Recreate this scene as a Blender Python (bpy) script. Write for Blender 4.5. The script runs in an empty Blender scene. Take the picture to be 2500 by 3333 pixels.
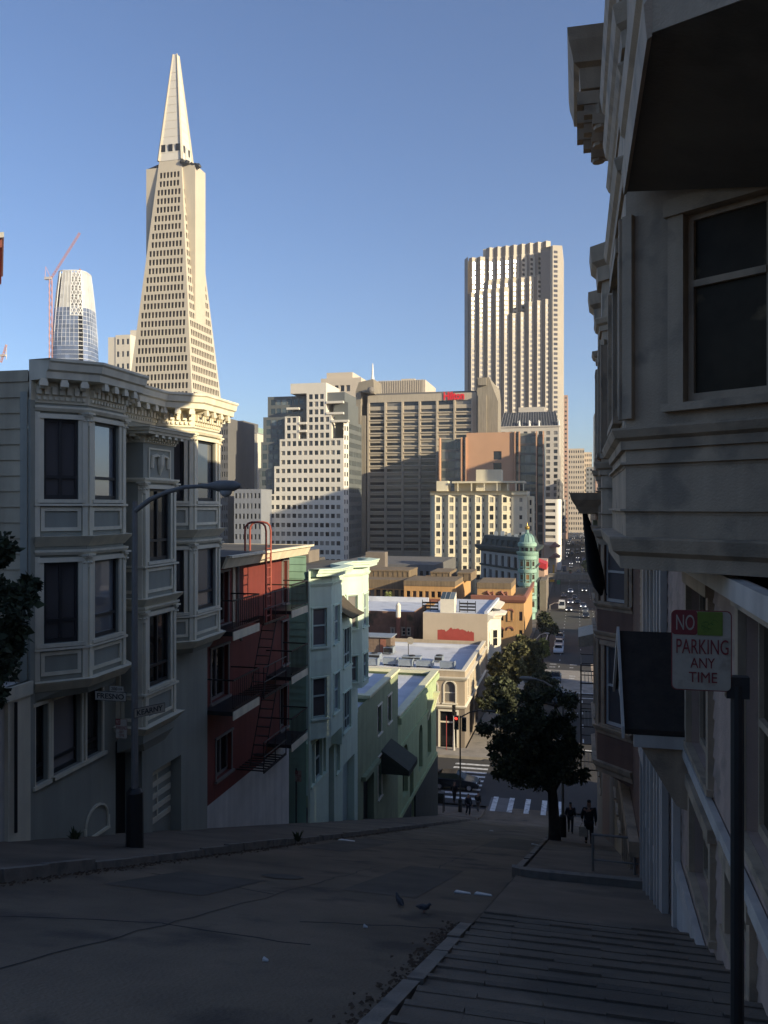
SKYS, SUNS, EXPO, HAZE = .12, 5.0, .52, .00014
import bpy, bmesh, math, random
from mathutils import Vector, Matrix
R = math.radians
rnd = random.Random(7)
SC = bpy.context.scene
COL = SC.collection
# ---------------------------------------------------------------- camera model (X right across the street, Y down the street, Z up, eye at origin)
YAW = R(13.1); SN, CS = math.sin(YAW), math.cos(YAW); FP, CU, CV = 2700.0, 1250.0, 1650.0
def ray(u, v=CV):
    a = (u - CU) / FP
    return (-SN + a * CS, CS + a * SN, (CV - v) / FP)
def xat(u, Y): d = ray(u); return d[0] / d[1] * Y                     # X where column u meets the plane Y
def yat(u, X): d = ray(u); return d[1] / d[0] * X
def zat(v, X, Y): return (CV - v) / FP * (-SN * X + CS * Y)            # height seen at row v for a point over X, Y
# ---------------------------------------------------------------- sun
SAZ, SEL = R(112), R(16.5)                                            # azimuth from +Y towards +X
SUN = Vector((math.sin(SAZ) * math.cos(SEL), math.cos(SAZ) * math.cos(SEL), math.sin(SEL)))
# ---------------------------------------------------------------- materials
MATS = {}
def mat(name, rgb, rough=.75, var=.14, scale=1.5, bump=0., bscale=40., metal=0., streak=0., dirt_or_reflection=None, spec=.5, island=0.):
    m = bpy.data.materials.new(name); m.use_nodes = True; MATS[name] = m
    nt = m.node_tree; N, L = nt.nodes, nt.links
    b = N['Principled BSDF']; b.inputs['Roughness'].default_value = rough; b.inputs['Metallic'].default_value = metal
    b.inputs['Specular IOR Level'].default_value = spec
    tc = N.new('ShaderNodeTexCoord')
    nz = N.new('ShaderNodeTexNoise'); nz.inputs['Scale'].default_value = scale; nz.inputs['Detail'].default_value = 6; nz.inputs['Roughness'].default_value = .62
    L.new(tc.outputs['Object'], nz.inputs['Vector'])
    mr = N.new('ShaderNodeMapRange'); mr.inputs['From Min'].default_value = .28; mr.inputs['From Max'].default_value = .72
    mr.inputs['To Min'].default_value = 1 - var; mr.inputs['To Max'].default_value = 1 + var
    L.new(nz.outputs['Fac'], mr.inputs['Value'])
    fac = mr.outputs['Result']
    if streak:
        mp = N.new('ShaderNodeMapping'); mp.inputs['Scale'].default_value = (2.2, 2.2, .12); L.new(tc.outputs['Object'], mp.inputs['Vector'])
        n2 = N.new('ShaderNodeTexNoise'); n2.inputs['Scale'].default_value = 1.6; n2.inputs['Detail'].default_value = 5; L.new(mp.outputs['Vector'], n2.inputs['Vector'])
        m2 = N.new('ShaderNodeMapRange'); m2.inputs['From Min'].default_value = .35; m2.inputs['From Max'].default_value = .7
        m2.inputs['To Min'].default_value = 1 + streak * .4; m2.inputs['To Max'].default_value = 1 - streak; L.new(n2.outputs['Fac'], m2.inputs['Value'])
        mu = N.new('ShaderNodeMath'); mu.operation = 'MULTIPLY'; L.new(fac, mu.inputs[0]); L.new(m2.outputs['Result'], mu.inputs[1]); fac = mu.outputs[0]
    if island:
        ge = N.new('ShaderNodeNewGeometry'); m3 = N.new('ShaderNodeMapRange'); m3.inputs['To Min'].default_value = 1 - island; m3.inputs['To Max'].default_value = 1 + island
        L.new(ge.outputs['Random Per Island'], m3.inputs['Value'])
        mu = N.new('ShaderNodeMath'); mu.operation = 'MULTIPLY'; L.new(fac, mu.inputs[0]); L.new(m3.outputs['Result'], mu.inputs[1]); fac = mu.outputs[0]
    vm = N.new('ShaderNodeVectorMath'); vm.operation = 'SCALE'; vm.inputs[0].default_value = rgb[:3]
    L.new(fac, vm.inputs['Scale']); out = vm.outputs['Vector']
    if dirt_or_reflection:                                                          # (rgb, amount, scale): patches of another colour with their own shape
        n4 = N.new('ShaderNodeTexNoise'); n4.inputs['Scale'].default_value = dirt_or_reflection[2]; n4.inputs['Detail'].default_value = 7; L.new(tc.outputs['Object'], n4.inputs['Vector'])
        m4 = N.new('ShaderNodeMapRange'); m4.inputs['From Min'].default_value = .55; m4.inputs['From Max'].default_value = .66; m4.inputs['To Max'].default_value = dirt_or_reflection[1]
        L.new(n4.outputs['Fac'], m4.inputs['Value'])
        mx = N.new('ShaderNodeMix'); mx.data_type = 'RGBA'; L.new(m4.outputs['Result'], mx.inputs['Factor']); L.new(out, mx.inputs['A']); mx.inputs['B'].default_value = (*dirt_or_reflection[0], 1)
        out = mx.outputs['Result']
    L.new(out, b.inputs['Base Color'])
    if bump:
        nb = N.new('ShaderNodeTexNoise'); nb.inputs['Scale'].default_value = bscale; nb.inputs['Detail'].default_value = 4; L.new(tc.outputs['Object'], nb.inputs['Vector'])
        bp = N.new('ShaderNodeBump'); bp.inputs['Strength'].default_value = bump; bp.inputs['Distance'].default_value = .02; L.new(nb.outputs['Fac'], bp.inputs['Height']); L.new(bp.outputs['Normal'], b.inputs['Normal'])
    return m
def glass(name, lo, hi, share=.4, rough=.05, wav=.0, spec=.5, metal=0.):
    """dark window glass; some panes show pale blinds behind them (chosen per pane)"""
    m = bpy.data.materials.new(name); m.use_nodes = True; MATS[name] = m
    nt = m.node_tree; N, L = nt.nodes, nt.links; b = N['Principled BSDF']
    b.inputs['Roughness'].default_value = rough; b.inputs['Specular IOR Level'].default_value = spec; b.inputs['Metallic'].default_value = metal
    oi = N.new('ShaderNodeObjectInfo'); ge = N.new('ShaderNodeNewGeometry')
    ad = N.new('ShaderNodeMath'); ad.operation = 'ADD'; L.new(oi.outputs['Random'], ad.inputs[0]); L.new(ge.outputs['Random Per Island'], ad.inputs[1])
    fr = N.new('ShaderNodeMath'); fr.operation = 'FRACT'; L.new(ad.outputs[0], fr.inputs[0])
    cr = N.new('ShaderNodeValToRGB'); e = cr.color_ramp.elements
    e[0].position = 1 - share - .02; e[0].color = (*lo, 1); e[1].position = 1.0; e[1].color = (*hi, 1)
    e2 = e.new(0.0); e2.color = (lo[0] * .5, lo[1] * .5, lo[2] * .5, 1)
    L.new(fr.outputs[0], cr.inputs['Fac']); L.new(cr.outputs['Color'], b.inputs['Base Color'])
    if wav:
        tc = N.new('ShaderNodeTexCoord'); nb = N.new('ShaderNodeTexNoise'); nb.inputs['Scale'].default_value = 1.3; L.new(tc.outputs['Object'], nb.inputs['Vector'])
        bp = N.new('ShaderNodeBump'); bp.inputs['Strength'].default_value = wav; bp.inputs['Distance'].default_value = .02; L.new(nb.outputs['Fac'], bp.inputs['Height']); L.new(bp.outputs['Normal'], b.inputs['Normal'])
    return m
def emit(name, rgb, s):
    m = bpy.data.materials.new(name); m.use_nodes = True; b = m.node_tree.nodes['Principled BSDF']
    b.inputs['Base Color'].default_value = (*[c * .5 for c in rgb], 1); b.inputs['Emission Color'].default_value = (*rgb, 1); b.inputs['Emission Strength'].default_value = s
    return m
# ---------------------------------------------------------------- objects
def wloc(o):
    v = Vector((0, 0, 0))
    while o: v += Vector(o.location); o = o.parent
    return v
def tag(o, label=None, cat=None, group=None, kind=None):
    if label: o['label'] = label
    if cat: o['category'] = cat
    if group: o['group'] = group
    if kind: o['kind'] = kind
    return o
def thing(name, label, cat, loc=(0, 0, 0), group=None):
    o = bpy.data.objects.new(name, None); COL.objects.link(o); o.location = loc; o.empty_display_size = .3
    return tag(o, label, cat, group)
class MB:
    def __init__(s): s.v = []; s.f = []; s.m = []; s.mi = 0
    def face(s, pts):
        n = len(s.v); s.v += [tuple(p) for p in pts]; s.f.append(tuple(range(n, n + len(pts)))); s.m.append(s.mi)
    def mesh(s, pts, faces):
        n = len(s.v); s.v += [tuple(p) for p in pts]
        for f in faces: s.f.append(tuple(i + n for i in f)); s.m.append(s.mi)
    def box(s, x0, x1, y0, y1, z0, z1):
        s.mesh([(x0, y0, z0), (x1, y0, z0), (x1, y1, z0), (x0, y1, z0), (x0, y0, z1), (x1, y0, z1), (x1, y1, z1), (x0, y1, z1)],
               [(3, 2, 1, 0), (4, 5, 6, 7), (0, 1, 5, 4), (1, 2, 6, 5), (2, 3, 7, 6), (3, 0, 4, 7)])
    def obox(s, o, d, s0, s1, n0, n1, z0, z1):
        """box along wall: origin o (x,y), unit dir d, s along it, n = outward (right-hand) offset"""
        nx, ny = d[1], -d[0]
        P = lambda a, n, z: (o[0] + d[0] * a + nx * n, o[1] + d[1] * a + ny * n, z)
        q = [P(s0, n1, z0), P(s1, n1, z0), P(s1, n0, z0), P(s0, n0, z0), P(s0, n1, z1), P(s1, n1, z1), P(s1, n0, z1), P(s0, n0, z1)]
        s.mesh(q, [(3, 2, 1, 0), (4, 5, 6, 7), (0, 1, 5, 4), (1, 2, 6, 5), (2, 3, 7, 6), (3, 0, 4, 7)])
    def prism(s, poly, z0, z1, top=None):
        n = len(poly); t = top or poly
        z0f = z0 if callable(z0) else (lambda x, y: z0); z1f = z1 if callable(z1) else (lambda x, y: z1)
        pts = [(x, y, z0f(x, y)) for x, y in poly] + [(x, y, z1f(x, y)) for x, y in t]
        s.mesh(pts, [tuple(range(n - 1, -1, -1)), tuple(range(n, 2 * n))] + [(i, (i + 1) % n, n + (i + 1) % n, n + i) for i in range(n)])
    def hull(s, lo, hi):
        n = len(lo); s.mesh(list(lo) + list(hi), [tuple(range(n - 1, -1, -1)), tuple(range(n, 2 * n))] + [(i, (i + 1) % n, n + (i + 1) % n, n + i) for i in range(n)])
    def tube(s, path, r, n=8, caps=True):
        path = [Vector(p) for p in path]; rs = r if isinstance(r, (list, tuple)) else [r] * len(path)
        rings = []; up = None
        for i, p in enumerate(path):
            t = (path[min(i + 1, len(path) - 1)] - path[max(i - 1, 0)]).normalized()
            if up is None: up = Vector((0, 0, 1)) if abs(t.z) < .9 else Vector((1, 0, 0))
            a = t.cross(up); a = a.normalized() if a.length > 1e-6 else t.orthogonal().normalized(); b2 = a.cross(t).normalized(); up = b2
            rings.append([p + (a * math.cos(2 * math.pi * k / n) + b2 * math.sin(2 * math.pi * k / n)) * rs[i] for k in range(n)])
        pts = [q for r_ in rings for q in r_]; fs = []
        for i in range(len(path) - 1):
            for k in range(n): fs.append((i * n + k, i * n + (k + 1) % n, (i + 1) * n + (k + 1) % n, (i + 1) * n + k))
        if caps: fs += [tuple(range(n - 1, -1, -1)), tuple(range((len(path) - 1) * n, len(path) * n))]
        s.mesh(pts, fs)
    def lathe(s, c, prof, n=16, a0=0., a1=2 * math.pi):
        full = abs(a1 - a0 - 2 * math.pi) < 1e-6; m = n if full else n + 1
        pts = [(c[0] + r * math.cos(a0 + (a1 - a0) * k / n), c[1] + r * math.sin(a0 + (a1 - a0) * k / n), c[2] + z) for r, z in prof for k in range(m)]
        fs = []
        for i in range(len(prof) - 1):
            for k in range(n): fs.append((i * m + k, i * m + (k + 1) % m, (i + 1) * m + (k + 1) % m, (i + 1) * m + k))
        s.mesh(pts, fs)
    def sweep(s, path, prof, close=False):
        """profile of (outward, z) points swept along a plan polyline, mitred; outward = right-hand side"""
        n = len(path); P = [Vector(p) for p in path]; offs = []
        for i in range(n):
            dn = []
            if i > 0 or close: a = (P[i] - P[i - 1]).normalized(); dn.append(Vector((a.y, -a.x)))
            if i < n - 1 or close: a = (P[(i + 1) % n] - P[i]).normalized(); dn.append(Vector((a.y, -a.x)))
            o = dn[0] if len(dn) == 1 else (dn[0] + dn[1]) / max(.35, 1 + dn[0].dot(dn[1]))
            offs.append(o)
        k = len(prof); pts = [(P[i].x + offs[i].x * q[0], P[i].y + offs[i].y * q[0], q[1]) for i in range(n) for q in prof]; fs = []
        for i in range(n if close else n - 1):
            j = (i + 1) % n
            for a in range(k): b = (a + 1) % k; fs.append((i * k + a, j * k + a, j * k + b, i * k + b))
        if not close: fs += [tuple(range(k)), tuple((n - 1) * k + a for a in reversed(range(k)))]
        s.mesh(pts, fs)
    def wall(s, p0, p1, z0, z1, holes=(), depth=.15, board=0., lip=.018):
        """vertical wall strip facing the right-hand side of p0->p1, real openings with reveals, optional lapped boards"""
        d = Vector((p1[0] - p0[0], p1[1] - p0[1])); Ln = d.length; d /= Ln; nx, ny = d.y, -d.x
        P = lambda a, n, z: (p0[0] + d.x * a + nx * n, p0[1] + d.y * a + ny * n, z)
        S = sorted({0., Ln, *[max(0, min(Ln, h[i])) for h in holes for i in (0, 1)]}); Z = sorted({z0, z1, *[max(z0, min(z1, h[i])) for h in holes for i in (2, 3)]})
        rows = {}
        for h in holes: rows.setdefault((round(h[2], 4), round(h[3], 4)), []).append(h)
        for j in range(len(Z) - 1):
            zm = (Z[j] + Z[j + 1]) / 2
            act = [h for h in holes if h[2] < zm < h[3]]
            run = None
            for i in range(len(S) - 1):
                sm = (S[i] + S[i + 1]) / 2; solid = not any(h[0] < sm < h[1] for h in act)
                if solid and run is None: run = S[i]
                if run is not None and (not solid or i == len(S) - 2):
                    e = S[i + 1] if solid else S[i]
                    if board:
                        k = math.floor(Z[j] / board + 1e-6)
                        while k * board < Z[j + 1] - 1e-5:
                            a = max(Z[j], k * board); c = min(Z[j + 1], (k + 1) * board); oa = lip * (1 - (a / board - k)); oc = lip * (1 - (c / board - k))
                            s.face([P(run, oa, a), P(e, oa, a), P(e, oc, c), P(run, oc, c)])
                            if abs(a - k * board) < 1e-5: s.face([P(run, 0, a), P(e, 0, a), P(e, oa, a), P(run, oa, a)])
                            k += 1
                    else: s.face([P(run, 0, Z[j]), P(e, 0, Z[j]), P(e, 0, Z[j + 1]), P(run, 0, Z[j + 1])])
                    run = None
        for h in holes:
            a, b, c, e = h[:4]
            s.face([P(a, 0, c), P(b, 0, c), P(b, -depth, c), P(a, -depth, c)]); s.face([P(a, -depth, e), P(b, -depth, e), P(b, 0, e), P(a, 0, e)])
            s.face([P(a, 0, c), P(a, -depth, c), P(a, -depth, e), P(a, 0, e)]); s.face([P(b, -depth, c), P(b, 0, c), P(b, 0, e), P(b, -depth, e)])
    def data(s, name, m, off=Vector((0, 0, 0)), smooth=False):
        me = bpy.data.meshes.new(name); me.from_pydata([(a - off.x, b - off.y, c - off.z) for a, b, c in s.v], [], s.f)
        for q in (m if isinstance(m, (list, tuple)) else [m]): me.materials.append(q)
        if isinstance(m, (list, tuple)): me.polygons.foreach_set('material_index', s.m)
        if smooth: me.polygons.foreach_set('use_smooth', [True] * len(me.polygons)); me.set_sharp_from_angle(angle=R(40))
        me.update(); return me
    def build(s, name, m, parent=None, smooth=False, loc=None):
        if not s.f: return None
        if parent is not None: off = wloc(parent)
        elif loc is not None: off = Vector(loc)
        else: xs, ys, zs = zip(*s.v); off = Vector(((min(xs) + max(xs)) / 2, (min(ys) + max(ys)) / 2, min(zs)))
        o = bpy.data.objects.new(name, s.data(name, m, off, smooth)); COL.objects.link(o)
        if parent is not None: o.parent = parent
        else: o.location = off
        return o
def struct(name, mb, m): return tag(mb.build(name, m), kind='structure')
def inst(me, name, parent, p, rz=0.):
    o = bpy.data.objects.new(name, me); COL.objects.link(o); o.parent = parent; o.location = Vector(p) - wloc(parent); o.rotation_euler = (0, 0, rz); return o
def kids(o): return [c for c in COL.objects if c.parent is o]
def copy_tree(root, loc, rz, label=None, group=None, s=1.):
    r = root.copy(); COL.objects.link(r); r.location = loc; r.rotation_euler = (0, 0, rz); r.scale = (s, s, s)
    if label: r['label'] = label
    if group: r['group'] = group
    for ch in list(root.children):
        c = ch.copy(); COL.objects.link(c); c.parent = r
        for g in list(ch.children): d = g.copy(); COL.objects.link(d); d.parent = c
    return r
def text_mesh(body, size, m, name, parent, p, rot, depth=.002, bold=0., sx=1., align='CENTER', space=1.):
    cu = bpy.data.curves.new(name, 'FONT'); cu.body = body; cu.size = size; cu.extrude = depth; cu.offset = bold; cu.align_x = align; cu.space_character = space; cu.resolution_u = 4
    t = bpy.data.objects.new(name, cu); COL.objects.link(t); bpy.context.view_layer.update()
    me = bpy.data.meshes.new_from_object(t.evaluated_get(bpy.context.evaluated_depsgraph_get())); bpy.data.objects.remove(t); me.materials.clear(); me.materials.append(m)
    o = bpy.data.objects.new(name, me); COL.objects.link(o); o.parent = parent; o.location = Vector(p) - (wloc(parent) if parent else Vector()); o.rotation_euler = rot; o.scale = (sx, 1, 1); return o
# ---------------------------------------------------------------- windows
WCACHE = {}
def house_window(parent, p, d, w, h, casing, sash, pane, cas=.1, mid=.5, mull=0, dep=.1, sill=True, proud=.035):
    """a sash window in an opening of a wall: p = bottom centre on the wall plane, d = wall direction"""
    key = (round(w, 2), round(h, 2), casing.name, sash.name, pane.name, cas, mid, mull, dep, sill)
    if key not in WCACHE:
        c = MB(); o = (0, 0); D = (1, 0); hw = w / 2
        if cas:
            c.obox(o, D, -hw - cas, -hw, .002, proud, -.0, h); c.obox(o, D, hw, hw + cas, .002, proud, -.0, h); c.obox(o, D, -hw - cas - .03, hw + cas + .03, .002, proud + .03, h, h + cas)
        if sill: c.obox(o, D, -hw - cas - .04, hw + cas + .04, .002, .09, -.07, -.0)
        s = MB(); t = .055; e = .004
        s.obox(o, D, -hw + e, -hw + t, -dep, -dep + .05, e, h - e); s.obox(o, D, hw - t, hw - e, -dep, -dep + .05, e, h - e)
        s.obox(o, D, -hw + t, hw - t, -dep, -dep + .05, e, t + .03); s.obox(o, D, -hw + t, hw - t, -dep, -dep + .05, h - t, h - e)
        if mid: s.obox(o, D, -hw + t, hw - t, -dep + .002, -dep + .06, h * mid - .03, h * mid + .03)
        for k in range(mull):
            x = -hw + w * (k + 1) / (mull + 1); s.obox(o, D, x - .03, x + .03, -dep + .001, -dep + .055, t + .03, h - t)
        g = MB(); g.obox(o, D, -hw + t * .6, hw - t * .6, -dep - .0, -dep + .012, t * .6, h - t * .6)
        WCACHE[key] = ((c if c.f else s).data('window', casing if c.f else sash), s.data('sash', sash) if c.f else None, g.data('pane', pane))
    a, b, g = WCACHE[key]; rz = math.atan2(d[1], d[0])
    W = inst(a, 'window', parent, p, rz)
    for me, nm in ((b, 'sash'), (g, 'pane')):
        if me: q = bpy.data.objects.new(nm, me); COL.objects.link(q); q.parent = W
    return W
PCACHE = {}
def panes(root, items, m, name='window', most=100, frame=None):
    """flat far panes: items = (p bottom centre, wall dir, w, h); the nearest hundred are parts, the rest one stuff part"""
    items = sorted(items, key=lambda t: -(t[2] * t[3]) / max(1, (t[0][0] ** 2 + t[0][1] ** 2)))
    off = wloc(root)
    for p, d, w, h in items[:most]:
        k = (round(w, 2), round(h, 2), m.name)
        if k not in PCACHE:
            b = MB(); b.obox((0, 0), (1, 0), -w / 2, w / 2, -.06, 0, 0, h); PCACHE[k] = b.data(name, m)
        inst(PCACHE[k], name, root, p, math.atan2(d[1], d[0]))
    if len(items) > most:
        b = MB()
        for p, d, w, h in items[most:]: b.obox((p[0], p[1]), d, -w / 2, w / 2, -.06, 0, p[2], p[2] + h)
        o = b.build(name, m, root); o['kind'] = 'stuff'
def grid(L, z0, z1, px, pz, w, h, sx=None, nx=None, top=None):
    """openings of a regular facade"""
    nx = nx or max(1, int(L / px)); nz = int((z1 - z0 - (0 if top is None else top)) / pz); out = []
    x0 = (L - nx * px) / 2 if sx is None else sx
    zt = z1 - (top if top is not None else (z1 - z0 - nz * pz) / 2)
    for j in range(nz):
        zc = zt - (j + .5) * pz
        for i in range(nx): xc = x0 + (i + .5) * px; out.append((xc - w / 2, xc + w / 2, zc - h / 2, zc + h / 2))
    return out
def facade(mbw, items, p0, p1, z0, z1, holes, depth=.35, back=.02):
    """wall with openings, and the pane list set back in them"""
    mbw.wall(p0, p1, z0, z1, holes, depth)
    d = Vector((p1[0] - p0[0], p1[1] - p0[1])).normalized(); nx, ny = d.y, -d.x
    for a, b, c, e in holes:
        s = (a + b) / 2; items.append(((p0[0] + d.x * s - nx * (depth - back), p0[1] + d.y * s - ny * (depth - back), c), (d.x, d.y), b - a, e - c))
def shell(mb, x0, x1, y0, y1, z0, z1, N=True, W=True, E=True, S=True, top=True):
    if N: mb.wall((x0, y0), (x1, y0), z0, z1)
    if W: mb.wall((x1, y0), (x1, y1), z0, z1)
    if S: mb.wall((x1, y1), (x0, y1), z0, z1)
    if E: mb.wall((x0, y1), (x0, y0), z0, z1)
    if top: mb.face([(x0, y0, z1), (x1, y0, z1), (x1, y1, z1), (x0, y1, z1)])
# ---------------------------------------------------------------- ground profile
def gz(Y):
    g = -1.6 - .352 * Y
    if Y < -40: return -1.6 + .352 * 40
    if Y <= 63: return g
    if Y < 69: t = (Y - 63) / 6; return (-1.6 - .352 * 63) + 6 * .352 * (-(t - t * t / 2)) - .0 * t
    zf = (-1.6 - .352 * 63) - 1.056
    if Y < 260: return zf - (Y - 69) * .026
    zz = zf - 191 * .026
    return zz if Y < 500 else zz + min(Y - 500, 900) * .004
# ================================================================ palette
asphalt = mat('asphalt', (.155, .116, .078), .92, .36, .5, .9, 28, dirt_or_reflection=((.06, .048, .036), .85, .75))
asphalt_far = mat('asphalt_far', (.05, .046, .041), .9, .25, .12, dirt_or_reflection=((.035, .033, .03), .6, .08))
concrete = mat('pavement_concrete', (.165, .128, .093), .9, .3, .7, .5, 50, dirt_or_reflection=((.075, .063, .05), .7, .5))
kerbm = mat('kerb_stone', (.22, .19, .155), .85, .3, 2, .6, 30, dirt_or_reflection=((.08, .075, .07), .7, 2))
dirtm = mat('gutter_leaves', (.06, .035, .018), .95, .5, 6, .8, 40)
whitepaint = mat('road_paint', (.62, .62, .6), .7, .25, 3, dirt_or_reflection=((.15, .15, .15), .8, 2.5))
tarm = mat('tar', (.012, .012, .012), .8, .3, 4)
sageg = mat('sage_paint', (.31, .31, .255), .7, .07, 1.2, .15, 90, streak=.1)
sidegr = mat('putty_boards', (.42, .36, .25), .75, .12, 1.0, .15, 60, streak=.22)
trimc = mat('cream_trim', (.72, .65, .49), .6, .08, 2, .1, 80, streak=.14)
darksash = mat('dark_sash', (.02, .019, .02), .45, .2, 3)
whitesash = mat('white_sash', (.62, .62, .58), .5, .08, 3)
redm = mat('red_boards', (.165, .03, .021), .7, .14, 1.2, .2, 60, streak=.2)
redcream = mat('cream_fascia', (.74, .64, .46), .6, .08, 2, streak=.15)
blackiron = mat('black_iron', (.022, .016, .014), .5, .2, 4)
rediron = mat('red_oxide_iron', (.3, .075, .05), .55, .2, 5)
mintm = mat('mint_paint', (.57, .68, .55), .7, .06, 1.4, .15, 80, streak=.1)
minttrim = mat('mint_trim', (.62, .74, .58), .6, .06, 2, streak=.12)
mintgl = mat('mint_frame', (.36, .45, .42), .55, .1, 3)
mintgreen = mat('green_boards', (.3, .48, .34), .75, .12, 1.2, streak=.15)
olive = mat('olive_green', (.4, .48, .26), .72, .09, 1.2, .15, 60, streak=.14)
olivedk = mat('olive_boards', (.24, .28, .17), .75, .12, 1.2, streak=.16)
olivecap = mat('pale_green_cap', (.66, .64, .44), .65, .08, 1.5)
plaster = mat('white_stucco', (.6, .56, .5), .85, .14, .9, .4, 30, streak=.16)
roofwhite = mat('white_roof_membrane', (.56, .58, .62), .8, .08, .6, dirt_or_reflection=((.4, .42, .45), .6, .4), streak=0)
rooftar = mat('tar_roof', (.075, .068, .058), .95, .3, .8, .4, 20, dirt_or_reflection=((.15, .14, .12), .6, .5))
pglass = glass('house_glass', (.016, .015, .014), (.04, .036, .03), .3, .03, .12, .6)
blindgl = glass('curtained_glass', (.13, .12, .12), (.22, .2, .19), .4, .06, .1, .5)
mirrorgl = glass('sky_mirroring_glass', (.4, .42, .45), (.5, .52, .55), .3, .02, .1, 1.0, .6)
lampgrey = mat('galvanised_lamp', (.2, .185, .165), .6, .15, 5)
redsash = mat('dull_window_frame', (.2, .17, .15), .6, .1, 3)
poledark = mat('dark_pole', (.018, .017, .016), .55, .25, 4)
signwhite = mat('sign_white', (.4, .35, .27), .6, .15, 6, dirt_or_reflection=((.24, .2, .14), .6, 9))
signred = mat('sign_red', (.2, .03, .03), .6, .2, 8)
signgreen = mat('sticker_green', (.13, .19, .025), .5, .15, 12)
signblack = mat('sign_black', (.02, .02, .02), .5, .1)
tan = mat('tan_stucco', (.43, .35, .25), .8, .07, .5, .2, 20, streak=.1)
tandk = mat('taupe_stucco', (.2, .165, .13), .8, .1, .6, streak=.1)
creamtrim = mat('ivory_trim', (.72, .66, .53), .65, .06, 2)
# ================================================================ ground, road, pavements
def strip(mb, x0, x1, ys, dz, x0f=None, x1f=None, z=gz):
    for a, b in zip(ys[:-1], ys[1:]):
        mb.face([((x0f or (lambda y: x0))(a), a, z(a) + dz), ((x1f or (lambda y: x1))(a), a, z(a) + dz), ((x1f or (lambda y: x1))(b), b, z(b) + dz), ((x0f or (lambda y: x0))(b), b, z(b) + dz)])
def frange(a, b, n): return [a + (b - a) * i / n for i in range(n + 1)]
YN = frange(-40, 63, 60) + frange(63.6, 69, 9)
g = MB(); YA = [-400] + YN + frange(80, 500, 20) + frange(540, 1400, 12) + [2500, 6000]
strip(g, -4000, 4000, YA, -.12); struct('ground', g, asphalt_far)
XL, XF, XR, XW = -7.3, -10.2, -1.3, 1.4         # left kerb, left facades, right kerb, right facades
g = MB(); strip(g, XL, XR, YN, 0); struct('road', g, asphalt)
def pavement(name, x0, x1, ys, kerb_at, m=concrete, h=.13, steps=None):
    mb = MB(); a, b = ys[0], ys[-1]
    strip(mb, x0, x1, ys, h)
    for kx in kerb_at:
        for p, q in zip(ys[:-1], ys[1:]): mb.face([(kx, p, gz(p) - .1), (kx, q, gz(q) - .1), (kx, q, gz(q) + h), (kx, p, gz(p) + h)])
    for e in (a, b): mb.face([(x0, e, gz(e) - .1), (x1, e, gz(e) - .1), (x1, e, gz(e) + h), (x0, e, gz(e) + h)])
    return struct(name, mb, m)
pavement('pavement', -10.4, XL - .16, frange(-20, 63, 80), [])
pavement('pavement', XR + .16, XW + .2, frange(17.6, 63, 50), [])
# stepped pavement in the foreground: lapped treads, with a smooth apron where it crosses the driveway
mb = MB(); y = -3.0
while y < 10.3:
    d = .45; z0 = gz(y) + .13; z1 = gz(y + d) + .13 + .05
    n = 6; xs = frange(XR + .16, XW + .1, n); xs = [q + (rnd.uniform(-.06, .06) if 0 < i < n else 0) for i, q in enumerate(xs)]
    for i in range(n):
        w = [rnd.uniform(-.012, .012) for _ in range(2)]
        mb.face([(xs[i], y, z0), (xs[i + 1], y, z0), (xs[i + 1], y + d + w[0], z1), (xs[i], y + d + w[0], z1)])
        mb.face([(xs[i], y + d + w[0], z1), (xs[i + 1], y + d + w[0], z1), (xs[i + 1], y + d + .012, gz(y + d) + .13), (xs[i], y + d + .012, gz(y + d) + .13)])
    for i in range(n):
        j = rnd.uniform(-.008, .008); mb.hull([(xs[i], y + d - .09, z1 - .03), (xs[i + 1], y + d - .09, z1 - .03), (xs[i + 1], y + d - .015, z1 - .03), (xs[i], y + d - .015, z1 - .03)], [(xs[i] + .004, y + d - .085 + j, z1 + .035 + j), (xs[i + 1] - .004, y + d - .085 + j, z1 + .035 + j), (xs[i + 1] - .004, y + d - .02, z1 + .028), (xs[i] + .004, y + d - .02, z1 + .028)])
    y += d
struct('stepped_pavement', mb, concrete); yend = y
g = MB(); strip(g, XR - .02, XW + .1, frange(yend, 17.62, 6), .05, x0f=lambda y: XR + .05); struct('driveway_apron', g, concrete)
def kerb_run(mb, x0, x1, y0, y1, h=.15, seg=1.1):
    y = y0
    while y < y1 - .05:
        e = min(y1, y + seg * rnd.uniform(.7, 1.2)); j = rnd.uniform(-.015, .015); k = rnd.uniform(-.012, .012)
        mb.hull([(x0 + j, y + .01, gz(y) - .1), (x1 + j, y + .01, gz(y) - .1), (x1 + j, e - .01, gz(e) - .1), (x0 + j, e - .01, gz(e) - .1)],
                [(x0 + j + .015, y + .01, gz(y) + h + k), (x1 + j - .015, y + .01, gz(y) + h + k), (x1 + j - .015, e - .01, gz(e) + h + k), (x0 + j + .015, e - .01, gz(e) + h + k)]); y = e
k = MB(); kerb_run(k, XL - .16, XL, -10, 11.6, .19); kerb_run(k, XL - .16, XL, 11.6, 15.5, .135); kerb_run(k, XL - .16, XL, 15.5, 21, .17); kerb_run(k, XL - .16, XL, 21, 26, .14); kerb_run(k, XL - .16, XL, 26, 63, .15)
struct('left_kerb', k, kerbm)
k = MB(); kerb_run(k, XR, XR + .16, -3, 9.3, .19); struct('right_kerb', k, kerbm)
k = MB(); pts = [(XW + .1, 17.45), (.6, 17.42), (-.2, 17.4), (-.8, 17.42), (-1.15, 17.55), (-1.36, 17.9)]
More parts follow.
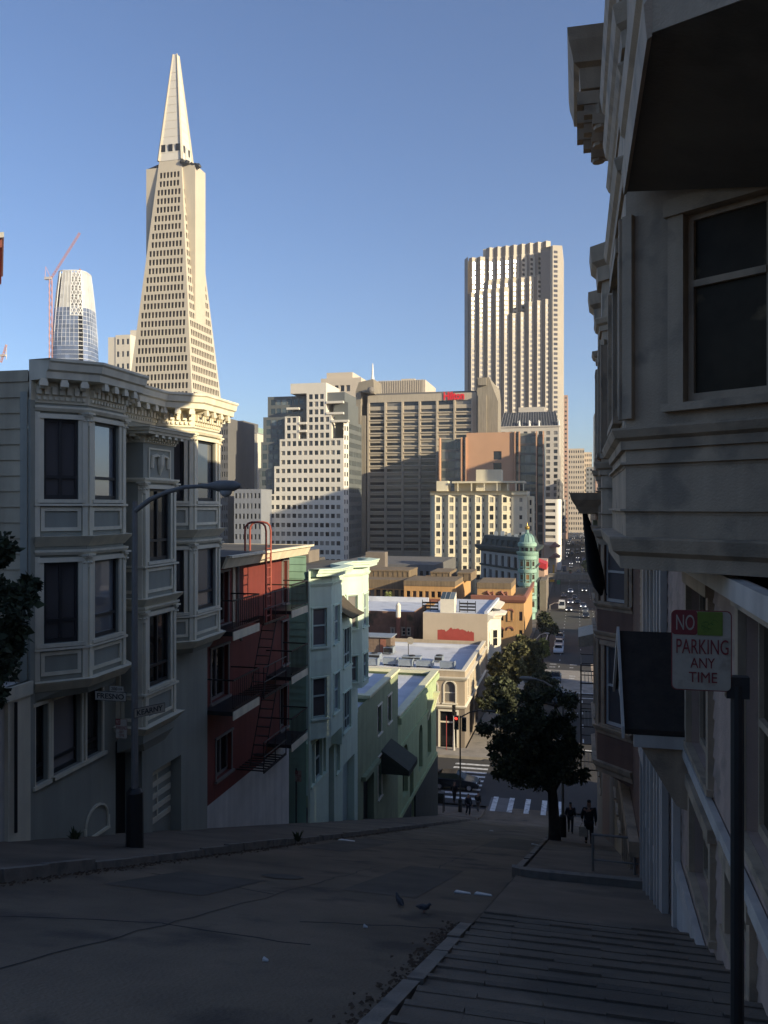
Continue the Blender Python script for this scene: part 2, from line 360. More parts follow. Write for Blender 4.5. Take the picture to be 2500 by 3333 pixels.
for (ax, ay), (bx_, by) in zip(pts[:-1], pts[1:]):
    t = .17; k.hull([(ax, ay, gz(ay) - .1), (bx_, by, gz(by) - .1), (bx_, by + t, gz(by) - .1), (ax, ay + t, gz(ay) - .1)], [(ax, ay, gz(ay) + .2), (bx_, by, gz(by) + .2), (bx_, by + t, gz(by) + .19), (ax, ay + t, gz(ay) + .19)])
kerb_run(k, XR - .06, XR + .12, 17.9, 63, .16); struct('far_right_kerb', k, kerbm)
# leaf litter in the gutters, tar seams, patches
g = MB()
def ribbon(mb, pts, w, dz):
    for (a, b) in zip(pts[:-1], pts[1:]):
        d = Vector((b[0] - a[0], b[1] - a[1])).normalized(); n = (d.y * w / 2, -d.x * w / 2)
        mb.face([(a[0] - n[0], a[1] - n[1], gz(a[1]) + dz), (a[0] + n[0], a[1] + n[1], gz(a[1]) + dz), (b[0] + n[0], b[1] + n[1], gz(b[1]) + dz), (b[0] - n[0], b[1] - n[1], gz(b[1]) + dz)])
for s0, s1, x, sgn in ((2.5, 10.4, XR - .02, -1), (9, 22, XL + .02, 1), (24, 40, XL + .02, 1)):
    for i in range(900):
        y = rnd.uniform(s0, s1); xx = x + sgn * abs(rnd.gauss(0, .13)); z = gz(y) + .004 + rnd.random() * .02; r = rnd.uniform(.012, .035); a = rnd.random() * 6.28
        g.face([(xx + r * math.cos(a + q) * (1 if q % 2 < 1 else .6), y + r * math.sin(a + q), z + rnd.uniform(0, .015)) for q in (0, 1.6, 3.1, 4.7)])
tag(g.build('leaf_litter', dirtm), kind='stuff', label='brown dry leaves gathered along the gutters', cat='leaves')
g = MB()
def crack(x0, y0, x1, y1, w):
    n = max(6, int(abs(y1 - y0) + abs(x1 - x0)) * 3); p = []
    for i in range(n + 1): t = i / n; p.append((x0 + (x1 - x0) * t + rnd.gauss(0, .03), y0 + (y1 - y0) * t + rnd.gauss(0, .03)))
    ribbon(g, p, w, .005)
for c in ((-4.3, 5.5, -4.1, 17, .018), (-6.2, 7.2, -4.3, 8.1, .014), (-4.3, 8.1, -2.6, 7.9, .016), (-6.6, 12, -4.2, 11.2, .014), (-3.1, 9.2, -1.6, 9.9, .016), (-3, 18, -3.2, 30, .02), (-7, 27, -3.5, 28, .02)): crack(*c)
struct('tar_seams', g, tarm)
g = MB()
for x0, x1, y0, y1 in ((-6.4, -4.9, 10.3, 12.6), (-3.6, -2.4, 12.5, 18), (-6.9, -5.6, 20, 26), (-3.2, -1.6, 28, 36)): strip(g, x0, x1, frange(y0, y1, 4), .006)
struct('asphalt_patches', g, mat('patched_asphalt', (.1, .084, .065), .93, .3, 1.1, .6, 50))
# Broadway, the far street and its markings
g = MB(); strip(g, -260, 260, frange(69, 82.5, 5), -.0); strip(g, -9.0, 9.5, [82.5] + frange(95, 500, 16) + frange(540, 1400, 8), 0); strip(g, XL, XR, [68.9, 69.05], .001)
struct('cross_street', g, asphalt_far)
def slab(name, x0, x1, y0, y1, h=.15, m=concrete):
    mb = MB(); ys = frange(y0, y1, max(2, int((y1 - y0) / 25)))
    strip(mb, x0, x1, ys, h); 
    for x in (x0, x1):
        for p, q in zip(ys[:-1], ys[1:]): mb.face([(x, p, gz(p) - .2), (x, q, gz(q) - .2), (x, q, gz(q) + h), (x, p, gz(p) + h)])
    for y in (y0, y1): mb.face([(x0, y, gz(y) - .2), (x1, y, gz(y) - .2), (x1, y, gz(y) + h), (x0, y, gz(y) + h)])
    return struct(name, mb, m)
palepave = mat('pale_pavement', (.3, .27, .23), .9, .2, .6, dirt_or_reflection=((.15, .14, .13), .6, .5))
slab('corner_pavement', -40, XL, 63.2, 67.6); slab('corner_pavement', XR, 40, 63.2, 67.6)
slab('corner_pavement', -60, -8.2, 83, 86.1, m=palepave); slab('pavement', -11.2, -8.6, 86.1, 118, m=palepave); slab('pavement', -14, -9.2, 140, 330); slab('pavement', 9.6, 14, 90, 600)
slab('pavement', -14, -9.3, 340, 700)
m = MB()
for i in range(5): x = -6.95 + i * 1.36; strip(m, x, x + .42, [67.9, 71.6], .006)                                     # near crossing
for i in range(9): y = 70.3 + i * 1.28; strip(m, -11.6, -8.3, [y, y + .5], .006)                                        # crossing on the left arm
for i in range(60):
    y = 92 + i * 7
    for x in (-3.0, .6, 4.2): strip(m, x, x + .13, [y, y + 1.6], .006)
for y in (88.6, 116, 119.5): strip(m, -8, 9, [y, y + .4], .006)
strip(m, -6.3, -6.15, [128, 200], .006)
for y in (104, 106.3, 131, 133, 141, 144): 
    for x in (-4.5, -1.2, 2.4): strip(m, x, x + rnd.uniform(.5, 1.4), [y, y + .45], .006)
struct('road_markings', m, whitepaint)
m = MB(); strip(m, -7.15, -5.05 - .36, [67.9, 71.4], .005); struct('concrete_patch', m, mat('fresh_concrete', (.16, .15, .14), .9, .2, 1))
m = MB(); strip(m, -9.2, 9.5, [119.8, 138.5], .004); struct('sunlit_crossing', m, palepave)  # side street crossing, its sunlight painted as a paler surface
g = MB(); yy = 13.4; g.mesh([(-4.9 + .36 * math.cos(t * .314), yy + .36 * math.sin(t * .314), gz(yy + .36 * math.sin(t * .314)) + .012) for t in range(20)], [tuple(range(20))]); struct('manhole_cover', g, mat('cast_iron', (.03, .028, .026), .7, .3, 12, .8, 30))
# a little litter and two pigeons on the roadway
wp = mat('litter_paper', (.75, .73, .7), .8, .1, 5)
for u, v, L in ((1507, 2908, .28), (1574, 2914, .3), (1130, 2737, .5), (1742, 2750, .3), (1190, 3020, .05), (865, 3130, .05), (1600, 2705, .2), (1770, 2640, .2)):
    d = ray(u, v); t = 1.6 / max(.02, -d[2] - .352 * d[1]); x, y = d[0] * t, d[1] * t
    if y > 60: continue
    mb = MB(); w = L * .35; mb.hull([(x - L / 2, y - w, gz(y - w) + .004), (x + L / 2, y - w * .4, gz(y - w * .4) + .004), (x + L / 2.4, y + w, gz(y + w) + .004), (x - L / 2.2, y + w * .7, gz(y + w * .7) + .004)],
        [(x - L / 2.1, y - w, gz(y - w) + .03), (x + L / 2.1, y - w * .4, gz(y - w * .4) + .015), (x + L / 2.6, y + w, gz(y + w) + .02), (x - L / 2.4, y + w * .7, gz(y + w * .7) + .045)])
    tag(mb.build('paper_scrap', wp), 'scrap of white paper lying on the dark sloping roadway', 'litter', 'paper scraps on the roadway')
pig = mat('pigeon_feathers', (.05, .05, .055), .7, .4, 20)
def pigeon(u, v, rz, lab):
    d = ray(u, v); t = 1.6 / (-d[2] - .352 * d[1]); x, y = d[0] * t, d[1] * t; r = thing('pigeon', lab, 'bird', (0, 0, 0))
    b = MB(); b.tube([(-.2, 0, .1), (-.12, 0, .115), (-.04, 0, .13), (.05, 0, .14), (.1, 0, .17), (.125, 0, .21), (.14, 0, .235), (.165, 0, .235), (.195, 0, .225)], [.012, .03, .055, .06, .05, .03, .027, .022, .004], 10)
    b.build('body', pig, r, True)
    for s in (-1, 1):
        w = MB(); w.hull([(.07, s * .05, .1), (-.08, s * .06, .09), (-.2, s * .03, .1)], [(.06, s * .062, .17), (-.07, s * .062, .165), (-.19, s * .035, .115)]); w.build('wing', pig, r)
        l = MB(); l.tube([(.0, s * .025, .09), (.005, s * .025, .0)], .006, 6); l.build('leg', signred, r)
    r.location = (x, y, gz(y)); r.rotation_euler = (0, R(0), rz); r.scale = (.62, .62, .62)
pigeon(1300, 2950, 2.2, 'dark pigeon standing on the roadway, left of the other pigeon'); pigeon(1380, 2972, -.4, 'dark pigeon walking on the roadway, right of the other pigeon')

# ================================================================ house building helpers
def along(path, sp, margin=.08):
    for a, b in zip(path[:-1], path[1:]):
        d = Vector((b[0] - a[0], b[1] - a[1])); L = d.length; d /= L
        if L < 2 * margin: continue
        n = max(1, int(round((L - 2 * margin) / sp)))
        for i in range(n + 1): t = margin + (L - 2 * margin) * i / n; yield (a[0] + d.x * t, a[1] + d.y * t), (d.x, d.y), L
def cornice(root, path, z, m, h=.75, out=.55, dent=True, brk=.5, name='cornice', mb_brk=None):
    """crown moulding, dentils and brackets, total height h, top at z"""
    c = MB(); c.sweep(path, [(0, z - h), (.03, z - h), (.05, z - h * .8), (.05, z - h * .5), (out * .75, z - h * .46), (out * .78, z - h * .3), (out * .88, z - h * .26), (out * .93, z - h * .1), (out, z - h * .06), (out, z), (0, z)])
    if dent:
        d = c
        for p, dr, L in along(path, .145): d.obox(p, dr, -.045, .045, .045, .13, z - h * .8, z - h * .62)
        for p, dr, L in along(path, .11): d.obox(p, dr, -.03, .03, .04, .085, z - h * .93, z - h * .85)
    c.build(name, m, root)
    if brk:
        b = MB(); b.obox((0, 0), (1, 0), -.06, .06, .05, out * .72, z - h * .58, z - h * .465); b.obox((0, 0), (1, 0), -.05, .05, .05, out * .4, z - h * .68, z - h * .582); b.obox((0, 0), (1, 0), -.075, .075, out * .6, out * .74, z - h * .64, z - h * .53)
        me = b.data('bracket', m, Vector((0, 0, z)))
        for p, dr, L in along(path, brk, .12): inst(me, 'bracket', root, (p[0], p[1], z), math.atan2(dr[1], dr[0]))
CAPM = {}
def capital(root, p, m, s=1.):
    if (m.name, s) not in CAPM:
        b = MB(); b.lathe((0, 0, 0), [(.055 * s, 0), (.065 * s, .02 * s), (.06 * s, .1 * s), (.09 * s, .17 * s), (.12 * s, .2 * s), (.1 * s, .23 * s), (.0, .23 * s)], 10); b.box(-.12 * s, .12 * s, -.12 * s, .12 * s, .2301 * s, .27 * s)
        for k in range(8): a = k * .785; b.lathe((.095 * s * math.cos(a), .095 * s * math.sin(a), .1 * s), [(0, -.03 * s), (.03 * s, 0), (0, .035 * s)], 6)
        CAPM[(m.name, s)] = b.data('capital', m, smooth=False)
    inst(CAPM[(m.name, s)], 'capital', root, p)
def bay(root, plan, z0, z1, floors, wallm, trim, sash, pane, win, panel=.75, board=0., caps=True, belts=True, cas=.09, mid=.28, mull=0, base=.3, name='bay_window', belt_out=.16, pil=True):
    """a projecting bay: plan runs wall to wall, windows per segment are widths (0 = blank); panes may differ per segment"""
    mb, tr = MB(), MB()
    for i, (a, b) in enumerate(zip(plan[:-1], plan[1:])):
        d = Vector((b[0] - a[0], b[1] - a[1])); L = d.length; d /= L; w = win[i] if isinstance(win[i], tuple) else (win[i], pane, mull)
        holes = [(L / 2 - w[0] / 2, L / 2 + w[0] / 2, f0, f1) for f0, f1 in floors] if w[0] else []
        mb.wall(a, b, z0, z1, holes, .14, board)
        for f0, f1 in (floors if w[0] else []):
            house_window(root, (a[0] + d.x * L / 2, a[1] + d.y * L / 2, f0), (d.x, d.y), w[0], f1 - f0, trim, sash, w[1], cas=min(cas, (L - w[0]) / 2 - .005), mid=mid, mull=w[2], dep=.1)
        for f0, f1 in floors:
            if pil:
                for s in (.0, L - .1): tr.obox(a, d, s, s + .1, .003, .06, f0 - panel - .1, f1 + .12)
            if panel:
                p0, p1 = f0 - panel, f0 - .16
                if L > .5:
                    for (sa, sb, za, zb_) in ((.12, L - .12, p0, p0 + .07), (.12, L - .12, p1 - .07, p1), (.12, .19, p0 + .07, p1 - .07), (L - .19, L - .12, p0 + .07, p1 - .07)): tr.obox(a, d, sa, sb, .003, .035, za, zb_)
    mb.face([(x, y, z0) for x, y in reversed(plan)]); mb.face([(x, y, z1) for x, y in plan]); mb.build(name, wallm, root)
    if belts:
        for f0, f1 in floors:
            tr.sweep(plan, [(.0, f0 - .13), (.09, f0 - .13), (.09, f0 - .085), (0, f0 - .085)]); tr.sweep(plan, [(0, f1 + .14), (.06, f1 + .14), (.1, f1 + .2), (.1, f1 + .24), (0, f1 + .24)])
            q = f0 - panel - .1; tr.sweep(plan, [(0, q - .2), (.03, q - .2), (belt_out, q - .05), (belt_out + .04, q), (0, q)])
    tr.build('trim', trim, root)
    if caps and pil:
        for f0, f1 in floors:
            for x, y in plan[1:-1]: capital(root, (x, y, f1 - .12), trim)
    if base:
        cx = sum(p[0] for p in plan) / len(plan); cy = sum(p[1] for p in plan) / len(plan); c = MB()
        lo = [(p[0] + (cx - p[0]) * .35 if 0 < i < len(plan) - 1 else p[0], p[1] + (cy - p[1]) * .35 if 0 < i < len(plan) - 1 else p[1], z0 - base) for i, p in enumerate(plan)]
        c.hull(lo, [(x, y, z0 - .003) for x, y in plan]); c.build('corbel', wallm, root)
# ================================================================ left row: sage green double-bay house
H = thing('victorian_house', 'sage green house with cream cornices and two tall angled bays, at left', 'house', (XF, 17.8, gz(17.8)))
yA, yB = 13.9, 21.75
b1 = [(XF, 14.05), (-9.5, 14.75), (-9.5, 16.1), (XF, 16.8)]; b2 = [(XF, 18.75), (-9.5, 19.4), (-9.5, 20.95), (XF, 21.6)]; bc = [(XF, 17.02), (-9.55, 17.03), (-9.55, 18.5), (XF, 18.52)]
mb = MB()
gy = lambda u: yat(u, XF) - yA
zf = lambda v, u: zat(v, XF, yat(u, XF))
zt, zb = zf(2262, 215), zf(2505, 215)
h1 = [(gy(112), gy(155), zb, zt), (gy(170), gy(262), zb, zt), (gy(280), gy(330), zb, zt)]
door = (gy(376), gy(462), zf(2725, 415), zf(2395, 415)); gar = (gy(497), gy(590), zf(2725, 500), zf(2462, 580))
doorh = (door[0], door[1], gz(17) - .3, door[3]); garh = (gar[0], gar[1], gz(19.5) - .2, gar[3])
mb.wall((XF, yA), (XF, yB), -9.6, -3.6, h1 + [doorh, garh], .5); mb.wall((XF, yA), (XF, yB), -3.6, 2.05)
mb.wall((XF, yB), (-16, yB), -9.6, 2.05)
mb.build('wall', sageg, H)
s = MB(); s.wall((-22, yA), (XF - .001, yA), -8, 2.62, board=.3, lip=.03); s.build('side_wall', sidegr, H)
s = MB(); s.obox((XF, yA), (0, 1), -.03, .12, .003, .05, -8, 2.05); s.obox((-10.35, yA), (1, 0), 0, .147, .034, .06, -8, 2.2); s.build('corner_board', sageg, H)
for hh, pm in zip(h1, (pglass, blindgl, pglass)): house_window(H, (XF, yA + (hh[0] + hh[1]) / 2, zb), (0, 1), hh[1] - hh[0], zt - zb, trimc, darksash, pm, cas=.07, mid=.2, dep=.14)
s = MB(); s.box(XF - 1.2, XF - .45, yA + door[0] - .2, yA + door[1] + .2, -9, door[3] + .1); s.build('front_door', darksash, H)
s = MB(); s.box(XF - .4, XF - .3, yA + gar[0] + .02, yA + gar[1] - .02, gz(20) - .1, gar[3] - .05); go = s.build('garage_door', sageg, H)
s = MB(); zz = gz(18.6); gh = gar[3] - zz
for i in range(5): s.box(XF - .298, XF - .27, yA + gar[0] + .06, yA + gar[1] - .06, zz + .1 + i * gh / 5.2, zz + .24 + i * gh / 5.2)
s.box(XF - .297, XF - .275, yA + (gar[0] + gar[1]) / 2 - .03, yA + (gar[0] + gar[1]) / 2 + .03, zz + .1, gar[3] - .1); s.build('panel', trimc, go)
s = MB(); ya, yb2 = yat(277, XF), yat(348, XF); zb2, zt2 = zat(2735, XF, ya), zat(2602, XF, yb2); n = 10       # blind arch near the pavement
arc = [(ya + (yb2 - ya) * .5 - math.cos(math.pi * i / n) * (yb2 - ya) / 2, zt2 - .35 + math.sin(math.pi * i / n) * .35) for i in range(n + 1)]
for (a0, c0), (a1, c1) in zip(arc[:-1], arc[1:]): s.hull([(XF + .004, a0, c0), (XF + .004, a1, c1), (XF + .004, a1, c1 + .05), (XF + .004, a0, c0 + .05)], [(XF + .05, a0, c0), (XF + .05, a1, c1), (XF + .05, a1, c1 + .05), (XF + .05, a0, c0 + .05)])
for yy in (ya - .05, yb2): s.box(XF + .004, XF + .05, yy, yy + .05, zb2, zt2 - .34)
s.box(XF + .004, XF + .06, ya - .05, yb2 + .05, zb2 - .06, zb2 - .001); s.build('blind_arch', trimc, H)
fl = [(.15, 1.72), (-2.66, -1.08)]
bay(H, b1, -3.45, 2.05, fl, sageg, trimc, darksash, blindgl, [(.64, blindgl, 1), (.92, mirrorgl, 0), .5], panel=.62)
bay(H, b2, -3.45, 2.05, fl, sageg, trimc, darksash, mirrorgl, [(.5, blindgl, 0), (1.08, mirrorgl, 0), .5], panel=.62)
bay(H, bc, -5.35, 1.62, [(-1.25, .42), (-4.15, -2.5)], sageg, trimc, darksash, pglass, [0, (1.02, pglass, 1), 0], panel=.72, mid=.28, base=.25)
cornice(H, bc, 1.8, trimc, .34, .38, dent=True, brk=.3, name='bay_cornice')
s = MB(); x = -9.547; yc = 17.76; zz = 1.0                                                             # garland plaque on the middle bay
for q in ((yc - .52, yc + .52, zz - .36, zz - .32), (yc - .52, yc + .52, zz + .32, zz + .36), (yc - .52, yc - .48, zz - .32, zz + .32), (yc + .48, yc + .52, zz - .32, zz + .32)): s.box(x, x + .03, *q)
s.tube([(x + .02, yc - .38, zz - .1), (x + .025, yc - .36, zz + .16), (x + .03, yc - .15, zz + .2), (x + .03, yc, zz + .14), (x + .03, yc + .15, zz + .2), (x + .025, yc + .36, zz + .16), (x + .02, yc + .38, zz - .1)], .045, 6)
s.tube([(x + .03, yc, zz + .2), (x + .03, yc, zz - .02), (x + .02, yc, zz - .26)], [.1, .09, .02], 8); s.build('garland_plaque', trimc, H)
top = [(XF, yA)] + b1 + b2 + [(XF, yB)]
cornice(H, top, 2.82, trimc, .8, .5, brk=.42)
r = MB(); r.face([(x, y, 2.6) for x, y in top] + [(-22, yB, 2.6), (-22, yA, 2.6)]); r.build('roof', rooftar, H)
# low garage beside it, half behind the tree
Gg = thing('garage', 'low pale garage beside the sage green house, partly behind the tree', 'garage', (XF, 11, gz(11)))
mb = MB(); dh = (2.2, 5.0, gz(13) - .5, -4.3); mb.wall((XF, 8), (XF, 13.86), -9, -3.35, [dh], .3); mb.wall((-16, 8), (XF, 8), -9, -3.35); mb.face([(XF, 8, -3.35), (XF, 13.86, -3.35), (-22, 13.86, -3.35), (-22, 8, -3.35)]); mb.build('wall', plaster, Gg)
s = MB(); s.box(XF - .3, XF - .25, 10.2, 13, -9, -4.3); s.build('garage_door', mat('brown_door', (.12, .09, .075), .7, .2, 1.5), Gg)
s = MB(); s.obox((XF, 13.2), (0, 1), 0, .64, .003, .08, -8, -3.3); s.obox((XF, 8), (0, 1), 0, 5.84, .003, .14, -3.55, -3.3); s.build('pilaster', trimc, Gg)
s = MB(); s.tube([(XF + .13, 13.35, -3.6), (XF + .13, 13.35, -6.0)], .03, 8); s.build('downpipe', darksash, Gg)
s = MB()
for i in range(9): s.lathe((-11.2, 12.2 + i * .18, -3.34), [(.05, 0), (.035, .1), (.06, .3), (.03, .55), (.05, .7)], 8)
s.box(-11.28, -11.12, 12.1, 13.8, -2.63, -2.55); s.build('balustrade', trimc, Gg)
# ---------------------------------------------------------------- red apartment house with balconies
A = thing('apartment_house', 'dark red apartment house with iron balconies and fire escape, cream roof fascia', 'apartment house', (XF, 25.6, gz(25.6)))
y0, y1, xr = 21.75, 30.72, -10.35
LV = (-3.65, -5.9, -8.2); mb = MB()
holes = [(.55, 1.75, -3.5, -1.95), (6.5, 7.05, -3.5, -1.95), (.55, 1.75, -5.7, -4.15), (6.5, 7.05, -5.7, -4.15), (.9, 2.0, -8.05, -6.85), (6.3, 7.0, -8.0, -6.5)]
mb.wall((xr, y0), (xr, 29.0), -8.6, -1.5, holes, .2, board=1.15, lip=.012); mb.wall((xr, 29.0), (-18, 29.0), -14, -1.5); mb.wall((-18, y0 + .01), (xr, y0 + .01), -3, -1.5)
mb.build('wall', redm, A)
for a, b, c, e in holes: house_window(A, (xr, y0 + (a + b) / 2, c), (0, 1), b - a, e - c, redsash, redsash, pglass, cas=.06, mid=0, mull=1, dep=.16)
s = MB(); s.wall((xr, y0), (xr, 25.0), -13, -8.6); s.wall((xr + .001, 25.35), (xr + .001, 29.0), -14.5, -8.6); s.box(xr - .3, xr + .0, 25.0, 25.35, -13.5, -8.6); s.build('ground_floor_wall', plaster, A)
s = MB(); s.hull([(-9.75, y0, -1.72), (-9.75, 29.1, -1.72), (-18, 29.1, -1.72), (-18, y0, -1.72)], [(-9.6, y0, -1.41), (-9.6, 29.1, -1.41), (-18, 29.1, -1.35), (-18, y0, -1.35)]); ro = s.build('roof', rooftar, A)
s = MB(); s.hull([(-9.745, y0 - .05, -1.74), (-9.745, 29.15, -1.74), (-9.68, 29.15, -1.74), (-9.68, y0 - .05, -1.74)], [(-9.6, y0 - .05, -1.38), (-9.6, 29.15, -1.38), (-9.5, 29.15, -1.38), (-9.5, y0 - .05, -1.38)])
s.box(-9.58, -9.42, y0 - .05, 29.15, -1.44, -1.375); s.box(-18, -9.66, 29.1, 29.17, -1.74, -1.38); s.build('fascia', redcream, A)
s = MB(); s.box(xr + .01, xr + .05, 23.8, 23.98, -3.6, -1.75); s.build('pilaster', redcream, A)
for k, f in enumerate(LV):
    for ya, yb2 in ((21.8, 23.75), (26.7, 28.4)):
        if k == 2 and ya < 25: continue
        s = MB(); s.box(xr, -9.45, ya, yb2, f, f + .12); bo = s.build('balcony', MATS['dark_sash'], A)
        s = MB(); s.box(-9.448, -9.42, ya, yb2, f - .12, f + .12); s.build('fascia', redcream, bo)
        s = MB(); s.box(-9.46, -9.42, ya, yb2, f + .98, f + 1.02); s.box(-9.46, -9.42, ya, yb2, f + .2, f + .23); n = int((yb2 - ya) / .13)
        for i in range(n + 1): yy = ya + (yb2 - ya) * i / n; s.box(-9.45, -9.434, yy - .008, yy + .008, f + .231, f + .979)
        for yy in (ya, yb2 - .03): s.box(xr, -9.461, yy, yy + .03, f + .98, f + 1.02)
        s.build('railing', blackiron, bo)
fe = MB()
for f in LV:
    for i in range(8): yy = 24.1 + i * .24; fe.box(xr + .02, -9.35, yy, yy + .05, f + .02, f + .05)
    fe.box(-9.4, -9.36, 24.0, 26.0, f, f + .07)
    for hh in (.5, .95): fe.tube([(-9.38, 24.0, f + hh), (-9.38, 26.0, f + hh)], .016, 6)
    for yy in (24.0, 25.0, 26.0): fe.tube([(-9.38, yy, f), (-9.38, yy, f + .95)], .016, 6)
for a, b in ((LV[0], LV[1]), (LV[1], LV[2])):
    for yy in (0, .45): fe.tube([(-9.55 - yy, 25.6, a + .05), (-9.55 - yy, 24.4, b + .05)], .02, 6)
    for i in range(9): t = (i + .5) / 9; fe.box(-10.0, -9.55, 25.6 - 1.2 * t - .05, 25.6 - 1.2 * t + .05, a + (b - a) * t, a + (b - a) * t + .02)
fe.build('fire_escape', blackiron, A)
s = MB()                                                                                              # gooseneck ladder over the roof edge
for dy in (0, .4):
    yy = 24.3 + dy
    s.tube([(-9.42, yy, -3.6), (-9.42, yy, -.75), (-9.45, yy, -.6), (-9.54, yy, -.51), (-9.68, yy, -.48), (-9.9, yy, -.48), (-10.02, yy, -.52), (-10.1, yy, -.62), (-10.12, yy, -.75), (-10.12, yy, -1.38)], .034, 8)
for i in range(8): s.tube([(-9.42, 24.3, -3.4 + i * .3), (-9.42, 24.7, -3.4 + i * .3)], .018, 6)
s.build('roof_ladder', rediron, A)
s = MB(); s.tube([(xr + .1, 24.05, -1.8), (xr + .1, 24.05, -3.9), (xr + .2, 24.1, -4.15)], .05, 8); s.build('downpipe', redsash, A)
s = MB(); s.wall((-14, 30.8 - .02), (-10.27, 30.8 - .02), -14, -1.9, board=.28, lip=.025); sidegreen = s
# ---------------------------------------------------------------- mint house
M = thing('mint_house', 'pale mint green house with angled bays and layered cornice, above the corner building', 'house', (XF, 34.5, gz(34.5)))
sidegreen.build('side_wall', mintgreen, M)
y0, y1 = 30.8, 38.3; m1 = [(XF, 30.82), (-9.5, 31.55), (-9.5, 33.1), (XF, 33.8)]; m2 = [(XF, 35.75), (-9.5, 36.4), (-9.5, 37.6), (XF, 38.28)]
fl = [(-5.5, -3.98), (-8.3, -6.72)]
mb = MB(); gyw = [(.35, .75, -11.0, -9.35), (.85, 1.75, -11.0, -9.35), (1.85, 2.25, -11.0, -9.35)]; dr = (2.75, 3.55, -13.8, -10.2); gd = (4.9, 6.9, -15.2, -11.6); dw = (3.85, 4.35, -11.6, -10.2)
mb.wall((XF, y0), (XF, y1), -15.5, -2.9, gyw + [dr, gd, dw], .35); mb.wall((XF, y1), (-18, y1), -14, -2.9); mb.build('wall', mintm, M)
for hh in gyw + [dw]: house_window(M, (XF, y0 + (hh[0] + hh[1]) / 2, hh[2]), (0, 1), hh[1] - hh[0], hh[3] - hh[2], minttrim, mintgl, pglass, cas=.05, mid=.5, dep=.12)
s = MB(); s.box(XF - .9, XF - .34, y0 + 2.7, y0 + 3.6, -14, -10.1); s.build('front_door', darksash, M)
s = MB(); s.box(XF - .5, XF - .34, y0 + 4.85, y0 + 6.95, -16, -11.5); s.build('garage_door', mintgl, M)
bay(M, m1, -9.1, -2.95, fl, mintm, mintm, mintgl, blindgl, [(.62, blindgl, 0), (.8, mirrorgl, 0), .5], panel=0, caps=False, belts=False, mid=.55, base=0, cas=.06, pil=False, board=.55)
bay(M, m2, -8.2, -2.95, fl[:1] + [(-8.0 + .1, -6.72)], mintm, mintm, mintgl, blindgl, [(.5, blindgl, 0), (.75, mirrorgl, 0), .5], panel=0, caps=False, belts=False, mid=.55, base=0, cas=.06, pil=False, board=.55)
mc = [(XF, 33.95), (-9.75, 33.96), (-9.75, 35.6), (XF, 35.61)]
bay(M, mc, -10.1, -4.6, [(-6.9, -5.25), (-9.7, -8.0)], mintm, mintm, mintgl, pglass, [0, (1.2, pglass, 2), 0], panel=0, caps=False, belts=False, mid=.3, base=0, cas=.05, pil=False, board=.55)
s = MB(); n = 8                                                                                       # flared little roof over the middle bay
for i in range(n):
    a, b = i / n, (i + 1) / n; f = lambda t: (-10.18 + .95 * t, -3.95 - .68 * (1 - (1 - t) ** 2) * .6 - .32 * t)
    (xa, za), (xb, zb3) = f(a), f(b); s.hull([(xa, 33.8, za - .06), (xb, 33.8, zb3 - .06), (xb, 35.75, zb3 - .06), (xa, 35.75, za - .06)], [(xa, 33.8, za), (xb, 33.8, zb3), (xb, 35.75, zb3), (xa, 35.75, za)])
s.build('bay_roof', mat('shingle', (.06, .045, .035), .9, .3, 5, .5, 30), M)
w2 = house_window(M, (XF + .002, 34.9, -3.85), (0, 1), .9, .9, minttrim, mintgl, blindgl, cas=.08, mid=0, dep=.02)
top = [(XF, y0)] + m1 + m2 + [(XF, y1)]
cornice(M, top, -2.42, minttrim, .62, .5, dent=False, brk=0)
s = MB(); s.sweep(top, [(0, -3.12), (.05, -3.12), (.1, -3.02), (.1, -2.98), (0, -2.98)]); s.build('frieze_band', minttrim, M)
r = MB(); r.face([(x, y, -2.55) for x, y in top] + [(-18, y1, -2.55), (-18, y0, -2.55)]); r.build('roof', rooftar, M)
r = MB(); r.box(-13.5, -11.9, 36.0, 37.6, -2.54, -2.0); r.build('roof_hatch', tandk, M)
s = MB(); s.tube([(XF + .06, y0 - .06, -2.5), (XF + .06, y0 - .06, -13)], .055, 8); s.build('downpipe', minttrim, M)
# ---------------------------------------------------------------- olive green corner building
O = thing('corner_building', 'olive green corner building with white roof, dark awning and arched windows', 'building', (XF, 50, gz(50)))
mb = MB(); y0, ym, y1 = 38.32, 47.4, 61.0
w = [(yat(1228, XF) - y0 + .1, yat(1241, XF) - y0 + .2, -12.0, -10.45), (yat(1257, XF) - y0, yat(1271, XF) - y0, -12.0, -10.45)]
w = [(4.0, 4.85, -12.0, -10.5), (6.4, 7.25, -12.0, -10.5)]; dr = (1.0, 3.2, -18, -13.3); sw = (4.1, 4.9, -15.4, -13.2)
mb.wall((XF, y0), (XF, ym), -21, -9.6, w + [dr, sw], .35, board=.2); mb.wall((-18, y0 + 2), (XF, y0 + 2), -10, -9.6); mb.build('upper_wall', olivedk, O)
for hh in w + [sw]: house_window(O, (XF, y0 + (hh[0] + hh[1]) / 2, hh[2]), (0, 1), hh[1] - hh[0], hh[3] - hh[2], creamtrim, darksash, pglass, cas=.08, mid=.5, dep=.16)
s = MB(); s.box(XF - .6, XF - .34, y0 + .9, y0 + 3.3, -19, -13.2); s.build('garage_door', darksash, O)
s = MB(); s.box(XF - .05, XF + .25, y0 + .6, y0 + 3.7, -13.3, -13.1); s.build('door_hood', olivedk, O)
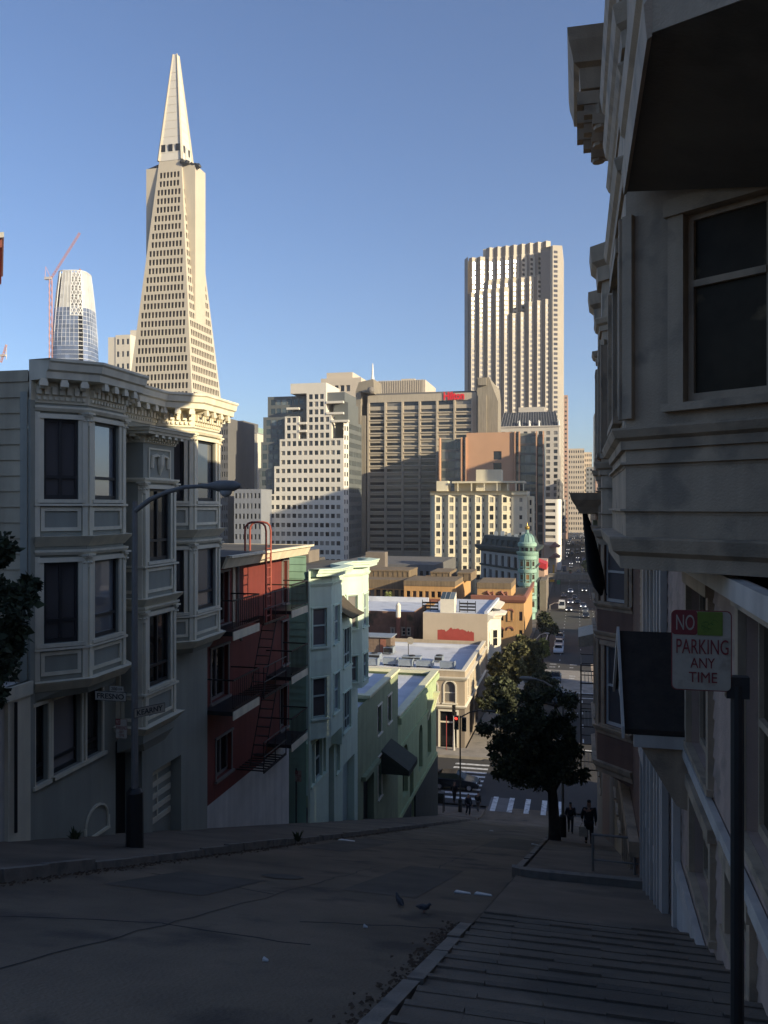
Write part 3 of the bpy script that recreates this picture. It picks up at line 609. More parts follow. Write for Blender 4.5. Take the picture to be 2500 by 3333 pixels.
def arch_hole(mb, a, b, zb, zs, ztop_row, o, d, dep=.3, n=10):
    """wall piece above an arched opening spring line, from zs up to ztop_row, spanning a..b"""
    nx, ny = d[1], -d[0]; P = lambda s_, q, z: (o[0] + d[0] * s_ + nx * q, o[1] + d[1] * s_ + ny * q, z)
    c, r_ = (a + b) / 2, (b - a) / 2; pr = [(c - r_ * math.cos(math.pi * i / n), zs + r_ * math.sin(math.pi * i / n)) for i in range(n + 1)]
    for (s0, z0), (s1, z1) in zip(pr[:-1], pr[1:]):
        mb.face([P(s0, 0, z0), P(s1, 0, z1), P(s1, 0, ztop_row), P(s0, 0, ztop_row)]); mb.face([P(s0, -dep, z0), P(s1, -dep, z1), P(s1, 0, z1), P(s0, 0, z0)])
mb = MB(); ar = []
for u0, u1 in ((1348, 1366), (1381, 1397)): ar.append((yat(u0, XF) - ym, yat(u1, XF) - ym))
ar = [(6.6, 8.0), (9.9, 11.4), (1.4, 3.0)]; zb, zs = -17.6, -15.3
hs = [(a, b, zb, zs + (b - a) / 2 + .02) for a, b in ar] + [(3.6, 4.8, -20.6, -16.8)]
mb.wall((XF, ym), (XF, y1), -27, -12.35, hs, .3)
for a, b in ar: arch_hole(mb, a, b, zb, zs, zs + (b - a) / 2 + .02, (XF, ym), (0, 1))
mb.wall((XF, y1), (-30, y1), -27, -12.35); mb.wall((-16, ym), (XF, ym), -13.5, -12.35); mb.build('wall', olive, O)
for a, b in ar:
    s = MB(); s.box(XF - .3, XF - .27, ym + a, ym + b, zb, zs + (b - a) / 2); s.build('window', pglass, O)
s = MB(); s.box(XF - .35, XF - .28, ym + 3.6, ym + 4.8, -22, -16.8); s.build('side_door', darksash, O)
s = MB(); s.obox((XF, ym), (0, 1), .02, y1 - ym, .003, .1, -18.45, -18.2); s.obox((XF, ym), (0, 1), .02, y1 - ym + .1, .003, .22, -12.72, -12.352); s.obox((XF, ym), (0, 1), .02, y1 - ym, .003, .09, -14.3, -14.15)
s.build('string_course', olive, O)
s = MB(); s.obox((XF, ym), (0, 1), .02, 3.5, .003, .12, -27, -18.46); s.obox((XF, ym), (0, 1), 4.9, y1 - ym, .003, .12, -27, -18.46); s.build('dark_base', mat('dark_base_paint', (.045, .05, .042), .8, .2, 1), O)
s = MB(); path = [(-16, ym), (XF, ym), (XF, y1), (-30, y1)]; s.sweep(path, [(-.35, -12.36), (.08, -12.36), (.14, -12.25), (.14, -12.15), (-.35, -12.15)]); s.sweep([(XF - 5.8, y0 + 2.0), (XF, y0 + 2.0), (XF, ym - .02)], [(-.25, -9.61), (.1, -9.61), (.14, -9.5), (.14, -9.42), (-.25, -9.42)]); s.build('parapet_cap', olivecap, O)
r = MB(); r.face([(XF, ym, -12.6), (XF, y1, -12.6), (-30, y1, -12.6), (-30, ym, -12.6)]); r.face([(XF, y0, -9.8), (XF, ym, -9.8), (-24, ym, -9.8), (-24, y0, -9.8)]); r.build('roof', roofwhite, O)
s = MB(); c = (-13.6, 50.4, -12.58); s.box(c[0] - .75, c[0] + .75, c[1] - .75, c[1] + .75, c[2], c[2] + .22); s.build('vent_curb', roofwhite, O)
s = MB(); s.lathe((c[0], c[1], c[2] + .221), [(.5, 0), (.5, .55), (.62, .6), (.62, .68), (.34, 1.0), (.3, 1.35), (.42, 1.4), (.0, 1.55)], 20); s.build('roof_vent', mat('galvanised_vent', (.5, .5, .5), .35, .1, 3, metal=.85), O, True)
s = MB(); yb2, ye, xo = 43.1, 45.5, XF + 1.5; s.hull([(XF + .03, yb2, -13.06), (xo, yb2, -14.06), (xo, ye, -14.06), (XF + .03, ye, -13.06)], [(XF + .03, yb2, -13.0), (xo + .04, yb2, -14.0), (xo + .04, ye, -14.0), (XF + .03, ye, -13.0)])
s.box(xo, xo + .03, yb2, ye, -14.3, -14.061)
for yy in (yb2, ye - .03): s.hull([(XF + .03, yy, -14.25), (xo, yy, -14.25), (xo, yy, -14.07), (XF + .03, yy, -13.07)], [(XF + .03, yy + .03, -14.25), (xo, yy + .03, -14.25), (xo, yy + .03, -14.07), (XF + .03, yy + .03, -13.07)])
s.build('awning', mat('dark_awning', (.042, .045, .03), .8, .25, 3), O)
for yy in (57.2, 59.6):
    s = MB(); s.hull([(XF + .003, yy, -15.0), (XF + .003, yy + .5, -15.0), (XF + .3, yy + .5, -13.9), (XF + .3, yy, -13.9)], [(XF + .003, yy, -13.5), (XF + .003, yy + .5, -13.5), (XF + .45, yy + .5, -13.5), (XF + .45, yy, -13.5)])
    s.build('scroll_bracket', olivecap, O)
# ================================================================ right row
pinkm = mat('pink_grey_boards', (.44, .31, .24), .75, .1, 1.2, .3, 60, streak=.18, dirt_or_reflection=((.2, .16, .12), .6, 1.7))
greytrim = mat('grey_trim', (.46, .34, .225), .7, .14, 1.5, .35, 50, streak=.22, dirt_or_reflection=((.2, .16, .115), .65, 2.2))
whitetrim = mat('whitish_trim', (.56, .5, .43), .65, .1, 2, .2, 70, streak=.18)
sofm = mat('soffit_paint', (.13, .105, .08), .85, .2, 1.2, .3, 30, dirt_or_reflection=((.06, .05, .04), .7, 1.1))
oldglass = mat('old_window_painted_reflection', (.06, .046, .03), .35, .3, 2, dirt_or_reflection=((.5, .36, .2), .9, .9), spec=.06)  # pale blotches are reflections painted into the colour
brownm = mat('brown_boards', (.2, .115, .08), .8, .12, 1.1, .2, 60, streak=.14)
shingm = mat('black_shingles', (.034, .024, .017), .9, .35, 6, .6, 30)
# the house uphill of the pink one: only its overhanging upper bay reaches into the picture
U = thing('overhanging_house', 'grey house whose dark soffit overhangs at the upper right corner', 'house', (2.5, 4.5, gz(4.5)))
mb = MB(); pl = [(.45, 7.98), (.45, 5.35), (2.1, 3.6), (4, 3.6), (4, 6.7), (2.1, 6.85)]; sof = lambda x, y: 2.92 - .3 * (min(x, 2.1) - .45)
mb.prism(pl[::-1], sof, 9.0); mb.build('upper_bay', greytrim, U)
mb = MB(); mb.face([(x, y, sof(x, y) - .006) for x, y in pl[:3] + pl[5:]]); mb.build('soffit', sofm, U)
mb = MB(); mb.sweep([(.45, 7.98), (.45, 5.35)], [(.0, 2.9), (.03, 2.88), (.05, 3.1), (.02, 3.14), (.02, 3.4), (.06, 3.44), (.08, 3.62), (.03, 3.66), (0, 3.68)]); mb.build('moulding', greytrim, U)
mb = MB(); mb.wall((XW, 5.58), (XW, -4), gz(-4) - 7, -.6, board=.2); mb.wall((2.1, 7.0), (2.1, -4), -.6, 2.6, board=.2); mb.box(2.3, 12, -4, 5.68, -12, 2.4); mb.build('wall', pinkm, U)
def gable_hood(root, yc, half, zr, ze, x0, x1):
    s = MB(); t = .07
    for sg in (-1, 1):
        ye = yc + sg * half; s.hull([(x0, ye, ze), (x1, ye, ze), (x1, yc, zr), (x0, yc, zr)], [(x0, ye, ze + t), (x1, ye, ze + t), (x1, yc + sg * .002, zr + t), (x0, yc + sg * .002, zr + t)])
    s.build('hood_roof', shingm, root)
    s = MB(); s.hull([(x0 + .04, yc - half + .05, ze), (x0 + .04, yc + half - .05, ze), (x0 + .04, yc, zr - .03)], [(x0 + .1, yc - half + .05, ze), (x0 + .1, yc + half - .05, ze), (x0 + .1, yc, zr - .03)])
    for sg in (-1, 1):
        ye = yc + sg * (half + .03); s.hull([(x0 - .04, ye, ze - .05), (x0 - .005, ye, ze - .05), (x0 - .005, yc, zr), (x0 - .04, yc, zr)], [(x0 - .04, ye, ze + .1), (x0 - .005, ye, ze + .1), (x0 - .005, yc, zr + .13), (x0 - .04, yc, zr + .13)])
        s.box(x0 + .11, x1, min(yc + sg * half, yc + sg * (half - .12)), max(yc + sg * half, yc + sg * (half - .12)), ze - .16, ze - .004)
    s.build('hood_gable', whitetrim, root)
# pink-grey house beside the camera
Pk = thing('pink_house', 'pink-grey board house close at right with stacked bays and a black gabled door hood', 'house', (XW, 10.4, gz(10.4)))
yh = 14.0
win = [(12.0 - 0, 0, 0, 0)]
f = lambda y0, y1, z0, z1: (yh - y1, yh - y0, z0, z1)
holes = [f(9.35, 11.0, -2.95, -.95), f(5.9, 7.55, -2.75, -.85), f(9.2, 10.7, -4.45, -3.45), f(12.3, 13.45, -8, -3.1), f(7.2, 8.2, -3.95, -3.3)]
mb = MB(); mb.wall((XW, yh), (XW, 5.6), -7.0, -.62, holes, .18, board=.2, lip=.02); mb.wall((XW, yh), (XW, 8.6), -.62, 6.0, board=.2); mb.wall((XW + .9, yh), (XW, yh), -8, 6.0, board=.2); mb.box(XW + .92, 12, 7.75, 13.99, -9, 5.98); mb.box(2.3, 12, 5.7, 7.74, -9, 5.98); mb.build('wall', pinkm, Pk)
for h_, pn in ((holes[0], pglass), (holes[1], oldglass), (holes[2], pglass), (holes[4], pglass)): house_window(Pk, (XW, yh - (h_[0] + h_[1]) / 2, h_[2]), (0, -1), h_[1] - h_[0], h_[3] - h_[2], greytrim, greytrim, pn, cas=.14, mid=.5, dep=.14, proud=.07)
s = MB(); s.box(XW + .3, XW + .36, 12.2, 13.55, -7, -3.0); s.build('front_door', sofm, Pk)
s = MB(); O_ = (XW, yh); D_ = (0, -1)
s.obox(O_, D_, 0, yh - 5.6, .021, .09, -3.2, -3.06); s.obox(O_, D_, 1.75, yh - 5.6, .021, .1, -5.1, -4.85); s.obox(O_, D_, 0, yh - 5.6, .021, .12, -.8, -.62)
s.build('string_course', whitetrim, Pk)
for yy in (12.06, 13.6, 13.85): s = MB(); s.obox(O_, D_, yh - yy - .1, yh - yy + .1, .021, .12, -7, -3.0 if yy < 13.7 else -.8); s.build('pilaster', whitetrim, Pk)
s = MB(); s.obox(O_, D_, 1.75, yh - 5.6, .02, .07, -7, -5.1); s.build('plinth', plaster, Pk)
gable_hood(Pk, 12.45, 1.35, -1.86, -2.92, .6, XW)
s = MB()
for yy in (11.25, 13.5):
    s = MB(); s.hull([(XW - .02, yy, -3.9), (XW - .02, yy + .16, -3.9), (XW - .15, yy + .16, -3.85), (XW - .15, yy, -3.85)], [(XW - .02, yy, -3.1), (XW - .02, yy + .16, -3.1), (XW - .6, yy + .16, -3.1), (XW - .6, yy, -3.1)])
    s.build('hood_bracket', greytrim, Pk)
def rbay(root, ya, yb, z0, z1, floors, wallm, trim, xf=.45, w=(.66, 1.2, .5), dy=.95, pane=oldglass, **kw):
    plan = [(XW, yb), (xf, yb - dy), (xf, ya + dy), (XW, ya)]
    bay(root, plan, z0, z1, floors, wallm, trim, whitesash, pane, [w[2], w[1], w[0]], **kw); return plan
p1 = [(XW, 12.1), (.45, 11.2), (.45, 8.2), (2.05, 7.05)]; bay(Pk, p1, -.38, 9.0, [(.93, 2.62)], greytrim, greytrim, greytrim, oldglass, [.4, (1.3, oldglass, 0), (.76, oldglass, 0)], panel=0, caps=False, belts=False, cas=.15, mid=.63, base=0, pil=True)
def belts(root, plan, zs, m):
    s = MB()
    for z, o, h in zs: s.sweep(plan, [(0, z - h), (o * .4, z - h), (o * .5, z - h * .6), (o, z - h * .45), (o + .03, z - .02), (o + .03, z), (0, z)])
    s.build('moulding', m, root)
belts(Pk, p1, [(.74, .1, .2), (-.28, .12, .3), (.42, .02, .05), (-.02, .02, .05), (3.3, .08, .25), (5.4, .13, .5), (4.75, .09, .4), (4.2, .05, .2), (-.4, .03, .12)], greytrim)
c = MB(); pth = [(XW + .5, yh), (.5, yh), (.5, 13.0), (XW + .5, 13.0)]
c.sweep(pth[:], [(0, 5.95), (.12, 5.95), (.14, 6.05), (.25, 6.1), (.45, 6.15), (.47, 6.45), (.55, 6.5), (.57, 6.62), (.62, 6.8), (.64, 6.98), (0, 6.98)]); c.build('cornice', greytrim, Pk)
br = MB()
for yy in (12.5, 13.1, 13.7):
    br = MB(); br.box(.0, .49, yy, yy + .2, 5.9, 6.09); br.box(.1, .49, yy + .02, yy + .18, 5.75, 5.899); br.box(.22, .49, yy, yy + .2, 5.6, 5.749); br.tube([(.3, yy + .1, 6.0), (.34, yy + .1, 5.55)], .1, 8)
    br.build('bracket', greytrim, Pk)
r = MB(); r.box(.5, 1.9, 12.4, 13.99, 5.99, 6.97); r.box(2.06, 5, 7.1, 12.09, 5.99, 9.0); r.build('roof', rooftar, Pk)
# second and third bays belong to the next house down the hill
Q = thing('bay_house', 'pale grey house with two bays and heavy string courses, next beyond the pink house', 'house', (XW, 16.8, gz(16.8)))
y0, y1 = 14.02, 19.6; mb = MB(); fh = [f2 for f2 in ((1.0, 2.0, -8.7, -5.3), (3.6, 4.5, -4.9, -2.6), (2.6, 3.3, -7.2, -4.6))]
mb.wall((XW, y1), (XW, y0), -9.5, 4.2, fh, .2, board=.2); mb.box(XW + .3, XW + .9, y0, y1 - .01, -10, 4.2); mb.box(XW + .91, 14, y0, y1 - .01, -10, .9); mb.build('wall', greytrim, Q)
for h_ in fh: house_window(Q, (XW, y1 - (h_[0] + h_[1]) / 2, h_[2]), (0, -1), h_[1] - h_[0], h_[3] - h_[2], whitetrim, whitesash, pglass, cas=.14, mid=.5, dep=.14, proud=.08)
s = MB(); O_ = (XW, y1)
for yy in (14.1, 14.6, 15.4, 16.2, 17.0): s = MB(); s.obox(O_, D_, y1 - yy - .12, y1 - yy, .021, .14, -8.2, -.6); s.build('pilaster', whitetrim, Q)
s = MB()
s.obox(O_, D_, 2.5, y1 - y0, .021, .1, -6.25, -6.0); s.build('trim', whitetrim, Q)
p2 = rbay(Q, 13.6 + .5, 16.7, -.55, 4.2, [(.95, 2.8)], greytrim, greytrim, xf=.43, panel=0, caps=False, belts=False, cas=.1, mid=.6, base=.25)
p3 = rbay(Q, 17.4, 19.5, -.55, 4.2, [(.95, 2.8)], greytrim, greytrim, xf=.44, dy=.8, w=(.5, .3, .4), panel=0, caps=False, belts=False, cas=.08, mid=.6, base=.25)
for p in (p2, p3): belts(Q, p, [(.78, .1, .22), (-.4, .12, .26), (.35, .02, .06), (-.1, .02, .06), (3.3, .1, .22)], greytrim); belts(Q, p, [(4.55, .18, .6)], greytrim)
# brown house
Bn = thing('brown_house', 'brown board house with one angled bay and a wide flat cornice, below the grey bays', 'house', (XW, 23.5, gz(23.5)))
y0, y1 = 19.62, 27.0; mb = MB(); fh = [(1.2, 2.3, -12, -8.2), (3.2, 4.2, -12, -8.2), (5.0, 6.4, -10.6, -8.0)]
mb.wall((XW, y1), (XW, y0), -13, .3, fh, .25, board=.22); mb.wall((XW, y0), (12, y0), -9, .3); mb.wall((12, y1), (XW, y1), -12, .3); mb.face([(XW, y0, .3), (12, y0, .3), (12, y1, .3), (XW, y1, .3)]); mb.build('wall', brownm, Bn)
s = MB()
for a, b, c_, d_ in fh: s.box(XW + .25, XW + .28, y1 - b, y1 - a, c_, d_)
s.build('door', darksash, Bn)
s = MB(); O_ = (XW, y1)
for a, b, c_, d_ in fh:
    for q in (a - .12, b): s.obox(O_, D_, q, q + .12, .025, .1, -12, d_)
s.obox(O_, D_, 0, y1 - y0, .025, .25, -7.95, -7.6); s.build('door_frame', greytrim, Bn)
p4 = rbay(Bn, 22.0, 26.3, -6.9, .3, [(-5.75, -3.65), (-2.5, -.9)], brownm, greytrim, xf=.53, pane=blindgl, w=(.72, 1.3, .5), panel=0, caps=False, belts=False, cas=.12, mid=.5, base=.3, board=.2)
belts(Bn, p4, [(-5.8, .1, .22), (-3.3, .08, .2), (-2.55, .08, .18), (-.5, .06, .15), (-6.75, .1, .3)], greytrim)
palegreen = mat('pale_green_soffit', (.4, .42, .27), .7, .08, 1.5)
c = MB(); c.sweep([(12, y1), (XW, y1), (XW, y0), (12, y0)], [(0, -.3), (.25, -.3), (.3, -.2), (.75, -.18), (1.35, -.14), (1.42, 0), (1.52, .15), (1.56, .3), (0, .3)]); c.build('cornice', greytrim, Bn)
s = MB(); s.box(.35, XW + 1, y0 - .3, y0 - .002, -.5, -.302); s.build('soffit_panel', palegreen, Bn)
fl_ = thing('furled_flag', 'black furled flag hanging out from the brown house bay', 'flag', (.53, 21.8, -1.6))
s = MB(); s.tube([(.75, 22.4, -2.3), (.1, 20.6, .25)], .02, 6); s.build('flagpole', poledark, fl_)
s = MB(); pts = [(.12, 20.65, .2), (.17, 20.85, -.1), (.25, 21.05, -.45), (.34, 21.35, -.95), (.45, 21.6, -1.6), (.55, 21.8, -2.0), (.6, 21.9, -2.25)]
s.tube(pts, [.01, .05, .1, .15, .2, .15, .04], 9); s.build('cloth', mat('black_cloth', (.01, .01, .01), .95, .3, 4, .5, 20), fl_, True)
rl = thing('handrail', 'grey pipe handrail with two rails across the pavement below the pink house', 'railing', (.36, 20.0, gz(20)))
for x in (.36, 1.3):
    s = MB(); s.tube([(x, 20.0, gz(20) - .1), (x, 20.0, -7.66)], .032, 8); s.build('post', lampgrey, rl)
s = MB(); s.tube([(.33, 20, -7.66), (1.42, 20, -7.66)], .03, 8); s.tube([(.36, 20, -8.25), (1.42, 20, -8.25)], .022, 8); s.build('rail', lampgrey, rl)
# the rest of the row down to the corner: plain fronts, visible edge on
def rowhouse(name, label, y0, y1, roof, wm, depth=14, cor=.45, xf=XW):
    h = thing(name, label, 'house', (xf, (y0 + y1) / 2, gz((y0 + y1) / 2))); zb = gz(y1) - 2; mb = MB(); n = max(1, int((roof - zb) / 3.1)); L = y1 - y0; hs = []
    for k in range(n - 1):
        zt = roof - 1.0 - k * 3.0
        for t in (.22, .5, .78): hs.append((L * t - .5, L * t + .5, zt - 1.7, zt))
    hs = [q for q in hs if q[2] > gz(y0) + .6]; mb.wall((xf, y1), (xf, y0), zb, roof, hs, .18)
    mb.wall((xf, y0 + .01), (xf + depth, y0 + .01), zb, roof); mb.wall((xf + depth, y1 - .01), (xf, y1 - .01), zb, roof); mb.wall((xf + depth, y0), (xf + depth, y1), zb, roof); mb.face([(xf, y0, roof), (xf + depth, y0, roof), (xf + depth, y1, roof), (xf, y1, roof)]); mb.build('wall', wm, h)
    for q in hs: house_window(h, (xf, y1 - (q[0] + q[1]) / 2, q[2]), (0, -1), q[1] - q[0], q[3] - q[2], greytrim, whitesash, pglass, dep=.14)
    if cor: c = MB(); c.sweep([(xf + 1, y1), (xf, y1), (xf, y0), (xf + 1, y0)], [(0, roof - .4), (.1, roof - .35), (cor * .8, roof - .2), (cor, roof + .05), (0, roof + .05)]); c.build('cornice', greytrim, h)
    return h
rowhouse('row_house', 'grey house front with thin cornice, just below the brown house', 27.02, 33, -1.8, greytrim)
E_ = rowhouse('row_house', 'taupe house front with white shop awning, on the right pavement', 33.02, 38, -4.0, tandk)
s = MB(); s.hull([(.05, 33.4, -5.5), (XW, 33.4, -5.3), (XW, 36, -5.3), (.05, 36, -5.5)], [(.05, 33.4, -5.1), (XW, 33.4, -4.75), (XW, 36, -4.75), (.05, 36, -5.1)]); s.build('shop_awning', signwhite, E_)
Fh = rowhouse('row_house', 'brick-brown house front with black iron fire escape, near the lower corner', 38.02, 48.5, -6.5, brownm, 20)
s = MB()
for z in (-9.0, -11.2, -13.4):
    for i in range(7): s.box(.2 + i * .18, .24 + i * .18, 43.4, 46.6, z, z + .04)
    for yy in (43.4, 46.6): s.box(.15, XW, yy, yy + .05, z, z + .06)
    for hh in (.45, .95): s.tube([(XW, 43.4, z + hh), (.2, 43.4, z + hh), (.2, 46.6, z + hh), (XW, 46.6, z + hh)], .025, 6)
for yy in (43.4, 46.6): s.tube([(.2, yy, -14.2), (.2, yy, -8.0)], .035, 6)
s.build('fire_escape', blackiron, Fh)
rowhouse('corner_shop', 'low corner shop at the lower end of the right row', 48.52, 61, -11.3, tandk, 42)
# ================================================================ street lamps, signs
def lamp(name, label, base, z_top, arm, head_dir, m=lampgrey, basecover=True):
    L = thing(name, label, 'street lamp', base)
    s = MB(); s.tube([base, (base[0], base[1], z_top)], [.075, .05], 10); s.build('pole', m, L)
    if basecover: s = MB(); s.tube([(base[0], base[1], base[2] - .05), (base[0], base[1], base[2] + 1.1), (base[0], base[1], base[2] + 1.18)], [.17, .16, .1], 12); s.build('base_cover', poledark, L)
    s = MB(); s.tube(arm, [.055 - .02 * i / (len(arm) - 1) for i in range(len(arm))], 8); s.build('arm', m, L)
    e = Vector(arm[-1]); hd = Vector(head_dir).normalized(); s = MB(); s.tube([e - hd * .12, e + hd * .05, e + hd * .25, e + hd * .55, e + hd * .68], [.045, .06, .11, .1, .03], 12)
    h = s.build('lamp_head', m, L, True)
    s = MB(); c = e + hd * .38 - Vector((0, 0, .09)); s.lathe(c, [(.12, 0), (.11, -.06), (.06, -.11), (0, -.12)], 12); s.build('lens', mat('lamp_lens', (.5, .5, .48), .2, .05, 3) if 'lamp_lens' not in MATS else MATS['lamp_lens'], h, True)
    return L
LX, LY = -8.37, 14.6; zb = gz(LY) + .1
P0 = lambda u, v, Y: (xat(u, Y), Y, zat(v, xat(u, Y), Y))
lamp('street_lamp', 'grey cobra-head street lamp rising in front of the sage green house', (LX, LY, zb), zat(1632, LX, LY), [(LX, LY, zat(1664, LX, LY)), P0(490, 1625, LY), P0(545, 1601, LY), P0(603, 1585, LY), P0(675, 1582, LY)], (1, 0, .0))
lx, ly = xat(1832, 39.5), 39.5
lamp('street_lamp', 'dark street lamp beside the big tree on the right pavement', (lx, ly, gz(ly)), zat(2262, lx, ly), [(lx, ly, zat(2290, lx, ly)), P0(1805, 2240, ly), P0(1770, 2218, ly), P0(1738, 2210, ly)], (-1, 0, .02))
def fit_text(body, m, parent, p, w, h, name='lettering', rot=(R(90), 0, 0), bold=.0, depth=.002):
    o = text_mesh(body, 1, m, name, parent, p, rot, depth, bold); xs = [v.co.x for v in o.data.vertices]; ys = [v.co.y for v in o.data.vertices]
    sx, sy = w / (max(xs) - min(xs)), h / (max(ys) - min(ys)); cx, cy = (max(xs) + min(xs)) / 2, (max(ys) + min(ys)) / 2
    for v in o.data.vertices: v.co.x = (v.co.x - cx) * sx; v.co.y = (v.co.y - cy) * sy
    return o
def rrect(w, h, r, n=5): return [(sx * (w / 2 - r) + r * math.cos(a), sz * (h / 2 - r) + r * math.sin(a)) for sx, sz, a0 in ((1, 1, 0), (-1, 1, 90), (-1, -1, 180), (1, -1, 270)) for a in [R(a0 + 90 * i / n) for i in range(n + 1)]]
def plate(root, name, m, c, w, h, r, t=.003, y=0.):
    b = MB(); q = rrect(w, h, r); b.hull([(c[0] + x, c[1] + y + t, c[2] + z) for x, z in q], [(c[0] + x, c[1] + y, c[2] + z) for x, z in q]); return b.build(name, m, root)
def no_parking(root, c, w, h, small=False):
    X = lambda cx: (cx - 1206) / 357 * w; Z = lambda cy: (439 - cy) / 512 * h
    plate(root, 'sign_border', signred, c, w, h, w * .09); plate(root, 'sign_panel', signwhite, c, w * .965, h * .975, w * .08, .002, -.0025)
    b = MB(); y = c[1] - .0052; q = rrect(X(1180) - X(1030), Z(187) - Z(340), w * .05); b.hull([(c[0] + X(1107) + a, y + .002, c[2] + Z(263) + d) for a, d in q], [(c[0] + X(1107) + a, y, c[2] + Z(263) + d) for a, d in q]); b.build('red_field', signred, root)
    T = lambda body, m, x0, x1, y0, y1: fit_text(body, m, root, (c[0] + X((x0 + x1) / 2), c[1] - .0062, c[2] + Z((y0 + y1) / 2)), (x1 - x0) / 357 * w, (y1 - y0) / 512 * h, bold=0, depth=.0008)
    T('NO', signwhite, 1056, 1165, 212, 310); T('PARKING', signred, 1057, 1364, 366, 460); T('ANY', signred, 1140, 1285, 485, 549); T('TIME', signred, 1131, 1298, 576, 641)
    return X, Z
sy = 4.93; S1 = thing('no_parking_sign', 'worn white and red no parking sign with green sticker on dark pole, near the camera', 'sign', (xat(2403, sy), sy, gz(sy)))
px = xat(2403, sy); s = MB(); s.tube([(px, sy + .03, gz(sy) - .05), (px, sy + .03, zat(2235, px, sy))], .036, 10); s.build('pole', poledark, S1)
s = MB(); zbk = zat(2240, px, sy); s.box(px - .32, px + .05, sy + .005, sy + .06, zbk - .02, zbk + .02); s.box(px - .06, px + .06, sy + .0, sy + .07, zbk - .06, zbk + .06); s.build('bracket', poledark, S1)
cx = xat(2283, sy); cz = (zat(1989, cx, sy) + zat(2246, cx, sy)) / 2
X, Z = no_parking(S1, (cx, sy, cz), .32, .45)
b = MB(); q = rrect(X(1330) - X(1182), Z(190) - Z(340), .004); b.hull([(cx + X(1256) + a, sy - .0055, cz + Z(265) + d) for a, d in q], [(cx + X(1256) + a, sy - .0075, cz + Z(265) + d) for a, d in q]); b.build('sticker', signgreen, S1)
b = MB(); rr = random.Random(3)                                                                        # looping scribble on the sticker
for a0 in range(7):
    c0 = (cx + X(1215 + rr.uniform(0, 80)), cz + Z(215 + rr.uniform(0, 90))); rad = rr.uniform(.008, .02); b.tube([(c0[0] + rad * math.cos(t * .5), sy - .0078, c0[1] + rad * .8 * math.sin(t * .5)) for t in range(11)], .0009, 4)
b.build('scribble', mat('green_ink', (.05, .12, .02), .6, .1), S1)
# plates on the near lamp post
S2 = thing('street_name_sign', 'black-lettered white plate reading FRESNO on the near lamp post', 'street sign', (LX - .4, LY - .1, zat(2266, LX, LY)))
c = (xat(360, LY - .1), LY - .1, zat(2266, xat(360, LY - .1), LY - .1)); w_, h_ = .68, .185
plate(S2, 'sign_border', signblack, c, w_, h_, .01); plate(S2, 'sign_panel', signwhite, c, w_ - .02, h_ - .02, .008, .002, -.0025); fit_text('FRESNO', signblack, S2, (c[0], c[1] - .005, c[2]), .58, .105, bold=.015)
c2 = (c[0] + .13, c[1], c[2] + .15); plate(S2, 'number_plate', signwhite, c2, .3, .1, .01); fit_text('200', signblack, S2, (c2[0] - .05, c2[1] - .003, c2[2]), .13, .06)
s = MB(); s.hull([(c2[0] + .1, c2[1] - .003, c2[2] - .02), (c2[0] + .13, c2[1] - .003, c2[2]), (c2[0] + .1, c2[1] - .003, c2[2] + .02)], [(c2[0] + .1, c2[1] - .001, c2[2] - .02), (c2[0] + .13, c2[1] - .001, c2[2]), (c2[0] + .1, c2[1] - .001, c2[2] + .02)]); s.box(c2[0] + .04, c2[0] + .1, c2[1] - .003, c2[1] - .001, c2[2] - .006, c2[2] + .006); s.build('arrow', signblack, S2)
S3 = thing('street_name_sign', 'oblique white street plate reading KEARNY on the near lamp post', 'street sign', (0, 0, 0))
c = (0, 0, 0); plate(S3, 'sign_border', signblack, c, .7, .185, .01); plate(S3, 'sign_panel', signwhite, c, .68, .165, .008, .002, -.0025); fit_text('KEARNY', signblack, S3, (0, -.005, 0), .58, .105, bold=.015)
S3.location = (LX + .2, LY + .22, zat(2312, LX + .2, LY + .22)); S3.rotation_euler = (0, 0, R(62))
S4 = thing('no_parking_sign', 'small no parking plate on the near lamp post, under the FRESNO plate', 'sign', (LX - .2, LY - .1, zat(2370, LX, LY)))
no_parking(S4, (xat(395, LY - .1), LY - .1, zat(2372, xat(395, LY - .1), LY - .1)), .25, .38)
s5y = 30.2; x5 = xat(972, s5y); S5 = thing('no_parking_sign', 'small no parking plate on a thin post before the mint house', 'sign', (x5, s5y, gz(s5y)))
s = MB(); s.tube([(x5 - .1, s5y, gz(s5y) + .1), (x5 - .1, s5y, zat(2500, x5, s5y))], .03, 8); s.build('pole', poledark, S5); no_parking(S5, (x5, s5y - .04, zat(2525, x5, s5y)), .25, .42)
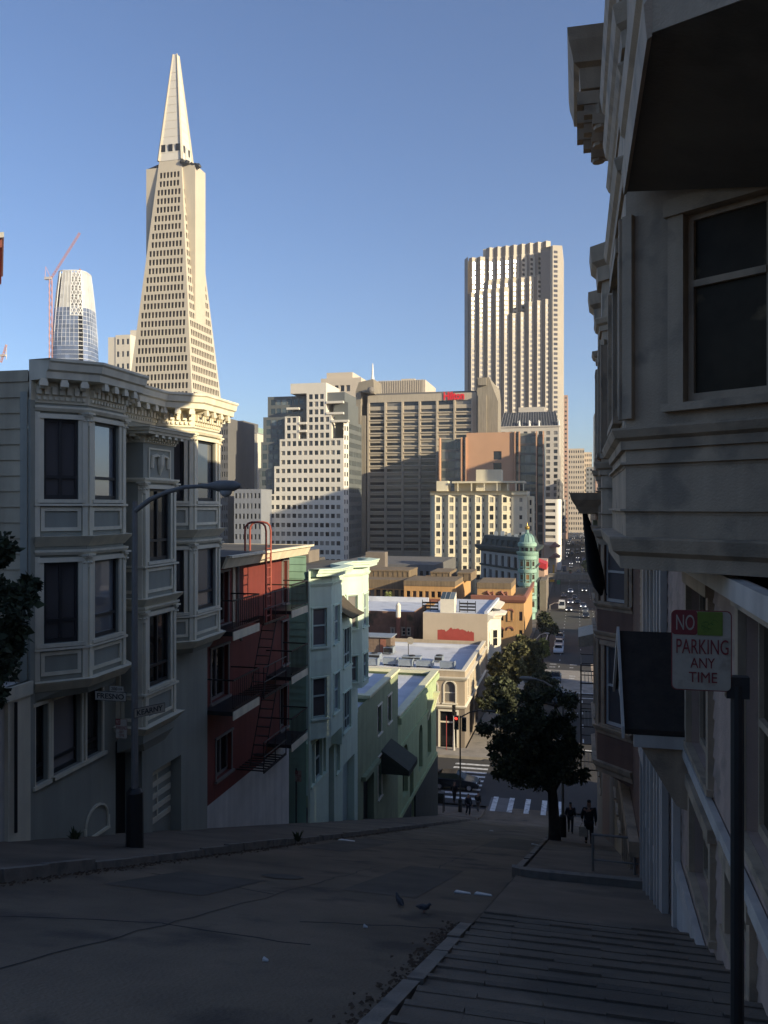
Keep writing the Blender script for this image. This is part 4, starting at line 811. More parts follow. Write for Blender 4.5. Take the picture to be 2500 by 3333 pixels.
# traffic signals at the crossing
redlamp = emit('red_signal', (1, .03, .02), 3); greenlamp = emit('green_signal', (.1, 1, .6), 2.5)
def signal_head(root, c, lit=None, face=(0, -1)):
    s = MB(); x, y, z = c; s.box(x - .17, x + .17, y - .1, y + .1, z - .55, z + .55)
    for k in range(3): s.lathe((x, y - .1, z + .36 - .36 * k), [(0, 0)], 3) if 0 else None
    h = s.build('signal_head', poledark, root); v = MB()
    for k in range(3):
        zz = z + .36 - .36 * k; n = 10
        for i in range(n):
            a, b = math.pi * (.0 + i / n), math.pi * ((i + 1) / n); p = lambda t, r_, yy: (x + r_ * math.cos(t), yy, zz + r_ * math.sin(t)); v.hull([p(a, .13, y - .1), p(b, .13, y - .1), p(b, .145, y - .1), p(a, .145, y - .1)], [p(a, .13, y - .3), p(b, .13, y - .3), p(b, .145, y - .3), p(a, .145, y - .3)])
    v.build('visor', poledark, h)
    if lit is not None:
        l = MB(); zz = z + .36 - .36 * lit; l.mesh([(x + .115 * math.cos(t * .628), y - .105, zz + .115 * math.sin(t * .628)) for t in range(10)], [tuple(range(10))]); l.build('lamp', redlamp if lit == 0 else greenlamp, h)
ty = 66.0; tx = xat(1498, ty); T1 = lamp('signal_post', 'dark post with lit red traffic signal and lamp arm at the left corner', (tx, ty, gz(ty) + .1), zat(2330, tx, ty), [(tx, ty, zat(2335, tx, ty)), P0(1530, 2318, ty), P0(1562, 2312, ty), P0(1585, 2314, ty)], (1, 0, -.05), poledark); T1['category'] = 'traffic light'
signal_head(T1, (tx - .3, ty - .05, zat(2352, tx, ty)), 0); signal_head(T1, (tx + .3, ty + .1, zat(2358, tx, ty)))
ty = 85.0; tx = xat(1477, ty); T2 = thing('signal_post', 'pale post with dark traffic signal before the tan corner building', 'traffic light', (tx, ty, gz(ty)))
s = MB(); s.tube([(tx, ty, gz(ty)), (tx, ty, gz(ty) + 1.6), (tx, ty, zat(2300, tx, ty))], [.16, .09, .07], 10); s.build('pole', mat('pale_pole', (.5, .47, .42), .6, .15, 3, streak=.2), T2)
signal_head(T2, (tx + .05, ty - .25, zat(2310, tx, ty)))
s = MB(); s.tube([(tx - .75, ty - .1, gz(ty)), (tx - .75, ty - .1, zat(2330, tx, ty))], .045, 8); s.build('red_pole', mat('red_pole_paint', (.25, .04, .035), .6), T2)
ty = 112.; tx = xat(1745, ty); lamp('street_lamp', 'white cobra-head lamp among the trees on the far left pavement', (tx, ty, gz(ty)), zat(2078, tx, ty), [(tx, ty, zat(2080, tx, ty)), P0(1758, 2066, ty), P0(1772, 2061, ty)], (1, 0, 0), MATS['pale_pole'])
ty = 185.; tx = xat(1790, ty); lamp('street_lamp', 'white lamp post with arm near the parked cars on the far street', (tx, ty, gz(ty)), zat(1968, tx, ty), [(tx, ty, zat(1970, tx, ty)), P0(1803, 1963, ty), P0(1812, 1962, ty)], (1, 0, 0), MATS['pale_pole'], False)
ty = 160.; tx = xat(1762, ty); BN = thing('banner_pole', 'pole with two square white banners beside the green turret building', 'banner', (tx, ty, gz(ty)))
s = MB(); s.tube([(tx, ty, gz(ty)), (tx, ty, zat(2015, tx, ty))], .1, 8); s.build('pole', poledark, BN)
for sg in (-1, 1): s = MB(); s.box(min(tx + sg * .12, tx + sg * .95), max(tx + sg * .12, tx + sg * .95), ty - .03, ty + .03, zat(2050, tx, ty), zat(2027, tx, ty)); s.build('banner', signwhite, BN)
# phone kiosk by the left corner
K = thing('corner_kiosk', 'thin dark kiosk frame standing on the left corner pavement', 'kiosk', (xat(1432, 65), 65, gz(65)))
s = MB(); kx = xat(1432, 65.2)
for dx in (-.3, .3):
    for dy in (-.3, .3): s.tube([(kx + dx, 65.2 + dy, gz(65) + .1), (kx + dx, 65.2 + dy, zat(2590, kx, 65.2))], .04, 6)
s.hull([(kx - .35, 64.85, zat(2590, kx, 65.2)), (kx + .35, 64.85, zat(2590, kx, 65.2)), (kx + .35, 65.55, zat(2590, kx, 65.2)), (kx - .35, 65.55, zat(2590, kx, 65.2))], [(kx - .1, 64.9, zat(2578, kx, 65.2)), (kx + .35, 64.9, zat(2578, kx, 65.2)), (kx + .35, 65.5, zat(2578, kx, 65.2)), (kx - .1, 65.5, zat(2578, kx, 65.2))])
s.box(kx - .28, kx + .28, 65.0, 65.45, gz(65) + .9, gz(65) + 1.5); s.build('frame', poledark, K)
# ================================================================ blocks across the cross street
def V3(u, v, Y): x = xat(u, Y); return x, zat(v, x, Y)
brick = mat('ivy_brick', (.2, .11, .07), .9, .3, 1.5, .5, 12, dirt_or_reflection=((.045, .045, .025), .92, .55))
beige = mat('beige_wall', (.5, .41, .3), .85, .08, .35, .1, 20, streak=.025)
redpatch = mat('red_paint_patch', (.36, .06, .045), .8, .12, 1.5)
ochre = mat('ochre_stucco', (.52, .3, .12), .85, .1, .5, .15, 20, streak=.12)
ochredk = mat('brown_ribbed_cladding', (.2, .145, .085), .85, .15, .5, streak=.25)
redbrown = mat('red_brown_cornice', (.25, .1, .065), .8, .12, 1)
ivorywall = mat('ivory_front', (.7, .64, .52), .7, .06, 1)
ductm = mat('duct_metal', (.3, .34, .37), .5, .15, 1.5, metal=.3)
farglass = glass('far_glass', (.022, .024, .028), (.24, .22, .19), .42, .08, 0, .6)
bluegl = glass('blue_green_glass', (.05, .07, .075), (.16, .19, .19), .35, .07, 0, .9)
T = thing('tan_corner_building', 'two storey tan corner building with arched windows and white flat roof, across the cross street', 'building', (-14, 90, gz(86)))
Y0 = 86.1; xw = xat(1513, Y0); zt = zat(2186, xw, Y0); zb = gz(Y0) - 1; zmid = zat(2304, xw, Y0); ye = 106.
sx = lambda u: xat(u, Y0) + 60
ar = [(sx(1398), sx(1423)), (sx(1447), sx(1482)), (sx(1340), sx(1365)), (sx(1290), sx(1315))]; za, zs = zat(2287, xw, Y0), zat(2238, xw, Y0)
hs = [(a, b, za, zs + (b - a) / 2 + .02) for a, b in ar]; dr = (sx(1432), sx(1487), zb + .9, zat(2318, xw, Y0)); dr2 = (sx(1330), sx(1400), zb + .9, zat(2318, xw, Y0))
mb = MB(); mb.wall((-60, Y0), (xw, Y0), zmid, zt, hs, .25)
for a, b in ar: arch_hole(mb, a, b, za, zs, zs + (b - a) / 2 + .02, (-60, Y0), (1, 0), .25)
wh = [(q, q + 1.1, za, zs + .45) for q in (2.2, 6.2, 10.2, 14.2)]
mb.wall((xw, Y0), (xw, ye), zmid, zt, wh, .25); mb.wall((-60, ye), (-60, Y0), zb, zt); mb.wall((xw, ye), (-60, ye), zb, zt); mb.build('upper_wall', tan, T)
mb = MB(); mb.wall((-60, Y0), (xw, Y0), zb, zmid, [dr, dr2], .4); mb.wall((xw, Y0), (xw, ye), zb, zmid, [(4, 6.5, zb + 1.2, zmid - .8), (9, 12, zb + 1.2, zmid - .8)], .3); mb.build('ground_floor_wall', tandk, T)
for (a, b), h_ in zip(ar, hs):
    s = MB(); s.box(-60 + a, -60 + b, Y0 + .2, Y0 + .23, za, h_[3]); W = s.build('window', farglass, T)
    s = MB(); O_, D_ = (-60, Y0), (1, 0); t = .16
    s.obox(O_, D_, a - t, a, .003, .07, za - .1, zs); s.obox(O_, D_, b, b + t, .003, .07, za - .1, zs); s.obox(O_, D_, a - t - .1, b + t + .1, .003, .12, za - .25, za - .101)
    c_, r0 = (a + b) / 2, (b - a) / 2; n = 10
    for i in range(n):
        p = lambda t_, r_, q: (-60 + c_ + r_ * math.cos(t_), Y0 - q, zs + r_ * math.sin(t_)); a0, a1 = math.pi * i / n, math.pi * (i + 1) / n
        s.hull([p(a0, r0, .003), p(a0, r0 + t, .003), p(a1, r0 + t, .003), p(a1, r0, .003)], [p(a0, r0, .07), p(a0, r0 + t, .07), p(a1, r0 + t, .07), p(a1, r0, .07)])
    s.build('surround', creamtrim, W)
    s = MB(); s.obox(O_, D_, a, b, -.19, -.15, (za + zs) / 2 + .1, (za + zs) / 2 + .2); s.build('sash', creamtrim, W)
for q in wh: house_window(T, (xw, Y0 + (q[0] + q[1]) / 2, q[2]), (0, 1), q[1] - q[0], q[3] - q[2], creamtrim, creamtrim, farglass, cas=.16)
for d_ in (dr, dr2):
    s = MB(); s.box(-60 + d_[0], -60 + d_[1], Y0 + .36, Y0 + .4, d_[2], d_[3]); D2 = s.build('shop_door', farglass, T)
    s = MB(); O_, D_ = (-60, Y0), (1, 0)
    for a_, b_, c_, e_ in ((d_[0] - .18, d_[0], d_[2], d_[3] + .18), (d_[1], d_[1] + .18, d_[2], d_[3] + .18), (d_[0], d_[1], d_[3], d_[3] + .18)): s.obox(O_, D_, a_, b_, .003, .08, c_, e_)
    s.obox(O_, D_, d_[0], d_[1], -.34, -.28, d_[2] + (d_[3] - d_[2]) * .68, d_[2] + (d_[3] - d_[2]) * .72); s.build('door_frame', creamtrim, D2)
s = MB(); path = [(-60, Y0), (xw, Y0), (xw, ye)]; z1 = zat(2208, xw, Y0)
s.sweep(path, [(0, z1 - .35), (.1, z1 - .3), (.3, z1 - .05), (.34, z1 + .08), (0, z1 + .1)]); s.sweep(path, [(0, zmid - .12), (.1, zmid - .1), (.22, zmid + .1), (.0, zmid + .2)]); s.sweep(path, [(-.4, zt), (.05, zt), (.05, zt + .1), (-.4, zt + .1)]); s.build('cornice', creamtrim, T)
zr = zt - .75; r = MB(); r.face([(-60, Y0, zr), (xw, Y0, zr), (xw, ye, zr), (-60, ye, zr)]); r.wall((-60, Y0 + .4), (xw - .4, Y0 + .4), zr, zt); r.build('roof', roofwhite, T)
s = MB(); s.box(xw - 16, xw + .0, ye - 1.3, ye - .7, zr + .01, zr + .4); s.hull([(xw - 17.6, ye - 1.32, zr + .01), (xw - 16, ye - 1.32, zr + .01), (xw - 16, ye - .72, zr + .01), (xw - 17.6, ye - .72, zr + .01)], [(xw - 16.6, ye - 1.32, zt + 1.0), (xw - 16, ye - 1.32, zr + .4), (xw - 16, ye - .72, zr + .4), (xw - 16.6, ye - .72, zt + 1.0)]); s.build('rear_parapet', roofwhite, T)
# rooftop plant
x = xw - 30
while x < xw - 3:
    w_ = rnd.uniform(1.0, 2.2); yy = 90.6 + rnd.uniform(-.6, .6); h_ = rnd.uniform(.6, .95)
    u_ = thing('duct', 'grey sheet metal duct box on the white roof of the tan corner building', 'roof duct', (x, yy, zr), 'duct boxes in a row on the white roof')
    s = MB(); s.hull([(x, yy, zr + .2), (x + w_ * .9, yy, zr + .2), (x + w_ * .9, yy + 1, zr + .2), (x, yy + 1, zr + .2)], [(x, yy + .05, zr + h_), (x + w_ * .9, yy + .05, zr + h_), (x + w_ * .9, yy + .95, zr + h_ - .05), (x, yy + .95, zr + h_)])
    s.box(x + w_ * .9 - .06, x + w_ * .9 + .02, yy - .04, yy + 1.04, zr + .16, zr + h_ + .04); s.build('casing', ductm, u_)
    s = MB()
    for q in (.1, w_ * .7): s.box(x + q, x + q + .08, yy + .1, yy + .9, zr, zr + .199)
    s.build('stand', poledark, u_); x += w_ + (.15 if rnd.random() < .7 else .7)
for x, yy, w_, h_ in ((xw - 4.6, 94.3, .9, .7), (xw - 12.5, 93.5, 1.6, .8), (xw - 15.5, 94.2, 2.0, .6), (xw - 11.5, 98, 1.2, .9), (xw - 17, 101.5, 2.4, .7), (xw - 8.5, 94.5, 2.2, .5), (xw - 21, 96.5, 2.6, .8), (xw - 25, 96, 1.7, 1.0), (xw - 18.0, 95.2, 1.5, .7)):
    u_ = thing('air_conditioner', 'grey louvred air conditioner on the white roof of the tan corner building', 'air conditioner', (x, yy, zr), 'air conditioners scattered on the white roof')
    s = MB(); s.box(x, x + w_, yy, yy + 1.4, zr + .15, zr + h_); s.build('casing', ductm, u_); s = MB(); s.lathe((x + w_ / 2, yy + .7, zr + h_ + .001), [(.38, 0), (.38, .09), (.3, .1), (0, .05)], 14); s.box(x + .05, x + w_ - .05, yy - .02, yy - .001, zr + .25, zr + h_ - .1); s.build('fan_grille', poledark, u_)
s = MB(); x = xw - 14.5; s.box(x, x + 3.8, 98.5, 101, zr, zr + 2.0); sh_ = thing('roof_shed', 'brown wooden stair shed on the white roof of the tan building', 'shed', (x, 98.5, zr)); s.build('wall', mat('weathered_wood', (.17, .12, .085), .85, .25, 2, streak=.3), sh_)
s = MB(); s.box(x - .2, x + 4, 98.2, 101.2, zr + 2.01, zr + 2.12); s.build('roof', ductm, sh_)
s = MB(); s.box(x + 2.5, x + 3.2, 98.44, 98.495, zr + .1, zr + 1.8); s.build('door', redbrown, sh_)
dsh = thing('satellite_dish', 'small white satellite dish on a pole on the white roof', 'dish', (xw - 8.2, 97, zr)); s = MB(); s.tube([(xw - 8.2, 97, zr), (xw - 8.2, 97, zr + 2.2)], .05, 6); s.build('mast', poledark, dsh)
s = MB(); c = Vector((xw - 7.95, 96.9, zr + 2.0)); n_ = 12
ring = lambda r_, q: [(c.x + r_ * math.cos(t * 6.283 / n_) + .2 * q, c.y - q, c.z + r_ * math.sin(t * 6.283 / n_)) for t in range(n_)]
s.hull(ring(.45, .1), ring(.1, -.05)); s.build('reflector', signwhite, dsh)
# beige building with a painted-out patch, ivy-covered brick neighbour
B = thing('beige_building', 'beige blank-walled building with a rough red paint patch and skylight box on its roof', 'building', (-20, 110, gz(107)))
Y0 = 107.2; x0, z1 = V3(1377, 1993, Y0); xw2 = xat(1587, Y0); zb = gz(Y0) - 1; ye = 124
mb = MB(); mb.wall((x0, Y0), (xw2, Y0), zb, z1); mb.wall((x0, ye), (x0, Y0), zb, z1); mb.wall((xw2, ye), (x0, ye), zb, z1); mb.build('wall', beige, B)
mb = MB(); hs = [(1.8, 2.8, z1 - 4.9, z1 - 2.6), (8, 9, z1 - 4.9, z1 - 2.6), (1.8, 2.8, z1 - 8.6, z1 - 6.2), (8, 9, z1 - 8.6, z1 - 6.2)]; mb.wall((xw2, Y0), (xw2, ye), zb, z1 - .3, hs, .25)
xb = xw2 + 1.2; bp = [(xw2, Y0 + 3.2), (xb, Y0 + 4.2), (xb, Y0 + 6), (xw2, Y0 + 7)]
for a, b in zip(bp[:-1], bp[1:]): mb.wall(a, b, z1 - 9.5, z1 - .9)
mb.face([(p[0], p[1], z1 - .9) for p in bp]); mb.face([(p[0], p[1], z1 - 9.5) for p in reversed(bp)]); mb.build('front_wall', ivorywall, B)
for q in hs: house_window(B, (xw2, Y0 + (q[0] + q[1]) / 2, q[2]), (0, 1), q[1] - q[0], q[3] - q[2], creamtrim, creamtrim, farglass, cas=.16)
for zz in (z1 - 4.7, z1 - 8.4):
    d = Vector((bp[1][0] - bp[0][0], bp[1][1] - bp[0][1])).normalized(); house_window(B, ((bp[0][0] + bp[1][0]) / 2, (bp[0][1] + bp[1][1]) / 2, zz), (d.x, d.y), .8, 2.2, creamtrim, creamtrim, farglass, cas=.1, dep=.0)
s = MB(); s.sweep([(xw2, Y0), (xw2, Y0 + 3.2)] + bp[1:3] + [(xw2, Y0 + 7), (xw2, ye)], [(0, z1 - 1.1), (.15, z1 - 1.0), (.3, z1 - .7), (.75, z1 - .55), (.8, z1 - .3), (.0, z1 - .05)]); s.build('cornice', creamtrim, B)
r = MB(); r.face([(x0, Y0, z1 - .01), (xw2, Y0, z1 - .01), (xw2, ye, z1 - .01), (x0, ye, z1 - .01)]); r.box(xw2 - .4, xw2, Y0, ye, z1, z1 + .35); r.build('roof', roofwhite, B)
rr = random.Random(5); pxa, pza = V3(1424, 2092 - 1, Y0); pxb, pzb = V3(1543, 2055, Y0); n = 26; up = [(pxa + (pxb - pxa) * i / n, pzb + rr.uniform(-.16, .14) + (.3 if 8 < i < 19 else 0)) for i in range(n + 1)]; dn = [(pxa + (pxb - pxa) * i / n, pza + .15 + rr.uniform(-.14, .1)) for i in range(n + 1)]
s = MB()
for i in range(n): s.face([(dn[i][0], Y0 - .004, dn[i][1]), (dn[i + 1][0], Y0 - .004, dn[i + 1][1]), (up[i + 1][0], Y0 - .004, up[i + 1][1]), (up[i][0], Y0 - .004, up[i][1])])
s.build('paint_patch', redpatch, B)
xa, _ = V3(1432, 1990, Y0); xc, zc = V3(1478, 1952, Y0); s = MB(); s.hull([(xa, Y0 + .3, z1), (xc, Y0 + .3, z1), (xc, Y0 + 2.2, z1), (xa, Y0 + 2.2, z1)], [(xa, Y0 + .3, zc), (xc, Y0 + .3, zc), (xc, Y0 + 2.2, zc + .75), (xa, Y0 + 2.2, zc + .75)]); sk_ = s.build('skylight_box', creamtrim, B)
s = MB()
for i in range(3): w_ = (xc - xa) / 3; s.hull([(xa + w_ * i + .06, Y0 + .34, zc + .03), (xa + w_ * (i + 1) - .06, Y0 + .34, zc + .03), (xa + w_ * (i + 1) - .06, Y0 + 2.15, zc + .745), (xa + w_ * i + .06, Y0 + 2.15, zc + .745)], [(xa + w_ * i + .06, Y0 + .34, zc + .06), (xa + w_ * (i + 1) - .06, Y0 + .34, zc + .06), (xa + w_ * (i + 1) - .06, Y0 + 2.15, zc + .775), (xa + w_ * i + .06, Y0 + 2.15, zc + .775)])
s.build('pane', bluegl, sk_)
s = MB()
for xq in (xa - 2.6, xc + .5):
    for k in range(3): s.box(xq, xq + 2.2, Y0 + 1.2, Y0 + 1.26, z1 + .2 + k * .42, z1 + .42 + k * .42)
    for q in (0, 1.05, 2.1): s.box(xq + q, xq + q + .08, Y0 + 1.261, Y0 + 1.34, z1, z1 + 1.5)
s.build('deck_screen', poledark, B)
I = thing('brick_building', 'ivy-covered brick building with tall round flue, left of the beige wall', 'building', (-30, 112, gz(110)))
Y0 = 111.; xi1 = xat(1346, Y0); zi = zat(1992, xi1, Y0); zb = gz(Y0) - 1; sx = lambda u: xat(u, Y0) + 60
wh = [(sx(1273), sx(1283), zat(2074, -30, Y0), zat(2040, -30, Y0)), (sx(1309), sx(1320), zat(2062, -30, Y0), zat(2038, -30, Y0)), (sx(1325), sx(1335), zat(2062, -30, Y0), zat(2038, -30, Y0))]
mb = MB(); mb.wall((-60, Y0), (xi1, Y0), zb, zi, wh, .2); mb.wall((xi1, Y0), (xi1, Y0 + 10), zb, zi); mb.build('wall', brick, I)
for q in wh: house_window(I, (-60 + (q[0] + q[1]) / 2, Y0, q[2]), (1, 0), q[1] - q[0], q[3] - q[2], tan, creamtrim, farglass, cas=.12)
r = MB(); r.face([(-60, Y0, zi + .01), (xi1, Y0, zi + .01), (xi1, Y0 + 12, zi + .01), (-60, Y0 + 12, zi + .01)]); r.box(-60, xi1, Y0 + 11.7, Y0 + 12, zi + .011, zi + .7); r.build('roof', roofwhite, I)
xq = xat(1294, Y0 - 2); s = MB(); s.tube([(xq, Y0 - 1.5, zb), (xq, Y0 - 1.5, zat(2004, xq, Y0))], .3, 12); s.build('flue', redbrown, I)
s = MB(); s.tube([(xq, Y0 - 1.5, zat(2004, xq, Y0)), (xq, Y0 - 1.5, zat(1966, xq, Y0))], .34, 12); s.lathe((xq, Y0 - 1.5, zat(1966, xq, Y0)), [(.36, 0), (.2, .25), (.0, .4)], 12); s.build('flue_cap', creamtrim, I)
s = MB(); s.tube([(xq + .75, Y0 - .1, zb), (xq + .75, Y0 - .1, zi - .2)], .07, 8); s.build('downpipe', redbrown, I)
# ochre building on the next corner
C_ = thing('ochre_building', 'ochre building with red-brown cornices, terraces and brown ribbed penthouses', 'building', (-20, 165, gz(160)))
def block(mbw, items, root, u0, u1, vt, vb, Y, dep, m, wins=(), W=True, zb=None, name='wall'):
    x0, x1 = xat(u0, Y), xat(u1, Y); xm = (x0 + x1) / 2; zt = zat(vt, xm, Y); zb_ = zat(vb, xm, Y) if zb is None else zb
    hs = [(xat(a, Y) - x0, xat(b, Y) - x0, zat(d, xm, Y), zat(c, xm, Y)) for a, b, c, d in wins]
    mb = MB(); facade(mb, items, (x0, Y), (x1, Y), zb_, zt, hs); shell(mb, x0, x1, Y, Y + dep, zb_, zt, N=False); mb.build(name, m, root); return x0, x1, zb_, zt
K8 = lambda x, y: (1150 + x * .3617, 1750 + y * .3617)
def W8(*r): return [(*K8(a, 0)[:1], K8(b, 0)[0], K8(0, c)[1], K8(0, d)[1]) for a, b, c, d in r]
it = []; zg = gz(160) - 1
x0, x1, _, zt = block(None, it, C_, *[K8(q, 0)[0] for q in (1060, 1535)], K8(0, 580)[1], 0, 158, 30, ochre, W8((1297, 1350, 665, 745), (1492, 1522, 660, 742), (1297, 1350, 830, 900), (1492, 1522, 825, 900)), zb=zg)
s = MB(); s.sweep([(x0, 158), (x1, 158), (x1, 188)], [(0, zt - .1), (.2, zt), (.45, zt + .5), (.5, zt + 1.2), (0, zt + 1.3)]); s.build('cornice', redbrown, C_)
s = MB()
for a, b, c in ((1290, 1357, 660), (1385, 1443, 660), (1290, 1357, 822), (1385, 1443, 820)):                      # arched hood moulds, two of them over blind openings
    xa, za = V3(*K8(a, c), 158); xb_ = xat(K8(b, 0)[0], 158); n = 8
    for i in range(n):
        p = lambda t, q: ((xa + xb_) / 2 - (xb_ - xa) / 2 * math.cos(math.pi * t / n), 158 - .18, za - .3 + .5 * math.sin(math.pi * t / n) + q)
        q0, q1, q2, q3 = p(i, 0), p(i + 1, 0), p(i + 1, .3), p(i, .3); s.hull([q0, q1, q2, q3], [(a_[0], 157.99, a_[2]) for a_ in (q0, q1, q2, q3)])
s.build('hood_mould', redbrown, C_)
s = MB()
xa, za = V3(*K8(1388, 745), 158); xb_, zb2 = V3(*K8(1440, 672), 158)
for q in ((xa, xa + .15, za, zb2), (xb_ - .15, xb_, za, zb2), (xa, xb_, za - .15, za)): s.box(q[0], q[1], 157.85, 157.99, q[2], q[3])
s.build('blind_window', ochre, C_)
px0, px1, zpb, zpt = block(None, it, C_, K8(1115, 0)[0], K8(1420, 0)[0], K8(0, 460)[1], K8(0, 590)[1], 161, 12, ochre, W8((1278, 1325, 510, 585)))
s = MB(); s.box(px0 - .05, px1 + .05, 160.9, 173.1, zpt + .003, zat(K8(0, 404)[1], px0, 161)); s.build('ribbed_parapet', ochredk, C_)
s = MB()
for cx_ in (1222, 1347):
    xa, za = V3(*K8(cx_, 522), 161); s.tube([(xa - .9, 160.9, za + .5), (xa - .3, 160.85, za + .75), (xa + .2, 160.85, za + .1), (xa + .8, 160.9, za - .2)], [.15, .3, .25, .1], 6); s.tube([(xa - .2, 160.88, za + .1), (xa + .8, 160.88, za + .75)], .16, 6); s.tube([(xa + .8, 160.88, za + .75), (xa + .8, 160.88, za - .2)], .12, 6)
s.build('wall_relief', redbrown, C_)
wv = W8(*[(478 + 55.5 * i, 512 + 55.5 * i, 483, 538) for i in range(6)])
bx0, bx1, zb1, zt1 = block(None, it, C_, K8(456, 0)[0], K8(915, 0)[0], K8(0, 436)[1], K8(0, 600)[1], 163, 25, ochre, wv)
s = MB(); s.box(bx0 - .05, bx1 + .05, 162.9, 175, zt1 + .003, zat(K8(0, 385)[1], bx0, 163)); s.build('ribbed_parapet', ochredk, C_)
lx0, lx1, zb2, zt2 = block(None, it, C_, K8(-200, 0)[0], K8(456, 0)[0], K8(0, 455)[1], K8(0, 600)[1], 171, 18, ochre, W8(*[(150 + 55 * i, 188 + 55 * i, 465, 535) for i in range(6)]))
s = MB(); s.box(lx0, lx1 - .05, 170.9, 180, zt2 + .003, zat(K8(0, 368)[1], lx0, 171)); s.build('ribbed_parapet', ochredk, C_)
s = MB(); s.box(lx0, lx1 - .1, 160.5, 160.8, zb2 - 1, zat(K8(0, 540)[1], lx1, 160)); s.box(lx1 - .1, x0 + .02, 160.5, 160.8, zb2 - 1, zat(K8(0, 545)[1], lx1, 160)); s.build('terrace_parapet', redbrown, C_)
s = MB(); s.box(lx0, x0, 159.5, 160.499, zg, zat(K8(0, 572)[1], lx1, 160)); s.face([(lx0, 160.8, zb1 + .2), (x0, 160.8, zb1 + .2), (x0, 172, zb1 + .2), (lx0, 172, zb1 + .2)]); s.build('terrace_wall', ochre, C_)
for u0, u1, vt, Y in ((100, 500, 300, 178), (697, 868, 318, 174), (940, 1060, 325, 176)):
    q0, q1 = xat(K8(u0, 0)[0], Y), xat(K8(u1, 0)[0], Y); zt3 = zat(K8(0, vt)[1], q0, Y); s = MB(); s.box(q0, q1, Y, Y + 10, zt1, zt3); s.box(q0 - .1, q1 + .1, Y - .15, Y + 10.1, zt3 + .002, zt3 + .3)
    n = int((q1 - q0) / 1.1)
    for i in range(n + 1): s.box(q0 + (q1 - q0 - .15) * i / n, q0 + (q1 - q0 - .15) * i / n + .15, Y - .1, Y - .002, zt1, zt3)
    s.build('penthouse', ochredk, C_)
panes(C_, it, farglass)
pl = thing('potted_palm', 'small potted palm on the terrace of the ochre building', 'plant', (0, 0, 0)); xa, za = V3(*K8(316, 535), 162)
s = MB(); s.tube([(0, 0, 0), (0, 0, 1.6)], .07, 6); s.build('stem', mat('palm_stem', (.25, .18, .1), .9), pl); s = MB()
for i in range(46): a = rnd.random() * 6.28; e = rnd.uniform(-.5, .9); r_ = rnd.uniform(.6, 1.0); s.face([(0, 0, 1.6), (r_ * .6 * math.cos(a) - .06, r_ * .6 * math.sin(a), 1.65 + e * .8), (r_ * math.cos(a), r_ * math.sin(a), 1.5 + e * .9), (r_ * .6 * math.cos(a) + .06, r_ * .6 * math.sin(a) + .05, 1.65 + e * .8)])
s.build('fronds', mat('palm_leaf', (.22, .25, .06), .7, .2), pl); pl.location = (xa, 162, zb1 + .2)
# green flatiron with turret
G_ = thing('turret_building', 'copper green flatiron building with domed corner turret and gold finial', 'building', (-15, 220, gz(215)))
patina = mat('copper_patina', (.27, .42, .33), .7, .15, .8, streak=.2); patdk = mat('dark_patina', (.035, .05, .045), .8, .25, .7); goldm = mat('gilding', (.6, .38, .1), .4, .1, 3, metal=.7); paleston = mat('pale_tile', (.36, .35, .32), .7, .12, .6)
warmgl = glass('warm_blinds', (.05, .035, .02), (.4, .22, .09), .7, .15)
K5 = lambda x, y: (1500 + x / 3.16, 1500 + y / 3.16); YT = 214.; xt = xat(K5(683, 0)[0], YT); Zt = lambda y: zat(K5(0, y)[1], xt, YT); zg = gz(YT) - 1; rt = 2.05
mb = MB(); mb.lathe((xt, YT, 0), [(rt, zg)] + [q for k in range(6) for q in ((rt, Zt(1530 - 135 * k) - .8), (rt + .35, Zt(1530 - 135 * k) - .5), (rt + .35, Zt(1530 - 135 * k) + .2), (rt, Zt(1530 - 135 * k) + .5))] + [(rt, Zt(985)), (rt + .55, Zt(960)), (rt + .7, Zt(935)), (rt, Zt(930)), (rt - .1, Zt(880)), (rt + .25, Zt(872)), (rt + .2, Zt(858)), (0, Zt(858))], 20); mb.build('turret', patina, G_, True)
s = MB()
for k in range(4):
    for a in (-2.2, -1.45, -.75): 
        zz = Zt(1495 - 135 * k); n = Vector((math.cos(a), math.sin(a))); d = (-n.y, n.x); o = (xt + n.x * (rt + .03), YT + n.y * (rt + .03)); it2 = MB(); it2.obox(o, d, -.42, .42, -.0, .06, zz, zz + 3.1); wq = it2.build('window', warmgl, G_)
        it2 = MB(); 
        for q0, q1, c0, c1 in ((-.6, -.42, zz - .1, zz + 3.3), (.42, .6, zz - .1, zz + 3.3), (-.42, .42, zz + 1.5, zz + 1.62), (-.65, .65, zz + 3.301, zz + 3.6)): it2.obox(o, d, q0, q1, 0, .14, c0, c1)
        it2.build('frame', patina, wq)
for a in (-2.1, -1.57, -1.0, -.4):
    n = Vector((math.cos(a), math.sin(a))); d = (-n.y, n.x); o = (xt + n.x * (rt - .05), YT + n.y * (rt - .05)); it2 = MB(); it2.obox(o, d, -.35, .35, 0, .1, Zt(925), Zt(890)); it2.build('window', farglass, G_)
mb = MB(); prof = [(rt - .15, Zt(856))] + [((rt - .15) * math.cos(t * R(9)) ** .8 * .98 + .05, Zt(856) + (Zt(745) - Zt(856)) * math.sin(t * R(9))) for t in range(1, 10)] + [(.55, Zt(745)), (.6, Zt(740)), (.4, Zt(735)), (.35, Zt(712)), (.5, Zt(708)), (.0, Zt(700))]
mb.lathe((xt, YT, 0), prof, 20)
for k in range(10): a = k * .628; mb.tube([(xt + (p[0] + .03) * math.cos(a), YT + (p[0] + .03) * math.sin(a), p[1]) for p in prof[:9]], .09, 5)
mb.build('dome', mat('dome_patina', (.2, .33, .28), .6, .15, .8), G_, True)
